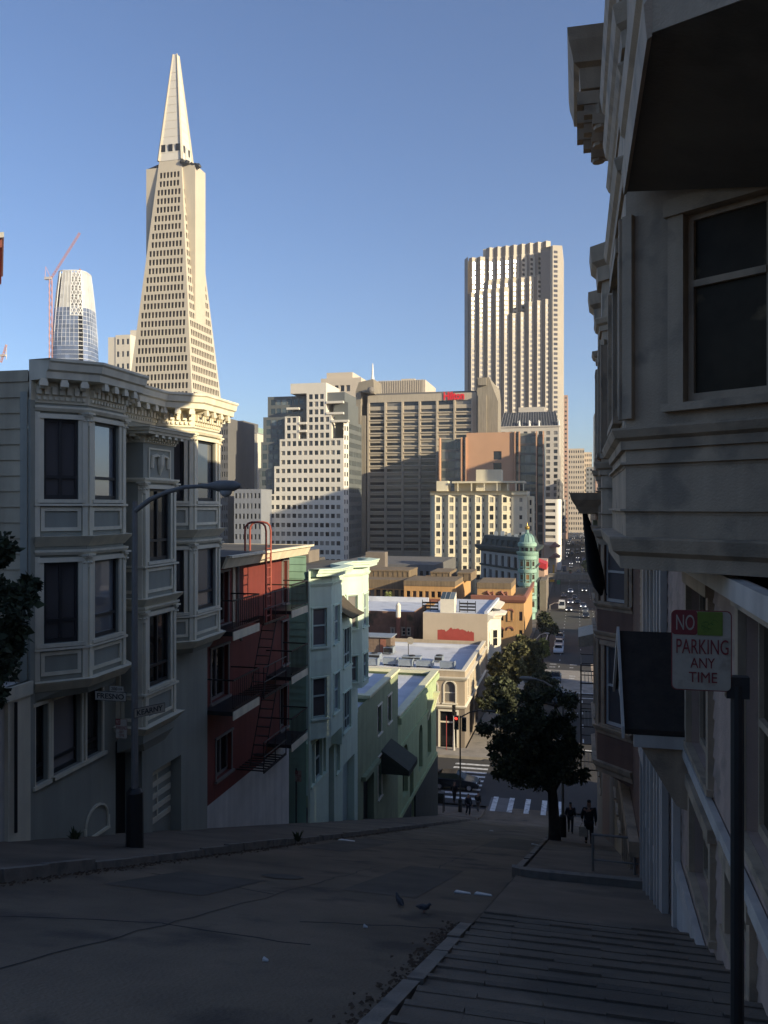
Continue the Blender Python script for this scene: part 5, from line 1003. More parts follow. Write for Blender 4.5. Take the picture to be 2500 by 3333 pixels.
mb = MB(); mb.lathe((xt, YT, 0), [(.35, Zt(708)), (.62, Zt(692)), (.6, Zt(680)), (.2, Zt(668)), (.12, Zt(650)), (.0, Zt(632))], 14); mb.build('finial', goldm, G_, True)
xa, ya = xat(K5(205, 0)[0], 238.), 238.; zc = Zt(955); zm = Zt(800); it = []
mb = MB(); L = math.hypot(xt - 1 - xa, ya - 215.5); hs = []
for k in range(7): 
    t = L * (.1 + .145 * k); 
    for j in range(5): hs.append((t - .9, t + .9, zc - 4.4 - j * 4.2, zc - 1.3 - j * 4.2))
facade(mb, it, (xa, ya), (xt - 1, 215.5), zg, zc, hs, .4); mb.build('wall', paleston, G_)
mb = MB(); hs = [(2 + 3 * k, 3.6 + 3 * k, zc - 4 - j * 4.25, zc - 1 - j * 4.25) for k in range(8) for j in range(5)]; facade(mb, it, (xt + 1.1, 215.5), (xt + 1.6, 242), zg, zc, hs, .3); mb.build('street_wall', patina, G_); panes(G_, it, farglass)
s = MB(); p3_ = [(xa - 1, ya + 6), (xa, ya), (xt - 1, 215.5), (xt + 1.1, 215.5), (xt + 1.6, 242)]; s.sweep(p3_, [(0, zc - .6), (.3, zc - .4), (1.3, zc + .2), (1.5, zc + 1.0), (0, zc + 1.2)]); 
for k in range(1, 5): s.sweep(p3_[1:], [(0, zc - 4.2 * k - .5), (.4, zc - 4.2 * k - .4), (.5, zc - 4.2 * k), (0, zc - 4.2 * k + .1)])
s.build('cornice', patdk, G_)
mb = MB(); mb.hull([(xa, ya, zc + 1.2), (xt - 1, 215.8, zc + 1.2), (xt + 1.4, 216, zc + 1.2), (xt + 1.8, 242, zc + 1.2), (xa, ya + 8, zc + 1.2)], [(xa + 1, ya + 1, zm), (xt - 1.2, 218, zm), (xt + .2, 218, zm), (xt + .6, 241, zm), (xa + 1, ya + 7, zm)]); mb.build('mansard_roof', patdk, G_)
s = MB()
for k in range(6): t = .12 + .14 * k; q = (xa + (xt - 2 - xa) * t + .6, ya + (216.5 - ya) * t + .3); s.box(q[0] - .5, q[0] + .5, q[1] - .2, q[1] + .8, zc + 1.3, zc + 3.0)
s.build('dormer', patdk, G_)
for k in range(5): s = MB(); s.box(xa + 4 + k * 2.1, xa + 5 + k * 2.1, 236 - k * 3, 237 - k * 3, zm, zm + rnd.uniform(.5, 1.5)); s.build('roof_vent', ductm, G_)
# smaller buildings along the left of the far street
it = []; S_ = thing('street_building', 'pinkish narrow building with red awning roof behind the green turret', 'building', (-12, 255, gz(255)))
pinkst = mat('pink_stone', (.5, .33, .24), .85, .1, .5); x0, x1, zb_, zt = block(None, it, S_, 1730, 1772, 1838, 0, 250, 34, pinkst, (), zb=gz(250) - 1); s = MB(); s.hull([(x0, 249.5, zt + .01), (x1 + .6, 249.5, zt - 1.5), (x1 + .6, 262, zt - 1.5), (x0, 262, zt + .01)], [(x0, 249.5, zt + 1.8), (x1 + .6, 249.5, zt + .2), (x1 + .6, 262, zt + .2), (x0, 262, zt + 1.8)]); s.build('red_roof', mat('red_roof_paint', (.5, .03, .035), .6, .1), S_); panes(S_, it, farglass)
it = []; S_ = thing('street_building', 'grey narrow street building lower than the pinkish one beside it', 'building', (-11, 290, gz(290)))
block(None, it, S_, 1757, 1778, 1890, 0, 236, 20, tandk, (), zb=gz(236) - 1)
it = []; S_ = thing('street_building', 'peach low building with hipped awnings and yellow vertical sign', 'building', (-11, 330, gz(330)))
peach = mat('peach_stucco', (.6, .42, .29), .8, .07, .5); x0, x1, zb_, zt = block(None, it, S_, 1762, 1806, 1773, 0, 345, 30, peach, [(1778, 1787, 1832, 1845), (1778, 1787, 1858, 1870)], zb=gz(345) - 1)
for vt in (1778, 1812): s = MB(); zz = zat(vt, x1, 344); s.hull([(x0 + 3, 342.5, zz - .4), (x1 + 2, 342.5, zz - .4), (x1 + 2, 360, zz - .4), (x0 + 3, 360, zz - .4)], [(x0 + 5, 344.8, zz + 1.1), (x1 - .2, 344.8, zz + 1.1), (x1 - .2, 358, zz + 1.1), (x0 + 5, 358, zz + 1.1)]); s.build('awning_roof', redbrown, S_)
s = MB(); xs, zs = V3(1802, 1866, 335); s.box(xs - .35, xs + .35, 334.8, 335.2, zs, zat(1838, xs, 335)); s.build('vertical_sign', mat('yellow_sign', (.7, .33, .02), .6, .15, 2), S_); panes(S_, it, farglass)
FB = thing('footbridge', 'beige concrete footbridge spanning the far street above the traffic', 'bridge', (0, 330, gz(330)))
conc = mat('bridge_concrete', (.3, .25, .2), .85, .12, .4, streak=.2); xa, xb_ = xat(1783, 330), 14; z0, z1 = zat(1886, 0, 330), zat(1868, 0, 330); s = MB(); s.box(xa, xb_, 330, 336, z0, z1 - .35); s.build('deck', conc, FB); s = MB(); s.box(xa, xb_, 329.8, 330.1, z1 - .349, z1 + .1); s.box(xa, xb_, 335.9, 336.2, z1 - .349, z1 + .1); s.build('parapet', palepave, FB)
for xq in (xa + 1, 12.5): s = MB(); s.box(xq, xq + 1, 331, 335, gz(330) - .5, z0 - .002); s.build('pier', conc, FB)
for u in (1857, 1917):
    p = thing('planter', 'small orange planter standing on the footbridge parapet', 'planter', (xat(u, 332), 332, z1), 'planters on the footbridge'); s = MB(); c = (xat(u, 332), 332, z1 - .3); s.lathe(c, [(.3, 0), (.5, .9), (.55, 1.0), (.4, 1.0), (.0, .9)], 10); s.build('pot', redbrown, p); s = MB(); s.lathe(c, [(.35, .95), (.6, 1.3), (.4, 1.7), (0, 1.8)], 8); s.build('shrub', mat('shrub_leaf', (.09, .09, .03), .9, .4, 6) if 'shrub_leaf' not in MATS else MATS['shrub_leaf'], p)
# right-hand side of the far street: what closes the view and shades the roadway
def plain(name, label, x0, x1, y0, y1, zt, m, px=3.2, pz=3.6, gl=None, N=True, E=True):
    q = thing(name, label, 'building', ((x0 + x1) / 2, (y0 + y1) / 2, gz(y0))); it = []; mb = MB(); zb = gz(y0) - 1
    if N: facade(mb, it, (x0, y0), (x1, y0), zb, zt, grid(x1 - x0, zb + 2, zt - .8, px, pz, px * .45, pz * .5))
    if E: facade(mb, it, (x0, y1), (x0, y0), zb, zt, grid(y1 - y0, zb + 2, zt - .8, px, pz, px * .45, pz * .5))
    shell(mb, x0, x1, y0, y1, zb, zt, N=not N, E=not E); mb.build('wall', m, q); panes(q, it, gl or farglass); return q
plain('street_building', 'brown building on the right just past the crossing', 9.8, 34, 88, 116, -12.2, tandk, N=False)
plain('street_building', 'taupe low building on the right past the sunlit crossing', 9.8, 40, 140, 182, -17.5, tandk, N=False)
plain('street_building', 'grey building on the right of the far street before the footbridge', 10, 46, 240, 322, -21, tandk, N=False)
plain('street_building', 'dim building on the right of the far street behind the footbridge', 10.5, 46, 352, 460, -20, mat('dim_grey_stone', (.2, .19, .18), .85), N=False)
plain('street_building', 'distant grey building on the right side of the far street', 10.5, 40, 465, 700, 0, mat('far_grey_stone', (.26, .25, .24), .85), 4, 4, N=False)
plain('unseen_shade_tower', 'tall apartment tower standing out of sight to the right', 58, 92, 254, 288, 56, tandk, N=False)  # unseen blocks, added only to cast shade on the downtown towers
plain('unseen_shade_tower', 'second apartment tower standing out of sight to the right', 75, 118, 296, 321, 54, tandk, N=False)
# ================================================================ downtown towers
def base(name, label, u, Y, cat='tower'): return thing(name, label, cat, (xat(u, Y), Y, -31))
# ---- pyramid
Pd = 430.; d_ = ray(573, 180); PX, PY = d_[0] * Pd, d_[1] * Pd; ztip = d_[2] * Pd; PB = -38.
PY_ = thing('pyramid_tower', 'tall pale pyramid-shaped tower with two side wings and pointed spire', 'skyscraper', (PX, PY, PB))
pyr = mat('quartz_concrete', (.53, .47, .37), .8, .05, .12, streak=.06); spm = mat('spire_aluminium', (.66, .62, .54), .5, .05, .2); pgl = glass('tower_dark_glass', (.022, .016, .012), (.06, .045, .033), .25, .2, 0, .25)
hw = lambda z: .95 + (ztip - z) * .0925
zr1, pitch, nr = (1650 - 586) / FP * Pd, 4.55, 33
zsp = (1650 - 538) / FP * Pd
def ring(z, e=0): h = hw(z) + e; return [(PX - h, PY - h, z), (PX + h, PY - h, z), (PX + h, PY + h, z), (PX - h, PY + h, z)]
mb = MB()
def pband(mb, z0, z1):
    a, b = ring(z0), ring(z1)
    for i in range(4): j = (i + 1) % 4; mb.face([a[i], a[j], b[j], b[i]])
it = []; zz = zsp
cuts = []
for k in range(nr):
    zc = zr1 - k * pitch; 
    if zc - 2 < PB + 6: break
    cuts.append((zc - 1.5, zc + 1.5))
# solid bands with recessed window strips and piers between
prev = zsp
for zb, zt in cuts:
    pband(mb, zt, prev); a0, b0 = ring(zb), ring(zt)
    for i in (0, 1, 2, 3):
        j = (i + 1) % 4; A, B_, Cc, D = [Vector(q) for q in (a0[i], a0[j], b0[j], b0[i])]; ax = (B_ - A).normalized(); n = Vector((ax.y, -ax.x, 0)); L = (B_ - A).length; Lt = (Cc - D).length
        nw = max(4, int((Lt - 1.6) / 1.95)); w = 1.28
        ins = n * -.5
        xs = [(L / 2 + (q - (nw - 1) / 2) * 1.92) for q in range(nw)]
        off = (L - Lt) / 2; P = lambda s_, t_: A + ax * (off * t_ + (L - 2 * off * t_) * 0 + s_) + (D - A - ax * off) * t_ if 0 else A + ax * s_ + (D + ax * (-off) - A) * t_
        prevx = None
        edges = [(None, xs[0] - w / 2)] + [(xs[q] + w / 2, xs[q + 1] - w / 2) for q in range(nw - 1)] + [(xs[-1] + w / 2, None)]
        for e0, e1 in edges:
            bl = A if e0 is None else P(e0, 0); tl = D if e0 is None else P(e0, 1); br_ = B_ if e1 is None else P(e1, 0); tr_ = Cc if e1 is None else P(e1, 1)
            mb.face([bl, br_, tr_, tl])
            if i in (0, 1):
                if e0 is not None: mb.face([bl + ins, bl, tl, tl + ins])
                if e1 is not None: mb.face([br_, br_ + ins, tr_ + ins, tr_])
        l0, l1, t0, t1 = P(xs[0] - w / 2, 0), P(xs[-1] + w / 2, 0), P(xs[0] - w / 2, 1), P(xs[-1] + w / 2, 1)
        if i in (0, 1):
            mb.face([l0, l1, l1 + ins, l0 + ins]); mb.face([t0 + ins, t1 + ins, t1, t0])
            for q in xs: p = P(q, 0) + ins * .7; it.append(((p.x, p.y, p.z), (ax.x, ax.y), w, zt - zb))
    prev = zb
pband(mb, PB, prev); mb.face(ring(zsp)); mb.build('shaft', pyr, PY_)
panes(PY_, it, pgl)
mb = MB(); a, b = ring(zsp + .02, .15), ring(ztip, .1); mb.hull(a, b); sp = mb.build('spire', spm, PY_)
mb = MB()
for i in range(4):
    for z0, z1 in ((zsp, ztip),): p, q = Vector(ring(z0, .2)[i]), Vector(ring(z1, .15)[i]); mb.tube([p, q], [.75, .35], 6)
for k in range(11): z = zsp + 4 + k * 4.3; mb.prism([(p[0], p[1]) for p in ring(z, .2)], z, z + .12)
p, q = Vector(ring(zsp + 16, .25)[0]), Vector(ring(zsp + 16, .25)[1])
mb.build('rib', pyr, sp)
it = []; zl = (1650 - 508) / FP * Pd
mb = MB(); h = hw(zl)
for dx in (-.66, 0, .66): mb.obox((PX, PY - h - .2), (1, 0), dx * h * 1.05 - h * .2, dx * h * 1.05 + h * .2, .0, .1, zl, zl + 3.6)
for dy in (-.45, .5): mb.obox((PX + h + .2, PY), (0, 1), dy * h - .7, dy * h + .7, 0, .1, zl, zl + 3.6)
mb.build('louvre', MATS['dark_sash'], sp)
zw = 174.; mb = MB()
for sg in (-1, 1):
    x0, x1 = sorted((PX + sg * 13.7, PX + sg * 3)); zb = ztip - (13.9 - .95) / .0925 - 45
    lo = [(x0, PY - 7.9, zb), (x1, PY - 7.9, zb), (x1, PY + 7.9, zb), (x0, PY + 7.9, zb)]
    if sg < 0: mb.box(x0, x1, PY - 5.9, PY + 5.9, zb, zw)
    else: mb.box(x0, x1, PY - 5.9, PY + 5.9, zb, zw)
    w_ = mb.build('wing', pyr, PY_); mb = MB()
mb = MB(); mb.hull([(PX - 13.6, PY - 5.5, zw), (PX - 5, PY - 5.5, zw), (PX - 5, PY + 5.5, zw), (PX - 13.6, PY + 5.5, zw)], [(PX - 6, PY - 4, zw + 3.2), (PX - 5, PY - 4, zw + 3.2), (PX - 5, PY + 5, zw + 3.2), (PX - 6, PY + 5, zw + 3.2)]); mb.build('wing_cap', MATS['dark_sash'], PY_)
mb = MB(); rr = random.Random(4)
for x0, x1, y, z in ((5.5, 10.5, -6.4, 176.0), (9.5, 16.5, -5.0, 174.6)):
    n = 9; mb.tube([(PX + x0 + (x1 - x0) * i / n, PY + y + rr.uniform(-.3, .3), z - 1.6 * i / n + rr.uniform(-.4, .4)) for i in range(n + 1)], [.3] + [1.25 + rr.uniform(-.35, .3) for _ in range(n - 1)] + [.3], 8)
mb.tube([(PX + 9, PY - 7, 174), (PX + 9, PY - 7, 182)], .12, 5); mb.build('tarpaulin_roll', signblack, PY_)
# ---- tapered glass tower under construction and its cranes
Sd = 1000.
def SP(u, v, Y): x = xat(u, Y); return Vector((x, Y, zat(v, x, Y)))
TY = 905.; cx = xat(245, TY); kk = (-SN * cx + CS * TY) / FP
ST = thing('glass_tower', 'unfinished tapering blue glass tower with exposed lattice crown, at far left', 'skyscraper', (cx, TY, -30))
glz = mat('blue_curtain_wall', (.17, .21, .29), .12, .15, .06, metal=.35, island=.3); crm = mat('crown_panels', (.5, .49, .45), .5, .08, .1, island=.14); lat = mat('white_steel', (.72, .72, .7), .5, .05)
prof_v = [(1230, 45 * 1.507), (1175, 44.5 * 1.507), (1100, 42.5 * 1.507), (1040, 40 * 1.507), (980, 36.5 * 1.507), (930, 33 * 1.507), (905, 31 * 1.507), (893, 30 * 1.507)]
zv = lambda v: (1650 - v) * kk
zsv = [(-30, 46 * 1.507 * kk)] + [(zv(v), w * kk) for v, w in prof_v]
def hwid(z):
    for (z0, w0), (z1, w1) in zip(zsv[:-1], zsv[1:]):
        if z0 <= z <= z1: return w0 + (w1 - w0) * (z - z0) / (z1 - z0)
    return zsv[-1][1]
NP = 32
def sring(z, e=0):
    h = hwid(z) + e; out = []
    for k in range(NP):
        a = 2 * math.pi * (k + .5) / NP + YAW; c, s_ = math.cos(a), math.sin(a); m_ = (abs(math.cos(a - YAW)) ** 3.2 + abs(math.sin(a - YAW)) ** 3.2) ** (-1 / 3.2); out.append((cx + h * m_ * c, TY + h * m_ * s_, z))
    return out
zc = zv(1012); ztop = zv(893); mb = MB(); fr = MB(); z = -30; fh = 5.2
while z < zc - 1:
    z1 = min(z + fh, zc); a, b = sring(z), sring(z1)
    for k in range(NP):
        if k == 26 and z > 20: continue
        j = (k + 1) % NP; mb.face([a[k], a[j], b[j], b[k]])
    fr.mesh(*(lambda r1, r2: (r1 + r2, [(k, (k + 1) % NP, NP + (k + 1) % NP, NP + k) for k in range(NP) if k != 26]))(sring(z1, .25), sring(z1 - .5, .25))) ; z = z1
mb.build('curtain_wall', glz, ST)
for k in range(NP): fr.tube([sring(q, .15)[k] for q in (-30, 60, 120, zv(1100), zc, zc + 15, zc + 30, ztop)], .22, 4)
fr.build('mullions', mat('pale_mullions', (.5, .53, .58), .4, .1), ST)
mb = MB(); z = zc
while z < ztop - 1:
    z1 = min(z + fh, ztop - (0 if 1 else 6)); a, b = sring(z), sring(z1)
    for k in range(NP):
        if k in (19, 20, 24, 25, 26): continue
        j = (k + 1) % NP; mb.face([a[k], a[j], b[j], b[k]])
    z = z1
mb.build('crown_panels', crm, ST)
mb = MB(); mb.mesh([*[(p[0] * .9 + cx * .1, p[1] * .9 + TY * .1, -20) for p in sring(-20)], *[(cx + (p[0] - cx) * .86, TY + (p[1] - TY) * .86, ztop - 2) for p in sring(ztop)]], [(k, (k + 1) % NP, NP + (k + 1) % NP, NP + k) for k in range(NP)]); mb.build('core', mat('dark_interior', (.07, .06, .055), .9, .3, .1), ST)
mb = MB(); z = -20
while z < ztop: 
    a = sring(z, -.3); mb.prism([(a[26][0], a[26][1]), (a[27][0], a[27][1]), (a[27][0] * .9 + cx * .1, a[27][1] * .9 + TY * .1), (a[26][0] * .9 + cx * .1, a[26][1] * .9 + TY * .1)], z, z + .9); z += fh
mb.build('hoist_slabs', crm, ST)
mb = MB()
for k0 in (24, 25, 26):
    z = zc - 10
    while z < ztop - 4:
        z1 = z + 11; a, b = sring(z, .1), sring(min(z1, ztop), .1); mb.tube([a[k0], b[(k0 + 1) % NP]], .5, 5); mb.tube([a[(k0 + 1) % NP], b[k0]], .5, 5); mb.tube([a[k0], a[(k0 + 1) % NP]], .6, 5); z = z1
    for kq in (k0, k0 + 1): mb.tube([sring(q, .1)[kq] for q in (zc - 10, zc + 20, ztop)], .6, 5)
for k in range(NP): mb.tube([sring(ztop, 0)[k], sring(ztop, 0)[(k + 1) % NP]], .8, 5)
for k in (18, 19, 20): mb.tube([sring(q, 0)[k] for q in (zv(1090), zc, zc + 20, ztop)], .6, 5)
mb.build('lattice', lat, ST)
crane_m = mat('crane_red', (.5, .22, .17), .6, .1, .3)
def lattice(mb, p, q, w, n, r):
    p, q = Vector(p), Vector(q); t = (q - p).normalized(); a = t.orthogonal().normalized(); b = t.cross(a); cs = [a * w + b * w, a * w - b * w, -a * w - b * w, -a * w + b * w]
    for c in cs: mb.tube([p + c, q + c], r, 4)
    for i in range(n):
        p0, p1 = p + (q - p) * i / n, p + (q - p) * (i + 1) / n
        for k in range(4): mb.tube([p0 + cs[k], p1 + cs[(k + 1) % 4]], r * .6, 3)
CR = thing('tower_crane', 'red luffing tower crane with raised jib beside the unfinished glass tower', 'crane', (xat(165, 880), 880, -30)); cyc = 880.
s = MB(); lattice(s, SP(165, 1700, cyc), SP(165, 910, cyc), 1.5, 34, .45); s.build('mast', crane_m, CR)
s = MB(); lattice(s, SP(167, 905, cyc), SP(260, 758, cyc), .9, 18, .4); s.build('jib', crane_m, CR)
s = MB(); p = SP(156, 906, cyc); s.box(p.x - 4, p.x + 5, cyc - 1.5, cyc + 1.5, p.z - 1.5, p.z + 1.5); s.build('counterweight', mat('crane_white', (.6, .55, .5), .6, .1), CR)
s = MB(); s.tube([SP(147, 905, cyc), SP(149, 868, cyc), SP(163, 900, cyc)], .4, 4); s.build('a_frame', crane_m, CR)
s = MB(); lattice(s, SP(252, 895, TY), SP(262, 876, TY), .8, 4, .35); c3 = thing('tower_crane', 'short red crane top peeking over the crown of the unfinished glass tower', 'crane', SP(256, 892, TY)); s.tube([SP(262, 876, TY), SP(265, 893, TY)], .6, 4); s.build('jib', crane_m, c3)
c3 = thing('tower_crane', 'small red and white crane tip at the left edge above the green house roof', 'crane', SP(4, 1175, 600)); s = MB(); lattice(s, SP(3, 1180, 600), SP(21, 1122, 600), .6, 8, .3); s.build('jib', crane_m, c3)
s = MB(); s.tube([SP(21, 1122, 600), SP(21, 1170, 600)], .3, 5); s.box(SP(12, 1158, 600).x - 3, SP(12, 1158, 600).x + 2.4, 599, 601, SP(12, 1160, 600).z, SP(12, 1154, 600).z); s.build('counterweight', MATS['crane_white'], c3)
rp = thing('roof_corner', 'red brick corner of a tall building cut by the left edge of the view', 'building', SP(-40, 780, 60)); a, b = SP(-60, 803, 60), SP(12, 758, 60)
def wedge(mb, u0, u1, z0, z1, Y=60., Y2=70.): mb.prism([(xat(u0, Y), Y), (xat(u1, Y), Y), (xat(u1 - 3, Y2), Y2), (xat(u0, Y2), Y2)], z0, z1)
zt = SP(12, 758, 60).z; zm_ = SP(12, 775, 60).z; zl_ = SP(0, 805, 60).z
s = MB(); wedge(s, -160, 7, zl_, zm_); s.build('wall', mat('brick_red', (.36, .11, .07), .85, .15, 1), rp)
s = MB(); wedge(s, -160, 13, zm_ + .002, zt, 59.8); s.build('coping', creamtrim, rp)
s = MB(); wedge(s, -160, -6, -20, zl_ - .002, 60.2); s.build('lower_wall', MATS['brick_red'], rp)
# ---- generic slabs
def slab_tower(name, label, u0, u1, vt, Y, dep, m, nx, pz, wf=.5, hf=.5, gl=farglass, W=None, top=.6, deep=.35, cat='tower', most=100, roof=None, zb=-31):
    q = base(name, label, (u0 + u1) / 2, Y, cat); x0, x1 = xat(u0, Y), xat(u1, Y); zt = zat(vt, (x0 + x1) / 2, Y); it = []; mb = MB()
    px = (x1 - x0) / nx if nx else 1
    if nx: facade(mb, it, (x0, Y), (x1, Y), zb, zt, grid(x1 - x0, max(zb, -28), zt, px, pz, px * wf, pz * hf, nx=nx, top=top), deep)
    else: mb.wall((x0, Y), (x1, Y), zb, zt)
    if W: facade(mb, it, (x1, Y), (x1, Y + dep), zb, zt, grid(dep, max(zb, -28), zt, dep / W, pz, dep / W * wf, pz * hf, nx=W, top=top), deep)
    shell(mb, x0, x1, Y, Y + dep, zb, zt, N=False, W=not W); mb.build('wall', m, q); panes(q, it, gl, most=most); return q, x0, x1, zt
cream = mat('cream_stone', (.66, .6, .49), .8, .05, .1); greydk = mat('dark_grey_stone', (.14, .135, .13), .8, .08, .15, streak=.1); greymd = mat('mid_grey_stone', (.27, .27, .265), .8, .06, .15); whitest = mat('white_stone', (.68, .63, .54), .8, .05, .12, streak=.05)
slab_tower('white_tower', 'lower white block with paired windows left of the pyramid', 376, 424, 1090, 640, 25, cream, 3, 10.5, .5, .45, W=0)
q, x0, x1, zt = slab_tower('white_tower', 'plain upper white block touching the pyramid on its left', 424, 462, 1074, 655, 20, cream, 0, 4)
s = MB(); a = xat(352, 640.5); s.box(a, xat(375.5, 640.5), 640.5, 668, -31, zat(1098, a, 640)); s.build('side_wing', cream, q)
# ---- dark towers behind the green house: grey stone, darkened to stand in for shade
q, x0, x1, zt = slab_tower('dark_tower', 'dark grey office tower with rows of narrow windows, left of the stepped white tower', 640, 742, 1362, 330, 30, greydk, 14, 3.6, .6, .6)
q, x0, x1, zt = slab_tower('dark_tower', 'blank grey tower with blue round emblem on its dark roof block', 726, 836, 1409, 372, 28, greymd, 0, 4)
xa, xb_ = xat(726, 372), xat(790, 372); s = MB(); s.box(xa, xb_, 373, 392, zt, zat(1370, xa, 372)); s.build('roof_block', greydk, q)
s = MB(); c = SP(764, 1385, 372.5); r_ = 1.55; s.hull([(c.x + .62 * r_ * math.cos(t * .314), 372.9, c.z + r_ * math.sin(t * .314)) for t in range(20)], [(c.x + .62 * r_ * math.cos(t * .314), 372.6, c.z + r_ * math.sin(t * .314)) for t in range(20)]); s.build('emblem', mat('emblem_blue', (.08, .33, .75), .5, .05), q)
s = MB(); s.tube([(c.x + .42 * r_ * .62 * math.cos(t * .5236), 372.55, c.z + .62 * r_ * math.sin(t * .5236)) for t in range(13)], .13, 5); s.box(c.x - .2, c.x + .2, 372.5, 372.59, c.z - .7, c.z + .7); s.build('emblem_mark', mat('emblem_dark', (.02, .05, .2), .5, .05), q)
s = MB()
for k in range(5): xa, za = SP(740 + k * 2, 1500 + k * 20, 371).x, SP(740, 1500 + k * 20, 371).z; s.box(xa, xat(797, 371), 371.9, 372.1, za - 1.2, za + 1.0)
s.build('window_strip', farglass, q)
s = MB(); xa = xat(825, 371); s.box(xa, xat(836.5, 371), 371.5, 399, -31, zat(1412, xa, 371)); s.build('end_wall', cream, q)
slab_tower('grey_tower', 'small pale green glass roof block behind the grey tower', 790, 824, 1388, 410, 20, mat('green_glass_block', (.3, .42, .33), .3, .1, .3), 4, 3, .8, .5, bluegl)
slab_tower('grey_tower', 'low bluish grey building with square windows in shade beside the stepped white tower', 762, 850, 1592, 318, 25, mat('shade_grey', (.22, .23, .25), .8, .06, .2), 7, 4.2, .55, .5)  # pale building in shade; the shade is put into this dark colour
# ---- stepped white tower
WS = base('stepped_tower', 'white stepped apartment tower with square windows and dark glass left side', 1000, 335); YS = 330.; U = lambda x: 800 + x * .4219; Vv = lambda y: 1100 + y * .4219
it, it2, mbw, mbg = [], [], MB(), MB(); px_ = xat(U(43.2), YS) - xat(U(0), YS); rows = {}
ZY = lambda y: zat(Vv(y), xat(960, YS), YS)
pzs = (ZY(880) - ZY(1580)) / 10
gridx = [278 + 0 * i + (x) for i, x in enumerate(range(0))]
cols = [203 + 42.6 * i for i in range(13)]; rowsy = [455, 512, 572, 631, 690, 752, 812, 885, 955, 1023, 1094, 1164, 1232, 1302, 1370, 1441, 1509, 1579, 1648, 1716, 1785]
def wp(x0, x1, y0, y1, Y=YS, cap=True, dep=22):
    X0, X1, Z1, Z0 = xat(U(x0), Y), xat(U(x1), Y), ZY(y0), ZY(y1) if y1 < 1800 else -31
    hs = []
    for c in cols:
        if x0 + 12 < c < x1 - 12:
            for r_ in rowsy:
                if y0 + 18 < r_ < min(y1, 1800) + 5:
                    hh = 19 if r_ > 840 else 22; a, b = xat(U(c - 15), YS) - X0, xat(U(c + 15), YS) - X0; hs.append((a, b, ZY(r_ + hh), ZY(r_ - hh * .75)))
    facade(mbw, it, (X0, Y), (X1, Y), Z0, Z1, hs, .4); shell(mbw, X0, X1, Y, Y + dep, Z0, Z1, N=False)
wp(180, 755, 1205, 1900); wp(220, 755, 988, 1205); wp(262, 755, 780, 988); wp(302, 410, 605, 780); wp(470, 662, 600, 780); wp(470, 620, 430, 600)
X0, X1 = xat(U(345), YS), xat(U(620), YS); mbw.box(X0, X1, YS + .0, YS + 20, ZY(430) + .001, ZY(352))
# splayed corner and west flank
Xc, Xs = xat(U(755), YS), xat(U(795), YS + 3); zc1 = ZY(655)
hs = grid(math.hypot(Xs - Xc, 3), -28, zc1, 1.5, pzs, .8, pzs * .5, nx=2, top=.8); facade(mbw, it, (Xc, YS + .01), (Xs, YS + 3), -31, zc1, hs, .3); mbw.build('wall', whitest, WS)
hs = grid(20, -28, ZY(640), 1.6, pzs, 1.1, pzs * .55, top=.5); facade(mbg, it2, (Xs, YS + 3), (Xs + .3, YS + 23), -31, ZY(640), hs, .25)
mbg.face([(Xc, YS + .5, ZY(640)), (Xs, YS + 3, ZY(640)), (Xs, YS + 23, ZY(640)), (Xc, YS + 23, ZY(640))])
X1 = xat(U(662), YS + .6); mbg.box(X1, Xs - .4, YS + 3.5, YS + 20, ZY(640), ZY(500)); mbg.box(xat(U(620), YS), xat(U(755), YS), YS + 1.5, YS + 20, ZY(498), ZY(425))
for x0, x1, y0, yy in ((170, 470, 440, 3.5), (135, 302, 600, 3), (118, 262, 795, 2.4), (105, 220, 1000, 1.8)):
    X0, X1 = xat(U(x0), YS + yy), xat(U(x1), YS + yy); z1 = ZY(y0); hs = grid(X1 - X0, -28, z1, px_, pzs, px_ * .8, pzs * .62, top=.5); facade(mbg, it2, (X0, YS + yy), (X1, YS + yy), -31, z1, hs, .15); shell(mbg, X0, X1, YS + yy, YS + 20, -31, z1, N=False)
mbg.build('glass_wall_frame', mat('grey_frame', (.13, .14, .135), .6, .1, .3), WS)
nI = len(it); panes(WS, it, farglass, most=100); panes(WS, it2, bluegl, name='glass_panel', most=100)
s = MB()
for x0, x1, y in ((622, 752, 505), (622, 752, 590), (662, 792, 650), (410, 470, 660), (410, 470, 720), (315, 410, 545)):
    X0, X1 = xat(U(x0), YS), xat(U(x1), YS); s.box(X0, X1, YS - .3, YS + 1.6, ZY(y) - .4, ZY(y) + .5)
s.build('balcony', whitest, WS)
# ---- concrete hotel slab with red sign
HT = base('hotel_tower', 'brown-grey concrete hotel slab with horizontal window bands and red sign on top', 1370, 375, 'hotel'); YH = 375.; conch = mat('hotel_concrete', (.43, .37, .285), .85, .07, .1, streak=.12)
ZH = lambda y: zat(Vv(y), xat(1370, YH), YH); X0, X1 = xat(1197, YH), xat(1552, YH); zt = ZH(432); mb = MB(); it = []; sil = MB(); pr = MB()
cw = (X1 - X0) / 6.3; pzh = (ZH(562) - ZH(1072)) / 10; hs = []
n = int((ZH(540) + 24) / pzh)
for c in range(7):
    a = 1.0 + c * cw; b = min(a + cw - 1.1, X1 - X0 - .6)
    if b - a < 1: continue
    hs.append((a, b, ZH(520), ZH(488)))
    for r_ in range(n):
        zc = ZH(562) - r_ * pzh; hs.append((a, b, zc - .55, zc + .75))
facade(mb, it, (X0, YH), (X1, YH), -31, zt, hs, .7); shell(mb, X0, X1, YH, YH + 18, -31, zt, N=False); mb.build('wall', conch, HT)
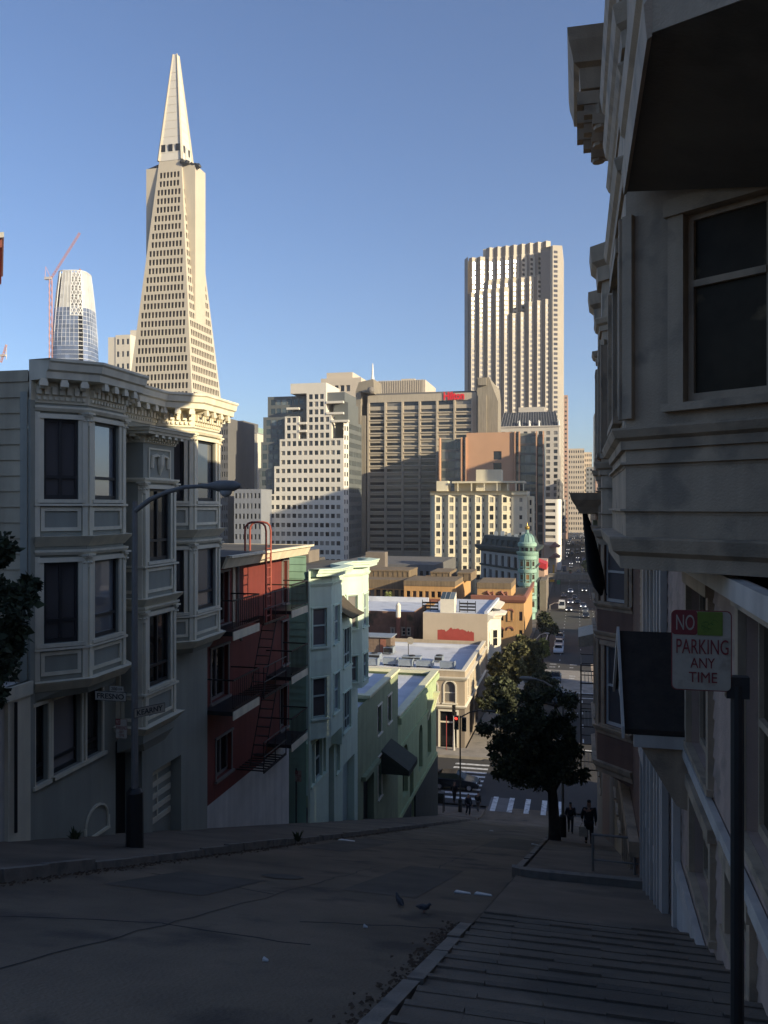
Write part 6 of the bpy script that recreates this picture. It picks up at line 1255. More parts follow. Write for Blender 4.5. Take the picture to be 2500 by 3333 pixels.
for r_ in range(n):
    zc = ZH(562) - r_ * pzh
    for c in range(7):
        a = 1.0 + c * cw; b = min(a + cw - 1.1, X1 - X0 - .6)
        if b - a > 1: sil.hull([(X0 + a, YH - .02, zc - .6), (X0 + b, YH - .02, zc - .6), (X0 + b, YH - .5, zc - .95), (X0 + a, YH - .5, zc - .95)][::1], [(X0 + a, YH - .02, zc - .75), (X0 + b, YH - .02, zc - .75), (X0 + b, YH - .5, zc - 1.15), (X0 + a, YH - .5, zc - 1.15)])
sl_ = sil.build('sill_fins', conch, HT)
for c in range(8):
    a = c * cw
    if a < X1 - X0: pr.box(X0 + a, X0 + min(a + .75, X1 - X0), YH - .8, YH - .002, -31, ZH(490))
pr.build('pier', conch, HT); panes(HT, it, farglass)
hx, hz = SP(1478, 1288, YH).x, SP(1478, 1288, YH).z; fit_text('Hilton', emit('red_sign', (.75, .02, .03), .35), HT, (hx, YH - .25, hz), xat(1511, YH) - xat(1444, YH), 3.7, name='sign_lettering', bold=.03, depth=.15)
xa, xb_ = xat(U(848), YH - 2), xat(U(922), YH - 2); mb = MB(); mb.box(xa, xa + (xb_ - xa) * .52, YH - 2, YH + 16, -31, ZH(400)); mb.box(xa + (xb_ - xa) * .52, xb_, YH - 1.2, YH + 16, -31, ZH(590)); mb.hull([(xa, YH - 2, ZH(400)), (xat(U(995), YH), YH - 2, ZH(420)), (xat(U(995), YH), YH + 14, ZH(420)), (xa, YH + 14, ZH(400))], [(xat(U(880), YH), YH - 2, ZH(330)), (xat(U(992), YH), YH - 2, ZH(308)), (xat(U(992), YH), YH + 14, ZH(308)), (xat(U(880), YH), YH + 14, ZH(330))]); mb.build('stair_shaft', mat('shaft_concrete', (.27, .235, .18), .85, .1, .15, streak=.25), HT)
s = MB(); c = SP(U(965), Vv(405), YH - 4); s.lathe((c.x, YH - 4, c.z), [(1.75 * math.sin(t * R(18)), -1.75 * math.cos(t * R(18))) for t in range(11)], 16); s.build('sphere', mat('lattice_sphere', (.18, .16, .14), .7, .3, 3), HT, True)
xa, xb_ = xat(1553, YH - 1), xat(1621, YH - 1); z1 = zat(1228, xb_, YH); mb = MB(); mb.hull([(xa, YH - 1, -31), (xb_, YH - 1, -31), (xb_, YH + 14, -31), (xa, YH + 14, -31)], [(xa, YH - 1, z1 - 11), (xb_, YH - 1, z1 - 11), (xb_, YH + 14, z1 - 11), (xa, YH + 14, z1 - 11)]); mb.hull([(xa, YH - 1, z1 - 11), (xb_, YH - 1, z1 - 11), (xb_, YH + 14, z1 - 11), (xa, YH + 14, z1 - 11)], [(xa, YH - 1, z1), (xb_ - 4, YH - 1, z1), (xb_ - .5, YH + 14, z1 - 4), (xa, YH + 14, z1)])
mb.box(xat(1556, YH - 2), xat(1583, YH - 2), YH - 2.2, YH - 1.002, z1 - 3.6, z1 - .3); mb.box(xat(1556, YH - 2), xat(1583, YH - 2), YH - 2.2, YH - 1.002, -31, z1 - 8); mb.build('lift_shaft', MATS['shaft_concrete'], HT)
mb = MB(); mb.box(X0 + 1, X1 - 1, YH + 3, YH + 15, zt, zt + 1.2); mb.build('roof_plant', greydk, HT)
# ---- towers behind the hotel
conct = mat('tan_concrete', (.55, .48, .39), .8, .06, .1); YB = 470.
q = base('concrete_tower', 'tan concrete tower with three big dark top windows behind the stepped white tower', 1110, YB); X0, X1 = xat(U(580), YB), xat(U(890), YB); ZB = lambda y: zat(Vv(y), X0, YB); it = []; mb = MB()
hs = [(xat(U(a), YB) - X0, xat(U(b), YB) - X0, ZB(418), ZB(370)) for a, b in ((685, 715), (728, 760), (773, 805))]; facade(mb, it, (X0, YB), (X1, YB), -31, ZB(315), hs, 1.2); shell(mb, X0, X1, YB, YB + 25, -31, ZB(315), N=False); mb.box(xat(U(620), YB), xat(U(820), YB), YB + 1, YB + 22, ZB(315) + .01, ZB(270)); mb.build('wall', conct, q); panes(q, it, farglass)
q = base('spire_tower', 'slim tan tower top carrying a white needle spire, left of the hotel', 1212, 480); X0 = xat(U(962), 480); X1 = xat(U(998), 480); mb = MB(); mb.box(X0, X1, 480, 492, -31, zat(Vv(325), X0, 480)); mb.build('wall', conct, q)
s = MB(); c = SP(U(979), Vv(325), 485); s.tube([c, c + Vector((0, 0, 3)), c + Vector((0, 0, 9.5))], [1.2, .7, .35], 8); s.tube([c + Vector((0, 0, 9.5)), SP(U(978), Vv(195), 485)], [.3, .15], 6); s.build('spire', mat('spire_white', (.75, .75, .72), .5, .04), q)
YR = 520.; q = base('ribbed_tower', 'ribbed top of a concrete tower rising behind the hotel roof', 1317, YR); X0, X1 = xat(U(1022), YR), xat(U(1378), YR); ZR = zat(Vv(336), X0, YR); mb = MB(); mb.box(X0, X1, YR, YR + 40, -31, ZR); mb.build('wall', greydk, q); mb = MB(); n = 26
for i in range(n): a = X0 + (X1 - X0) * i / n; mb.box(a, a + (X1 - X0) / n * .5, YR - .9, YR - .002, -31, ZR + .3)
mb.box(X1 + .01, X1 + .6, YR, YR + 40, -31, ZR + .2); mb.build('rib', conct, q); mb = MB(); mb.box(X0 + 30 * .42, X0 + 30 * .42 + 9, YR + 12, YR + 22, ZR, ZR + 3); mb.build('roof_plant', conct, q)
# ---- tall sawtooth tower
YC = 690.; granite = mat('shaded_granite', (.2, .165, .14), .55, .06, .1, spec=.5); bandm = mat('pale_spandrel', (.5, .445, .36), .7, .05, .1, spec=.2)
BT = base('granite_tower', 'tallest brown tower with sawtooth bays and stepped top, sun glinting on its upper left', 1670, YC, 'skyscraper')
cam_d = Vector((-(xat(1570, YC)), -YC, -zat(880, xat(1570, YC), YC))).normalized(); hv = (cam_d + SUN).normalized(); fa = math.atan2(hv.x, -hv.y)
glint = glass('sunlit_window', (.06, .05, .045), (.1, .085, .07), .4, .11, 0, .9)
K6 = lambda x, y: (1350 + x * .4973, 700 + y * .4973); bw = 54 * .4973; XB = lambda x, Y=YC: xat(K6(x, 0)[0], Y); ZC = lambda y, Y=YC: zat(K6(0, y)[1], xat(1670, Y), Y)
it = []; mb = MB(); fl = 3.95
def tooth(xa, xb_, Y, z0, z1, win=True, dk=.46):
    w_ = xb_ - xa; a = fa; L = (1 - dk) * w_ / math.cos(a); dd = L * math.sin(a); p0, p1, p2 = (xa, Y + dd), (xa + dk * w_, Y), (xb_, Y + dd)
    mb.wall(p0, p1, z0, z1); hs = []
    if win:
        z = z1 - 4
        while z > max(z0, -5) + 3: hs.append((L * .14, L * .72, z - 2.2, z)); z -= fl
    facade(mb, it, p1, p2, z0, z1, hs, .12); mb.face([(p0[0], p0[1], z1), (p1[0], p1[1], z1), (p2[0], p2[1], z1), (xb_, Y + 12, z1), (xa, Y + 12, z1)])
def cxs(i): return XB(345 + 54 * i)
tops0 = [490, 478, 473, 470, 467, 640, 636, 570, 566, 560]
tops1 = [243, 241, 405, 403, 401, 399, 397, 395, 392, 390]
tops2 = [None, None, 239, 238, 236, 234, 232, 230, 228, None]
tops3 = [None, None, 162, 160, 158, 156, 153, 150, 148, 145]
for i in range(10): tooth(cxs(i), cxs(i + 1), YC, -31, ZC(tops0[i]))
for i in range(10):
    lo = ZC(tops0[i]) - 3; tooth(cxs(i), cxs(i + 1), YC + 6, lo, ZC(tops1[i]))
for i in range(10):
    if tops2[i]: tooth(cxs(i), cxs(i + 1), YC + 11, ZC(tops1[i]) - 3, ZC(tops2[i]))
for i in range(10):
    if tops3[i]: tooth(cxs(i), cxs(i + 1), YC + 15, ZC(245) - 4, ZC(tops3[i]), win=False)
x0 = XB(317); mb.wall((x0, YC + 12), (x0 + .01, YC + 11.99), -31, ZC(250)); mb.wall((x0, YC + 9), (XB(347), YC + 1.5), -31, ZC(248)); mb.wall((x0, YC + 50), (x0, YC + 9), -31, ZC(248)); mb.box(x0 + .5, XB(875), YC + 13, YC + 50, -31, ZC(250)); mb.box(XB(430), XB(868), YC + 20, YC + 45, ZC(250), ZC(160))
xr = XB(903); xe = XB(965); 
mb.wall((XB(822), YC + 6), (xr, YC + 2), -31, ZC(222)); mb.wall((XB(885), YC + 3), (xr, YC + .0), -31, ZC(218))
L = xe - xr; hs = []
z = ZC(218) - 4
while z > -10: hs.append((.8, L * .55, z - 2.2, z)); z -= fl
facade(mb, it, (xr, YC), (xe, YC + 3), -31, ZC(215), hs, .12); hs = []
z = ZC(218) - 4
while z > -10:
    for k in range(7): hs.append((2 + k * 6.3, 5.2 + k * 6.3, z - 2.2, z))
    z -= fl
facade(mb, it, (xe, YC + 3), (xe + .6, YC + 50), -31, ZC(215), hs, .12); mb.face([(XB(822), YC + 6, ZC(218)), (xr, YC, ZC(218)), (xe, YC + 3, ZC(218)), (xe, YC + 50, ZC(218)), (XB(822), YC + 50, ZC(218))]); mb.build('wall', bandm, BT)
panes(BT, it, glint)
# side of each tooth away from the sun: shade painted as darker skin
mb = MB()
def flank(xa, xb_, Y, z0, z1, dk=.46):
    w_ = xb_ - xa; L = (1 - dk) * w_ / math.cos(fa); dd = L * math.sin(fa); d = Vector((dk * w_, -dd)); mb.obox((xa, Y + dd), tuple(d.normalized()), .02, d.length - .02, .004, .1, z0, z1 - .3)
for i in range(10):
    flank(cxs(i), cxs(i + 1), YC, -31, ZC(tops0[i])); flank(cxs(i), cxs(i + 1), YC + 6, ZC(tops0[i]), ZC(tops1[i]))
    if tops2[i]: flank(cxs(i), cxs(i + 1), YC + 11, ZC(tops1[i]), ZC(tops2[i]))
    if tops3[i]: flank(cxs(i), cxs(i + 1), YC + 15, ZC(tops2[i] or 245), ZC(tops3[i]))
d = Vector((XB(347) - x0, -7.5)); mb.obox((x0, YC + 9), tuple(d.normalized()), .02, d.length - .02, .004, .1, -31, ZC(249)); d = Vector((xr - XB(822), -4)); mb.obox((XB(822), YC + 6), tuple(d.normalized()), .02, d.length - .02, .004, .1, -31, ZC(224)); mb.build('shaded_flank', granite, BT)
# ---- mansard tower with statues
YM = 560.; q, x0, x1, zt = slab_tower('mansard_tower', 'grey stone tower with dark glass mansard roof and white statues along its cornice', 1626, 1821, 1388, YM, 30, mat('pale_grey_stone', (.5, .46, .4), .8, .05, .1), 8, 4.1, .5, .62, top=2.5)
KZ = lambda y: zat(700 + y * .4973, x0, YM); mb = MB(); mb.hull([(x0 + .3, YM + .3, zt), (x1 - .3, YM + .3, zt), (x1 - .3, YM + 29, zt), (x0 + .3, YM + 29, zt)], [(x0 + 2.5, YM + 6, KZ(1288)), (x1 - 2.5, YM + 6, KZ(1288)), (x1 - 2.5, YM + 24, KZ(1288)), (x0 + 2.5, YM + 24, KZ(1288))]); mb.build('mansard_roof', mat('dark_glazed_roof', (.04, .045, .055), .25, .2, .4), q)
mb = MB()
for i in range(22): a = x0 + .6 + (x1 - x0 - 1.2) * i / 21; b = x0 + 2.6 + (x1 - x0 - 5.2) * i / 21; mb.tube([(a, YM + .2, zt + .1), (b, YM + 5.9, KZ(1288))], .11, 4)
mb.build('glazing_bar', greymd, q); mb = MB(); mb.box(x0 + 12, x1 - 10, YM + 9, YM + 20, KZ(1290), KZ(1252)); mb.box(x0 - .5, x1 + .5, YM - .6, YM + .2, zt - .5, zt + .25); mb.build('cornice', MATS['pale_grey_stone'], q)
stat = mat('white_statue', (.75, .73, .68), .7, .05)
for k, xk in enumerate((685, 750, 812, 943)):
    X = xat(1350 + xk * .4973, YM); t = thing('statue', 'white draped hooded statue on the cornice of the mansard tower', 'statue', (X, YM + .1, zt + .25), 'statues along the mansard cornice'); s = MB(); sg = (-1, 1, 1, -1)[k]; s.tube([(X, YM + .1, zt + .25), (X + .1 * sg, YM + .1, zt + 1.5), (X, YM + .1, zt + 2.8), (X + .05 * sg, YM + .1, zt + 3.3), (X, YM + .1, zt + 3.5), (X, YM + .1, zt + 4.0), (X, YM + .1, zt + 4.2)], [.85, .7, .6, .65, .3, .34, .1], 10); s.tube([(X, YM, zt + 3.1), (X + .9 * sg, YM - .1, zt + 3.4), (X + 1.1 * sg, YM, zt + 2.2)], [.25, .25, .1], 6); s.build('figure', stat, t, True)
# ---- brown and glass block
YG = 345.; GB = base('clay_building', 'clay-orange walled building with glass wings and tall thin fins, behind the cream hotel', 1560, YG, 'building'); clay = mat('clay_panels', (.56, .32, .19), .8, .06, .12); XG = lambda x: xat(1350 + x * .4973, YG); ZG = lambda y: zat(700 + y * .4973, XG(500), YG); it = []; it2 = []; mb = MB()
X0, X1 = XG(338), XG(650); hs = [(XG(515) - X0, XG(568) - X0, ZG(1601), ZG(1546)), (XG(515) - X0, XG(568) - X0, ZG(1672), ZG(1622)), (XG(515) - X0, XG(568) - X0, ZG(1740), ZG(1690))]; facade(mb, it, (X0, YG), (X1, YG), -31, ZG(1423), hs, .5); shell(mb, X0, X1, YG, YG + 25, -31, ZG(1423), N=False); mb.build('wall', clay, GB)
mb = MB()
for xa, xb_, yt in ((168, 305, 1462), (685, 795, 1430), (805, 842, 1440), (652, 684, 1426), (306, 337, 1450)):
    X0, X1 = XG(xa), XG(xb_); hs = grid(X1 - X0, -28, ZG(yt), (X1 - X0) / (3 if xb_ - xa > 60 else 1), 4.0, (X1 - X0) / (3 if xb_ - xa > 60 else 1) * .93, 3.0, top=.6, nx=3 if xb_ - xa > 60 else 1); facade(mb, it2, (X0, YG + 2), (X1, YG + 2), -31, ZG(yt), hs, .15); shell(mb, X0, X1, YG + 2, YG + 24, -31, ZG(yt), N=False)
mb.build('glass_wing_frame', mat('green_grey_frame', (.16, .18, .165), .6, .1, .3), GB); mb = MB()
for xk in (160, 303, 332, 652, 680, 793, 838): mb.box(XG(xk), XG(xk + 8), YG - .8, YG + 1.99, -31, ZG(1420 if xk > 600 else 1452))
mb.build('fin', clay, GB); panes(GB, it, farglass); panes(GB, it2, bluegl, name='glass_panel')
# ---- cream hotel with sawtooth bays
YD = 285.; CH = base('cream_hotel', 'cream hotel block with angled bays and square windows, in front of the concrete hotel', 1550, YD, 'hotel'); cr = mat('cream_stucco', (.64, .57, .41), .8, .06, .15, streak=.06); XD = lambda x: xat(1350 + x * .4973, YD); ZD = lambda y: zat(700 + y * .4973, XD(400), YD); it = []; mb = MB(); zt = ZD(1806); zp = (ZD(1865) - ZD(2090)) / 4
for i in range(6):
    xa, xb_ = XD(118 + 87.5 * i - 12), XD(118 + 87.5 * (i + 1) - 12); w_ = xb_ - xa; a = R(24); dk = .3; L = (1 - dk) * w_ / math.cos(a); dd = L * math.sin(a)
    p0, p1, p2 = (xa, YD + dd), (xa + dk * w_, YD), (xb_, YD + dd); zt_ = ZD(1832); mb.wall(p0, p1, -31, zt_); hs = []
    for r_ in range(11): zc = ZD(1865) - zp * r_; hs += [(L * .12, L * .52, zc - .85, zc + .95), (L * .8, L * .93, zc - .6, zc + .6)]
    facade(mb, it, p1, p2, -31, zt_, hs, .3); mb.face([(*p0, zt_), (*p1, zt_), (*p2, zt_)])
    for r_ in range(11): zc = ZD(1865) - zp * r_; d = Vector((p2[0] - p1[0], p2[1] - p1[1])).normalized(); mb.obox(p1, (d.x, d.y), .1, L - .1, .003, .12, zc - 1.25, zc - 1.0)
xa, xb_ = XD(94), XD(736); mb.wall((xa, YD + 2.2), (xb_, YD + 2.2), ZD(1832) - .01, zt); mb.wall((xa, YD + 2.2), (XD(107), YD + 2.2), -31, ZD(1832)); hs = [(XD(683) - XD(632), XD(702) - XD(632), ZD(1865) - zp * r_ - .7, ZD(1865) - zp * r_ + .7) for r_ in range(11)]; facade(mb, it, (XD(632), YD + 1.2), (xb_, YD + 1.2), -31, zt, hs, .3)
hs = [(2 + 4 * k, 3.6 + 4 * k, ZD(1865) - zp * r_ - .8, ZD(1865) - zp * r_ + .8) for k in range(3) for r_ in range(11)]; facade(mb, it, (xb_, YD + 1.2), (xb_, YD + 16), -31, zt, hs, .3); mb.face([(xa, YD + .5, zt), (xb_, YD + .5, zt), (xb_, YD + 16, zt), (xa, YD + 16, zt)]); mb.face([(xa, YD + 2.2, ZD(1832)), (xb_, YD + 2.2, ZD(1832)), (xb_, YD + .2, ZD(1832)), (xa, YD + .2, ZD(1832))])
mb.box(XD(390), XD(556), YD + 5, YD + 13, zt, ZD(1662)); mb.box(XD(130), XD(204), YD + 4, YD + 12, zt, ZD(1736)); mb.box(XD(235), XD(714), YD + 3, YD + 14, ZD(1752), ZD(1740)); mb.box(XD(238), XD(600), YD + 8, YD + 13, zt, ZD(1753))
for xk in (270, 360, 445, 530, 600, 655, 705): mb.box(XD(xk), XD(xk + 7), YD + 3.1, YD + 3.5, zt, ZD(1753))
mb.build('wall', cr, CH); panes(CH, it, glass('cream_hotel_glass', (.03, .033, .035), (.38, .36, .3), .45, .08))
mb = MB(); X0, X1 = XD(738), XD(770); it = []; hs = [(.5, X1 - X0 - .5, ZD(1880) - zp * r_ - 1, ZD(1880) - zp * r_ + .8) for r_ in range(11)]; facade(mb, it, (X0, YD + 4), (X1, YD + 4), -31, ZD(1840), hs, .2); shell(mb, X0, X1, YD + 4, YD + 15, -31, ZD(1840), N=False); mb.build('stair_wing', cr, CH); panes(CH, it, farglass)
# ---- white strip-window building, slim and distant towers
YW = 400.; q = base('strip_window_building', 'white building with dark strip windows and rounded corner near the far street', 1795, YW, 'building'); X0, X1 = xat(1770, YW), xat(1811, YW); ZW = lambda y: zat(700 + y * .4973, X0, YW); it = []; mb = MB(); hs = [(.6, X1 - X0 - .5, ZW(1903 + 42.3 * k), ZW(1884 + 42.3 * k)) for k in range(9)]; facade(mb, it, (X0, YW), (X1, YW), -31, ZW(1860), hs, .4)
n = 5; pts = [(X1 + 2 * math.sin(R(18 * i)), YW + 2 - 2 * math.cos(R(18 * i))) for i in range(n + 1)]
for a, b in zip(pts[:-1], pts[1:]): mb.wall(a, b, -31, ZW(1860))
mb.wall(pts[-1], (pts[-1][0], YW + 25), -31, ZW(1860)); mb.face([(X0, YW, ZW(1860)), (X1, YW, ZW(1860))] + [(p[0], p[1], ZW(1860)) for p in pts] + [(pts[-1][0], YW + 25, ZW(1860)), (X0, YW + 25, ZW(1860))]); mb.build('wall', mat('bright_white', (.74, .7, .64), .7, .04, .2), q); panes(q, it, farglass)
pinkt = mat('pink_granite', (.55, .36, .27), .8, .05, .1)
slab_tower('slim_tower', 'slim pink tower edge standing right of the tallest brown tower', 1822, 1848, 1286, 760, 40, pinkt, 2, 4, .5, .4, W=8)
slab_tower('far_tower', 'distant cream tower with dense square windows at the end of the street', 1850, 1902, 1460, 930, 30, mat('far_cream', (.6, .5, .38), .8, .04, .08), 7, 5.6, .5, .5, W=5)
slab_tower('far_tower', 'distant shorter cream block joined to the dense-windowed tower at street end', 1902, 1927, 1472, 950, 30, MATS['far_cream'], 4, 5.6, .5, .5)
slab_tower('far_tower', 'grey low block far down the street at the closing end', 1852, 1903, 1667, 1150, 40, mat('dim_far_stone', (.16, .155, .15), .85, .1, .1), 6, 5, .6, .5)
slab_tower('far_tower', 'narrow dark glass tower glimpsed beside the grey house bays', 1934, 1960, 1346, 640, 30, mat('slate_frame', (.1, .12, .14), .5, .1, .2), 3, 4, .8, .7, bluegl)
slab_tower('far_tower', 'pink stone block below the narrow dark glass tower', 1939, 1960, 1438, 560, 20, pinkt, 2, 4, .4, .4)
slab_tower('far_tower', 'grey stepped block between the cream tower and narrow dark glass tower', 1908, 1940, 1520, 760, 30, greymd, 3, 4, .5, .5)
slab_tower('street_slab', 'pale grey columned front at the left of the far street below the pink tower', 1822, 1838, 1625, 620, 60, mat('pale_front', (.5, .47, .42), .8, .08, .1), 2, 5, .5, .6, W=10)
slab_tower('street_slab', 'small peach corner building with one window low on the far street', 1823, 1838, 1738, 480, 20, peach, 1, 8, .35, .5)
slab_tower('street_slab', 'dark street front between strip-window building and pink tower', 1812, 1823, 1560, 500, 100, greydk, 1, 4, .5, .5, W=16)
slab_tower('low_block', 'small brown-grey roof block above the right end of the mint house', 1190, 1253, 1797, 190, 3, tandk, 0, 4)
slab_tower('low_block', 'dark low roofs in front of the concrete hotel base', 1080, 1420, 1836, 240, 40, greydk, 18, 4.2, .5, .4)
slab_tower('low_block', 'dark roof block behind the red apartment house', 940, 1040, 1815, 130, 3, rooftar, 0, 4)
# ================================================================ trees
leafd = mat('dark_leaf', (.05, .058, .024), .8, .35, .9, island=.55); leafl = mat('olive_leaf', (.1, .095, .035), .8, .3, .8, island=.6); leafy = mat('yellow_green_leaf', (.15, .17, .05), .75, .25, 2, island=.5); needle = mat('needle_leaf', (.03, .042, .018), .85, .3, 4, island=.4)
bark = mat('bark', (.05, .04, .032), .95, .4, 5, .8, 25)
def tree(name, label, base_, h_tr, blobs, n, ls, leaf, r0=.22, group=None, seed=1, needles=False, lean=(0, 0)):
    rr = random.Random(seed); t = thing(name, label, 'tree', base_, group); bx, by, bz = base_; tr = MB()
    top = Vector((bx + lean[0], by + lean[1], bz + h_tr)); tr.tube([(bx, by, bz - .2), (bx + lean[0] * .2, by + lean[1] * .2, bz + h_tr * .3), (bx + lean[0] * .6, by + lean[1] * .6, bz + h_tr * .7), top], [r0 * 1.25, r0, r0 * .9, r0 * .75], 10)
    cl = []
    for (cx, cy, cz, rx, ry, rz) in blobs:
        c = Vector((cx, cy, cz)); m_ = top + (c - top) * .5 + Vector((rr.gauss(0, .1), rr.gauss(0, .1), .1)); tr.tube([top - Vector((0, 0, h_tr * .15)), m_, c], [r0 * .55, r0 * .3, r0 * .1], 6)
        k = max(5, int(14 * (rx * ry * rz) ** .4))
        for _ in range(k):
            v = Vector((rr.gauss(0, 1), rr.gauss(0, 1), rr.gauss(0, 1))).normalized() * rr.uniform(.45, 1.0) ** .5; p = c + Vector((v.x * rx, v.y * ry, v.z * rz)); cl.append((p, min(rx, ry, rz) * rr.uniform(.2, .42)))
            if rr.random() < .5: tr.tube([c, c + (p - c) * .6, p], [r0 * .1, r0 * .06, .008], 4)
    tr.build('trunk', bark, t, True); mb = MB()
    for i in range(n):
        p, s = cl[rr.randrange(len(cl))]; v = Vector((rr.gauss(0, 1), rr.gauss(0, 1), rr.gauss(0, .8))).normalized() * s * rr.random() ** .4; p = p + v; d = (v.normalized() * .6 + Vector((rr.gauss(0, 1), rr.gauss(0, 1), rr.gauss(0, .7) - .25))).normalized(); e = d.orthogonal().normalized(); e.rotate(Matrix.Rotation(rr.random() * 6.28, 3, d)); q = ls * rr.uniform(.35, 1.0) * (2.0 if rr.random() < .12 else 1.15)
        w = q * (.09 if needles else .34); a = d * q
        mb.face([p, p + a * .45 + e * w, p + a, p + a * .45 - e * w])
    mb.build('crown', leaf, t); return t
def blobs(seed, c, R_, n, s):
    rr = random.Random(seed); out = []
    for _ in range(n):
        v = Vector((rr.gauss(0, 1), rr.gauss(0, 1), rr.gauss(0, 1))).normalized() * rr.uniform(.3, 1); k = s * rr.uniform(.7, 1.3); out.append((c[0] + v.x * R_[0], c[1] + v.y * R_[1], c[2] + v.z * R_[2], k, k, k * .85))
    return out
# big street tree on the right pavement
ty = 35.5; tx = xat(1806, ty); cz = zat(2430, tx, ty); bl = blobs(3, (xat(1745, ty), ty, zat(2440, tx, ty)), (1.75, 1.6, 1.55), 20, .85) + [(xat(1640, ty), ty, zat(2460, tx, ty), .75, .8, .55), (xat(1860, ty), ty, zat(2500, tx, ty), .7, .8, .6), (xat(1850, ty), ty, zat(2390, tx, ty), .8, .8, .75), (xat(1810, ty), ty, zat(2300, tx, ty), .9, .9, .7), (xat(1680, ty), ty, zat(2310, tx, ty), .9, .9, .7), (xat(1620, ty), ty, zat(2400, tx, ty), .8, .8, .6), (xat(1745, ty), ty + .2, zat(2330, tx, ty), 1.1, 1.1, .8)]
tree('street_tree', 'big dark leafy tree on the right pavement near the walking people', (tx, ty, gz(ty) + .1), zat(2560, tx, ty) - gz(ty), bl, 52000, .13, leafd, .24, seed=2, lean=(-.12, 0))
# spiky tree at the left edge
ty = 11.2; cxx = xat(-120, ty); bl = [(xat(u, ty), ty + dy, zat(v, cxx, ty), r_, r_, r_ * .8) for u, v, r_, dy in ((-130, 1790, .72, 0), (-75, 1930, .8, .1), (-40, 2010, .66, -.2), (-85, 2120, .8, .1), (-120, 2260, .72, 0), (-170, 2360, .6, .1), (-260, 2000, .9, .2), (-260, 2200, .9, 0))]
tree('street_tree', 'dark spiky-leaved tree cut by the left edge, before the pale garage', (cxx - .8, ty, gz(ty)), 3.0, bl, 24000, .11, needle, .2, seed=5, needles=False)
# trees on the far side of the crossing, left pavement
for k, (u, v, Y, rx, rz, n, lf, lab, hh) in enumerate(((1658, 2185, 96, 2.7, 4.2, 26000, leafl, 'tall olive leafy tree catching the sun, beyond the tan corner building', 6), (1722, 2150, 108, 2.2, 3.8, 16000, leafl, 'olive sunlit tree just behind the tallest leafy one on the left pavement', 5), (1632, 2275, 91, 2.6, 2.5, 16000, leafd, 'darker bushy tree in front of the sunlit olive trees', 3), (1750, 2225, 104, 2.7, 2.8, 18000, leafd, 'rounded dark green tree right of the sunlit olive trees', 4), (1767, 2105, 122, 1.0, 1.9, 5000, leafy, 'slender bright green tree by the white lamp', 4), (1786, 2030, 158, 2.4, 2.6, 7000, leafd, 'dark round tree by the parked cars', 4), (1912, 1843, 345, 2.6, 3.6, 1500, leafy, 'small yellowish tree beyond the footbridge at right', 5))):
    c = (xat(u, Y), Y, zat(v, xat(u, Y), Y)); bl = blobs(20 + k, c, (rx * .62, rx * .62, rz * .7), 9, rx * .42); tree('street_tree', lab, (c[0], Y, gz(Y)), max(1.5, c[2] - gz(Y) - rz * .3), bl, n, .26 + Y * .0011, lf, .16, seed=40 + k)
sh_ = mat('weed_leaf', (.06, .07, .025), .9, .3, 5, island=.4)
for x, y, lab in ((-9.95, 15.0, 'thin weed growing at the foot of the sage green wall'), (XL + .1, 20.9, 'dark weed tuft growing by the left kerb')):
    q = thing('weed', lab, 'plant', (x, y, gz(y) + .1)); s = MB()
    for i in range(40): a = rnd.random() * 6.28; r_ = rnd.uniform(.04, .18); h_ = rnd.uniform(.06, .3); s.face([(x + .02 * math.cos(a), y, gz(y) + .08), (x + r_ * .6 * math.cos(a) + .02, y + r_ * .6 * math.sin(a), gz(y) + .1 + h_ * .7), (x + r_ * math.cos(a), y + r_ * math.sin(a), gz(y) + .1 + h_), (x + r_ * .6 * math.cos(a) - .02, y + r_ * .6 * math.sin(a), gz(y) + .1 + h_ * .65)])
    s.build('leaves', sh_, q)
# ================================================================ people
skin = mat('skin', (.28, .16, .11), .6, .08, 6); hairm = mat('dark_hair', (.012, .01, .008), .7, .2, 10)
cloth = {k: mat('cloth_' + k, c, .9, .15, 6, .3, 40) for k, c in dict(black=(.012, .012, .014), navy=(.015, .018, .03), charcoal=(.03, .03, .032), grey=(.09, .09, .095), white=(.6, .6, .58), denim=(.03, .04, .065), brown=(.06, .035, .025)).items()}
def skin_mesh(name, nodes, edges, m, parent, sub=1):
    me = bpy.data.meshes.new(name); me.from_pydata([n[0] for n in nodes], edges, []); o = bpy.data.objects.new(name, me); COL.objects.link(o)
    sm = o.modifiers.new('s', 'SKIN'); 
    if not me.skin_vertices: me.skin_vertices.new()
    for v, n in zip(me.skin_vertices[0].data, nodes): v.radius = (n[1], n[2] if len(n) > 2 else n[1])
    me.skin_vertices[0].data[0].use_root = True
    sb = o.modifiers.new('d', 'SUBSURF'); sb.levels = sb.render_levels = sub; bpy.context.view_layer.update()
    m2 = bpy.data.meshes.new_from_object(o.evaluated_get(bpy.context.evaluated_depsgraph_get())); bpy.data.objects.remove(o); m2.materials.clear(); m2.materials.append(m)
    m2.polygons.foreach_set('use_smooth', [True] * len(m2.polygons)); q = bpy.data.objects.new(name, m2); COL.objects.link(q); q.parent = parent; return q
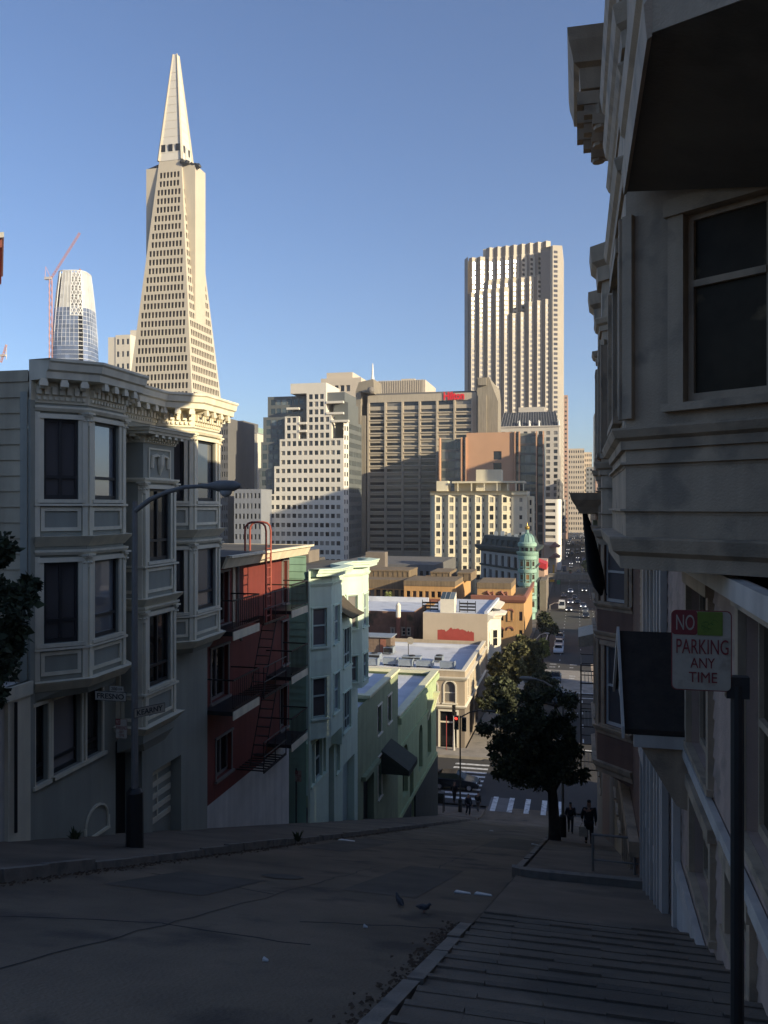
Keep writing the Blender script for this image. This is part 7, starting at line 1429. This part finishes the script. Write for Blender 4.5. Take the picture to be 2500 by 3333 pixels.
def person(label, loc, rz, h, top, bottom, stride=.18, arms=(.1, -.1), hood=False, coat=False, arm_fwd=0):
    t = thing('person', label, 'person'); V = Vector; s = stride
    J = dict(pel=V((0, 0, .94)), waist=V((.01, 0, 1.1)), chest=V((.02, 0, 1.3)), neck=V((.02, 0, 1.47)), head0=V((.035, 0, 1.55)), head1=V((.045, 0, 1.66)), head2=V((.03, 0, 1.73)))
    for sg, nm, f in ((1, 'l', s), (-1, 'r', -s)):
        J['hip' + nm] = V((0, sg * .095, .9)); J['knee' + nm] = V((f * .75 + .05, sg * .1, .5)); J['ank' + nm] = V((f * 1.25 - .03 - (.1 if f < 0 else 0), sg * .1, .085 + (.06 if f < 0 else 0))); J['toe' + nm] = J['ank' + nm] + V((.17, sg * .02, -.05))
        a = arms[0 if sg > 0 else 1]; J['sho' + nm] = V((.0, sg * .185, 1.41)); J['elb' + nm] = V((a * .6 - .02, sg * .26, 1.14)); J['wri' + nm] = V((a * 1.5 + .08 + arm_fwd, sg * .25, .9 + abs(a) * .3 + arm_fwd * .7))
    N = {k: i for i, k in enumerate(J)}; Rr = dict(pel=(.15, .11), waist=(.14, .1), chest=(.165, .115), neck=(.055,), head0=(.075, .085), head1=(.08, .1), head2=(.06, .07))
    rad = lambda k: Rr.get(k) or {'hip': (.09,), 'kne': (.058,), 'ank': (.04,), 'toe': (.035,), 'sho': (.062,), 'elb': (.045,), 'wri': (.03,)}[k[:3]]
    E = [('pel', 'waist'), ('waist', 'chest'), ('chest', 'neck'), ('neck', 'head0'), ('head0', 'head1'), ('head1', 'head2')] + [e for q in 'lr' for e in (('pel', 'hip' + q), ('hip' + q, 'knee' + q), ('knee' + q, 'ank' + q), ('ank' + q, 'toe' + q), ('chest', 'sho' + q), ('sho' + q, 'elb' + q), ('elb' + q, 'wri' + q))]
    nodes = [(J[k], *rad(k)) for k in J]; ed = [(N[a], N[b]) for a, b in E]
    for q, sg in (('l', 1), ('r', -1)):                                                               # palm, four fingers and thumb
        w = J['wri' + q]; pm = w + V((.02, 0, -.07)); nodes.append((pm, .036, .02)); ip = len(nodes) - 1; ed.append((N['wri' + q], ip))
        for k in range(4): f1 = pm + V((-.027 + .018 * k, sg * .004, -.045)); f2 = f1 + V((.012, -sg * .012, -.04 + abs(k - 1.5) * .006)); nodes += [(f1, .0095), (f2, .008)]; ed += [(ip, len(nodes) - 2), (len(nodes) - 2, len(nodes) - 1)]
        nodes += [(pm + V((.045, -sg * .01, .0)), .011), (pm + V((.06, -sg * .015, -.04)), .009)]; ed += [(ip, len(nodes) - 2), (len(nodes) - 2, len(nodes) - 1)]
    nodes.append((J['head1'] + V((.085, 0, -.02)), .016)); ed.append((N['head1'], len(nodes) - 1))
    skin_mesh('body', nodes, ed, skin, t)
    g_ = .022; ks = ['pel', 'waist', 'chest', 'neck'] + [a + q for q in 'lr' for a in ('sho', 'elb', 'wri')]; M_ = {k: i for i, k in enumerate(ks)}
    nd = [(J[k] - V((0, 0, .05 if k == 'neck' else (.02 if k == 'pel' else 0))), *[r + g_ + (.015 if k in ('pel', 'waist', 'chest') else 0) for r in rad(k)]) for k in ks]; en = [(M_[a], M_[b]) for a, b in E if a in M_ and b in M_]
    if coat: nd.append((J['pel'] - V((0, 0, .32)), .2, .17)); en.append((0, len(nd) - 1))
    skin_mesh('jacket', nd, en, cloth[top], t)
    ks = ['pel'] + [a + q for q in 'lr' for a in ('hip', 'knee', 'ank')]; M_ = {k: i for i, k in enumerate(ks)}; skin_mesh('trousers', [(J[k] + V((0, 0, .02 if k[:3] == 'ank' else 0)), *[r + .02 for r in rad(k)]) for k in ks], [(M_[a], M_[b]) for a, b in E if a in M_ and b in M_], cloth[bottom], t)
    for q in 'lr': skin_mesh('shoe', [(J['ank' + q] - V((.04, 0, .03)), .05), (J['toe' + q] * .5 + J['ank' + q] * .5 - V((0, 0, .02)), .05, .04), (J['toe' + q], .045, .035)], [(0, 1), (1, 2)], cloth['black'], t)
    skin_mesh('hair', [(J['head1'] + V((-.04, 0, -.03)), .07, .07), (J['head1'] + V((-.025, 0, .05)), .085, .085), (J['head1'] + V((.03, 0, .085)), .07, .06)], [(0, 1), (1, 2)], cloth[top] if hood else hairm, t)
    k = h / 1.79; t.scale = (k, k, k); t.location = loc; t.rotation_euler = (0, 0, rz); return t
def at_feet(u, Y, off=.13): return (xat(u, Y), Y, gz(Y) + off)
person('person in dark coat walking downhill on the right pavement, nearest of the walkers', at_feet(1917, 33.2), R(90), 1.8, 'black', 'black', .16, (.12, -.1), coat=True)
person('slimmer person in dark clothes walking downhill past the big tree', at_feet(1857, 46.5), R(88), 1.72, 'navy', 'charcoal', .14, (.02, -.05), arm_fwd=.1)
bg_ = thing('shopping_bag', 'pale shopping bag held by the nearest walker on the right pavement', 'bag', (xat(1898, 33.2), 33.15, gz(33.2) + .5)); s = MB(); x, y, z = bg_.location; s.hull([(x - .15, y - .08, z), (x + .15, y - .08, z), (x + .15, y + .08, z), (x - .15, y + .08, z)], [(x - .17, y - .06, z + .36), (x + .17, y - .06, z + .36), (x + .17, y + .06, z + .36), (x - .17, y + .06, z + .36)]); s.build('bag_body', signwhite, bg_); s = MB(); s.tube([(x - .1, y, z + .36), (x - .05, y, z + .5), (x + .05, y, z + .5), (x + .1, y, z + .36)], .008, 5); s.build('handle', cloth['brown'], bg_)
person('person in dark jacket over pale shirt standing on the left corner', at_feet(1524, 64.5), R(-60), 1.78, 'navy', 'navy', .05, (.05, .03))
person('person in dark jacket and grey trousers stepping off the left corner', at_feet(1556, 66.8, .1), R(80), 1.68, 'charcoal', 'grey', .14, (.1, -.1))
person('person in black crossing in front of the dark car', at_feet(1479, 69.2, .0), R(80), 1.85, 'black', 'black', .12, (.05, -.08), coat=True)
person('person in black clothes leaning by the dark base of the olive corner building', at_feet(1382, 57.5), R(-20), 1.75, 'black', 'black', .03, (.02, .05))
# ================================================================ cars
tyre = mat('tyre', (.015, .015, .015), .9, .2, 8); rimm = mat('wheel_rim', (.35, .35, .36), .35, .1, 5, metal=.9); carglass = mat('car_glass', (.015, .017, .02), .04, .1, 3, spec=.8); headm = emit('headlight_on', (1, .95, .85), 2.5); headoff = mat('headlight_glass', (.6, .6, .6), .1, .05); tailm = mat('tail_light', (.3, .01, .01), .2, .05)
def paint(n, c): return mat('car_paint_' + n, c, .25, .04, 1, spec=.7)
PT = {k: paint(k, c) for k, c in dict(black=(.012, .012, .013), white=(.6, .6, .6), silver=(.32, .33, .34), blue=(.03, .06, .14), grey=(.08, .085, .09), red=(.2, .02, .02), taxi=(.45, .25, .02)).items()}
LOW = [(-2.15, .34), (-2.2, .6), (-2.12, .9), (-1.35, .98), (.78, .94), (1.7, .82), (2.08, .68), (2.16, .5), (2.12, .3)]
def car_body(mb, van=False):
    if van:
        mb.hull([(-2.7, -.95, .35), (2.3, -.95, .35), (2.3, .95, .35), (-2.7, .95, .35)], [(-2.65, -.95, 1.2), (2.35, -.95, 1.05), (2.35, .95, 1.05), (-2.65, .95, 1.2)]); mb.hull([(-2.65, -.94, 1.201), (1.7, -.94, 1.08), (1.7, .94, 1.08), (-2.65, .94, 1.201)], [(-2.6, -.85, 2.35), (.95, -.85, 2.4), (.95, .85, 2.4), (-2.6, .85, 2.35)]); return
    pr = LOW; n = len(pr); sect = []
    for y, k in ((-.86, .985), (-.89, 1), (-.8, 1.0), (.8, 1.0), (.89, 1), (.86, .985)): sect.append([(x * (k if abs(y) > .85 else 1), y, (z if z > .95 or abs(y) < .85 else z - .03)) for x, z in pr])
    order = [(-.89, .0), (-.8, .03), (.8, .03), (.89, .0)]; pts = []
    for y, dz in order: pts += [(x, y, z + (dz if z > .6 else 0)) for x, z in pr]
    fs = [tuple(range(n)), tuple(reversed(range(3 * n, 4 * n)))]
    for i in range(3):
        for k in range(n): fs.append((i * n + k, (i + 1) * n + k, (i + 1) * n + (k + 1) % n, i * n + (k + 1) % n))
    mb.mesh(pts, fs)
    mb.hull([(-1.75, -.8, .97), (.95, -.8, .95), (.95, .8, .95), (-1.75, .8, .97)], [(-1.15, -.6, 1.4), (.18, -.62, 1.43), (.18, .62, 1.43), (-1.15, .6, 1.4)])
def car_glass(van=False):
    out = []
    q = lambda a, b, c, d, e: out.append([Vector(p) + Vector(e) for p in (a, b, c, d)])
    if van: q((1.72, -.8, 1.15), (1.72, .8, 1.15), (1.02, .75, 2.2), (1.02, -.75, 2.2), (.03, 0, .02)); return [('windscreen', out[0])]
    q((.9, -.7, .99), (.9, .7, .99), (.22, .56, 1.39), (.22, -.56, 1.39), (.02, 0, .012)); q((-1.7, .7, 1.0), (-1.7, -.7, 1.0), (-1.2, -.54, 1.37), (-1.2, .54, 1.37), (-.02, 0, .012))
    for s_ in (-1, 1): q((-1.45, s_ * .775, 1.01), (.72, s_ * .775, 1.0), (.12, s_ * .635, 1.38), (-1.08, s_ * .62, 1.36), (0, s_ * .012, 0))
    return list(zip(('windscreen', 'rear_window', 'side_window', 'side_window'), out))
WH = [(-1.3, -.8), (-1.3, .8), (1.33, -.8), (1.33, .8)]
def full_car(label, loc, rz, col):
    c = thing('parked_car' if 'parked' in label else 'car', label, 'car'); mb = MB(); car_body(mb); mb.build('body', PT[col], c)
    for nm, q in car_glass(): s = MB(); s.face(q); s.face([p for p in reversed(q)]); s.build(nm, carglass, c)
    for x, y in WH:
        sg = 1 if y > 0 else -1; s = MB(); s.tube([(x, y - sg * .12, .32), (x, y + sg * .11, .32)], .32, 18); w = s.build('wheel', tyre, c); s = MB(); s.tube([(x, y + sg * .1, .32), (x, y + sg * .118, .32)], .2, 14)
        for k in range(5): a = k * 1.257; s.tube([(x, y + sg * .118, .32), (x + .19 * math.cos(a), y + sg * .122, .32 + .19 * math.sin(a))], .025, 4)
        s.build('rim', rimm, w)
    for y in (-.66, .66): s = MB(); s.hull([(2.02, y - .16, .62), (2.02, y + .16, .62), (1.9, y + .16, .74), (1.9, y - .16, .74)], [(2.14, y - .15, .6), (2.14, y + .15, .6), (1.98, y + .15, .76), (1.98, y - .15, .76)]); s.build('headlight', headoff, c); s = MB(); s.box(-2.19, -2.1, y - .16, y + .16, .7, .84); s.build('tail_light', tailm, c)
    s = MB(); 
    for y in (-.97, .97): s.box(.55, .7, min(y, y - math.copysign(.1, y)), max(y, y - math.copysign(.1, y)), .95, 1.07)
    s.build('door_mirrors', PT[col], c); c.location = loc; c.rotation_euler = (0, 0, rz); return c
cy = 73.3; full_car('dark saloon car crossing the intersection over the zebra crossing', (xat(1482, cy), cy, gz(cy)), R(0), 'black')
LODM = {}
def small_car(label, loc, rz, col, on=True, van=False, group='traffic on the far street', name='car'):
    key = (col, on, van)
    if key not in LODM:
        m = MB(); car_body(m, van); m.mi = 1
        for _, q in car_glass(van): m.face(q)
        m.mi = 2
        for x, y in WH: m.tube([(x, y - .1, .32), (x, y + .1, .32)], .32, 10)
        m.mi = 3
        for y in (-.66, .66): m.box(2.05, 2.4 if van else 2.19, y - .17, y + .17, .6 + .1 * van, .76 + .1 * van)
        m.mi = 4
        for y in (-.66, .66): m.box(-2.75 if van else -2.22, -2.1, y - .16, y + .16, .7, .84)
        LODM[key] = m.data('car', [PT[col], carglass, tyre, headm if on else headoff, tailm])
    o = bpy.data.objects.new(name, LODM[key]); COL.objects.link(o); o.location = loc; o.rotation_euler = (0, 0, rz); return tag(o, label, 'van' if van else 'car', group)
D = R(-90)
for u, Y, col, lab in ((1822, 176, 'grey', 'grey parked car at the left kerb, farthest of the parked row before the lamp post'), (1820, 166, 'silver', 'silver parked car at the left kerb, just past the white banners'), (1818, 158, 'white', 'white parked car at the left kerb beside the dark round tree'), (1799, 112.5, 'grey', 'dark grey parked car at the left kerb just beyond the sunlit crossing'), (1803, 119, 'black', 'black parked car at the left kerb, nearest but one of the row'), (1807, 128, 'black', 'black parked car right behind the nearer parked cars on the left kerb')):
    full_car(lab, (xat(u, Y), Y, gz(Y) + .005), D, col)
small_car('white delivery van in the left lane before the footbridge', (xat(1829, 245), 245, gz(245)), D, 'white', False, True, None, 'delivery_van')
rr = random.Random(12); lanes = (-6.2, -2.9, .4, 3.7, 6.8)
fixed = [(1852, 238, 'black', 1), (1857, 262, 'silver', 1), (1898, 250, 'silver', 1), (1904, 236, 'grey', 0), (1907, 222, 'black', 0), (1870, 275, 'grey', 0), (1857, 295, 'white', 1), (1902, 300, 'black', 1), (1835, 280, 'grey', 0), (1880, 262, 'black', 0)]
for u, Y, col, on in fixed: small_car('small car waiting in traffic before the footbridge on the far street', (xat(u, Y), Y, gz(Y)), D, col, bool(on), group='cars queued before the footbridge')
for Y in range(352, 1000, 17):
    for x in lanes:
        if rr.random() < .42: small_car('tiny car in the distant traffic beyond the footbridge', (x + rr.uniform(-.3, .3), Y + rr.uniform(-5, 5), gz(Y)), D, rr.choice(['black', 'grey', 'silver', 'black', 'blue', 'black', 'grey']), rr.random() < .35, rr.random() < .08, 'distant cars beyond the footbridge')
small_car('blue van at the left kerb beyond the footbridge', (xat(1836, 395), 395, gz(395)), D, 'blue', False, True, None, 'parked_van')
# signs over the far street
for u, v, Y, w_, h_, m, lab, nm in ((1818, 1895, 300, 1.2, 1.5, mat('green_sign', (.02, .22, .1), .6, .1), 'green shop sign near the footbridge foot', 'shop_sign'), (1797, 1890, 296, 1.6, .8, MATS['yellow_sign'], 'yellow awning sign beside the green shop sign', 'shop_sign'), (1829, 1855, 342, .7, 1.5, signwhite, 'white vertical banner left beyond the footbridge', 'street_banner'), (1889, 1855, 342, .7, 1.5, signwhite, 'white vertical banner right beyond the footbridge', 'street_banner')):
    x, z = SP(u, v, Y).x, SP(u, v, Y).z; q = thing(nm, lab, 'sign', (x, Y, gz(Y))); s = MB(); s.tube([(x + w_ / 2 + .1, Y, gz(Y)), (x + w_ / 2 + .1, Y, z + h_ / 2)], .08, 6); s.build('pole', poledark, q); s = MB(); s.box(x - w_ / 2, x + w_ / 2, Y - .1, Y + .1, z - h_ / 2, z + h_ / 2); s.build('panel', m, q)
# ================================================================ camera, sky, sun
cam = bpy.data.cameras.new('camera'); co = bpy.data.objects.new('camera', cam); COL.objects.link(co)
cam.sensor_fit = 'VERTICAL'; cam.sensor_height = 36; cam.lens = 36 * FP / 3333; cam.shift_y = -(1666.5 - CV) / 3333
cam.clip_start = .05; cam.clip_end = 12000; co.location = (0, 0, 0); co.rotation_euler = (R(90), 0, YAW); SC.camera = co
w = bpy.data.worlds.new('World'); SC.world = w; w.use_nodes = True; nt = w.node_tree
sk = nt.nodes.new('ShaderNodeTexSky'); sk.sky_type = 'NISHITA'; sk.sun_disc = False; sk.sun_elevation = SEL; sk.sun_rotation = SAZ
sk.altitude = 0; sk.air_density = 1.0; sk.dust_density = .8; sk.ozone_density = 4.2
bg = nt.nodes['Background']; bg.inputs['Strength'].default_value = SKYS; tn = nt.nodes.new('ShaderNodeVectorMath'); tn.operation = 'MULTIPLY'; tn.inputs[1].default_value = (1.07, .975, 1.02); nt.links.new(sk.outputs['Color'], tn.inputs[0]); nt.links.new(tn.outputs[0], bg.inputs['Color'])
sl = bpy.data.lights.new('sun', 'SUN'); sl.energy = SUNS; sl.angle = R(.5); sl.color = (1, .86, .6); so = bpy.data.objects.new('sun', sl); COL.objects.link(so)
so.rotation_euler = (-SUN).to_track_quat('-Z', 'Y').to_euler(); so.location = SUN * 50
SC.view_settings.view_transform = 'Standard'; SC.view_settings.look = 'None'; SC.view_settings.exposure = EXPO; SC.view_settings.gamma = 1
SC.cycles.use_denoising = True; SC.cycles.max_bounces = 6; SC.cycles.diffuse_bounces = 4; SC.cycles.glossy_bounces = 3; SC.cycles.transmission_bounces = 2; SC.cycles.caustics_reflective = False

# thin afternoon haze over the whole city, sky outside it
hz = MB(); hz.box(-700, 420, -60, 1400, -33.5, 330); ho = hz.build('haze', asphalt); ho.data.materials.clear(); hm = bpy.data.materials.new('haze_air'); hm.use_nodes = True; hn = hm.node_tree
hn.nodes.remove(hn.nodes['Principled BSDF']); pv = hn.nodes.new('ShaderNodeVolumePrincipled'); pv.inputs['Color'].default_value = (.93, .95, 1, 1); pv.inputs['Density'].default_value = HAZE; pv.inputs['Anisotropy'].default_value = .2
hn.links.new(pv.outputs['Volume'], hn.nodes['Material Output'].inputs['Volume']); ho.data.materials.append(hm); ho['kind'] = 'stuff'; ho['label'] = 'thin pale afternoon haze over the distant city'; ho['category'] = 'haze'
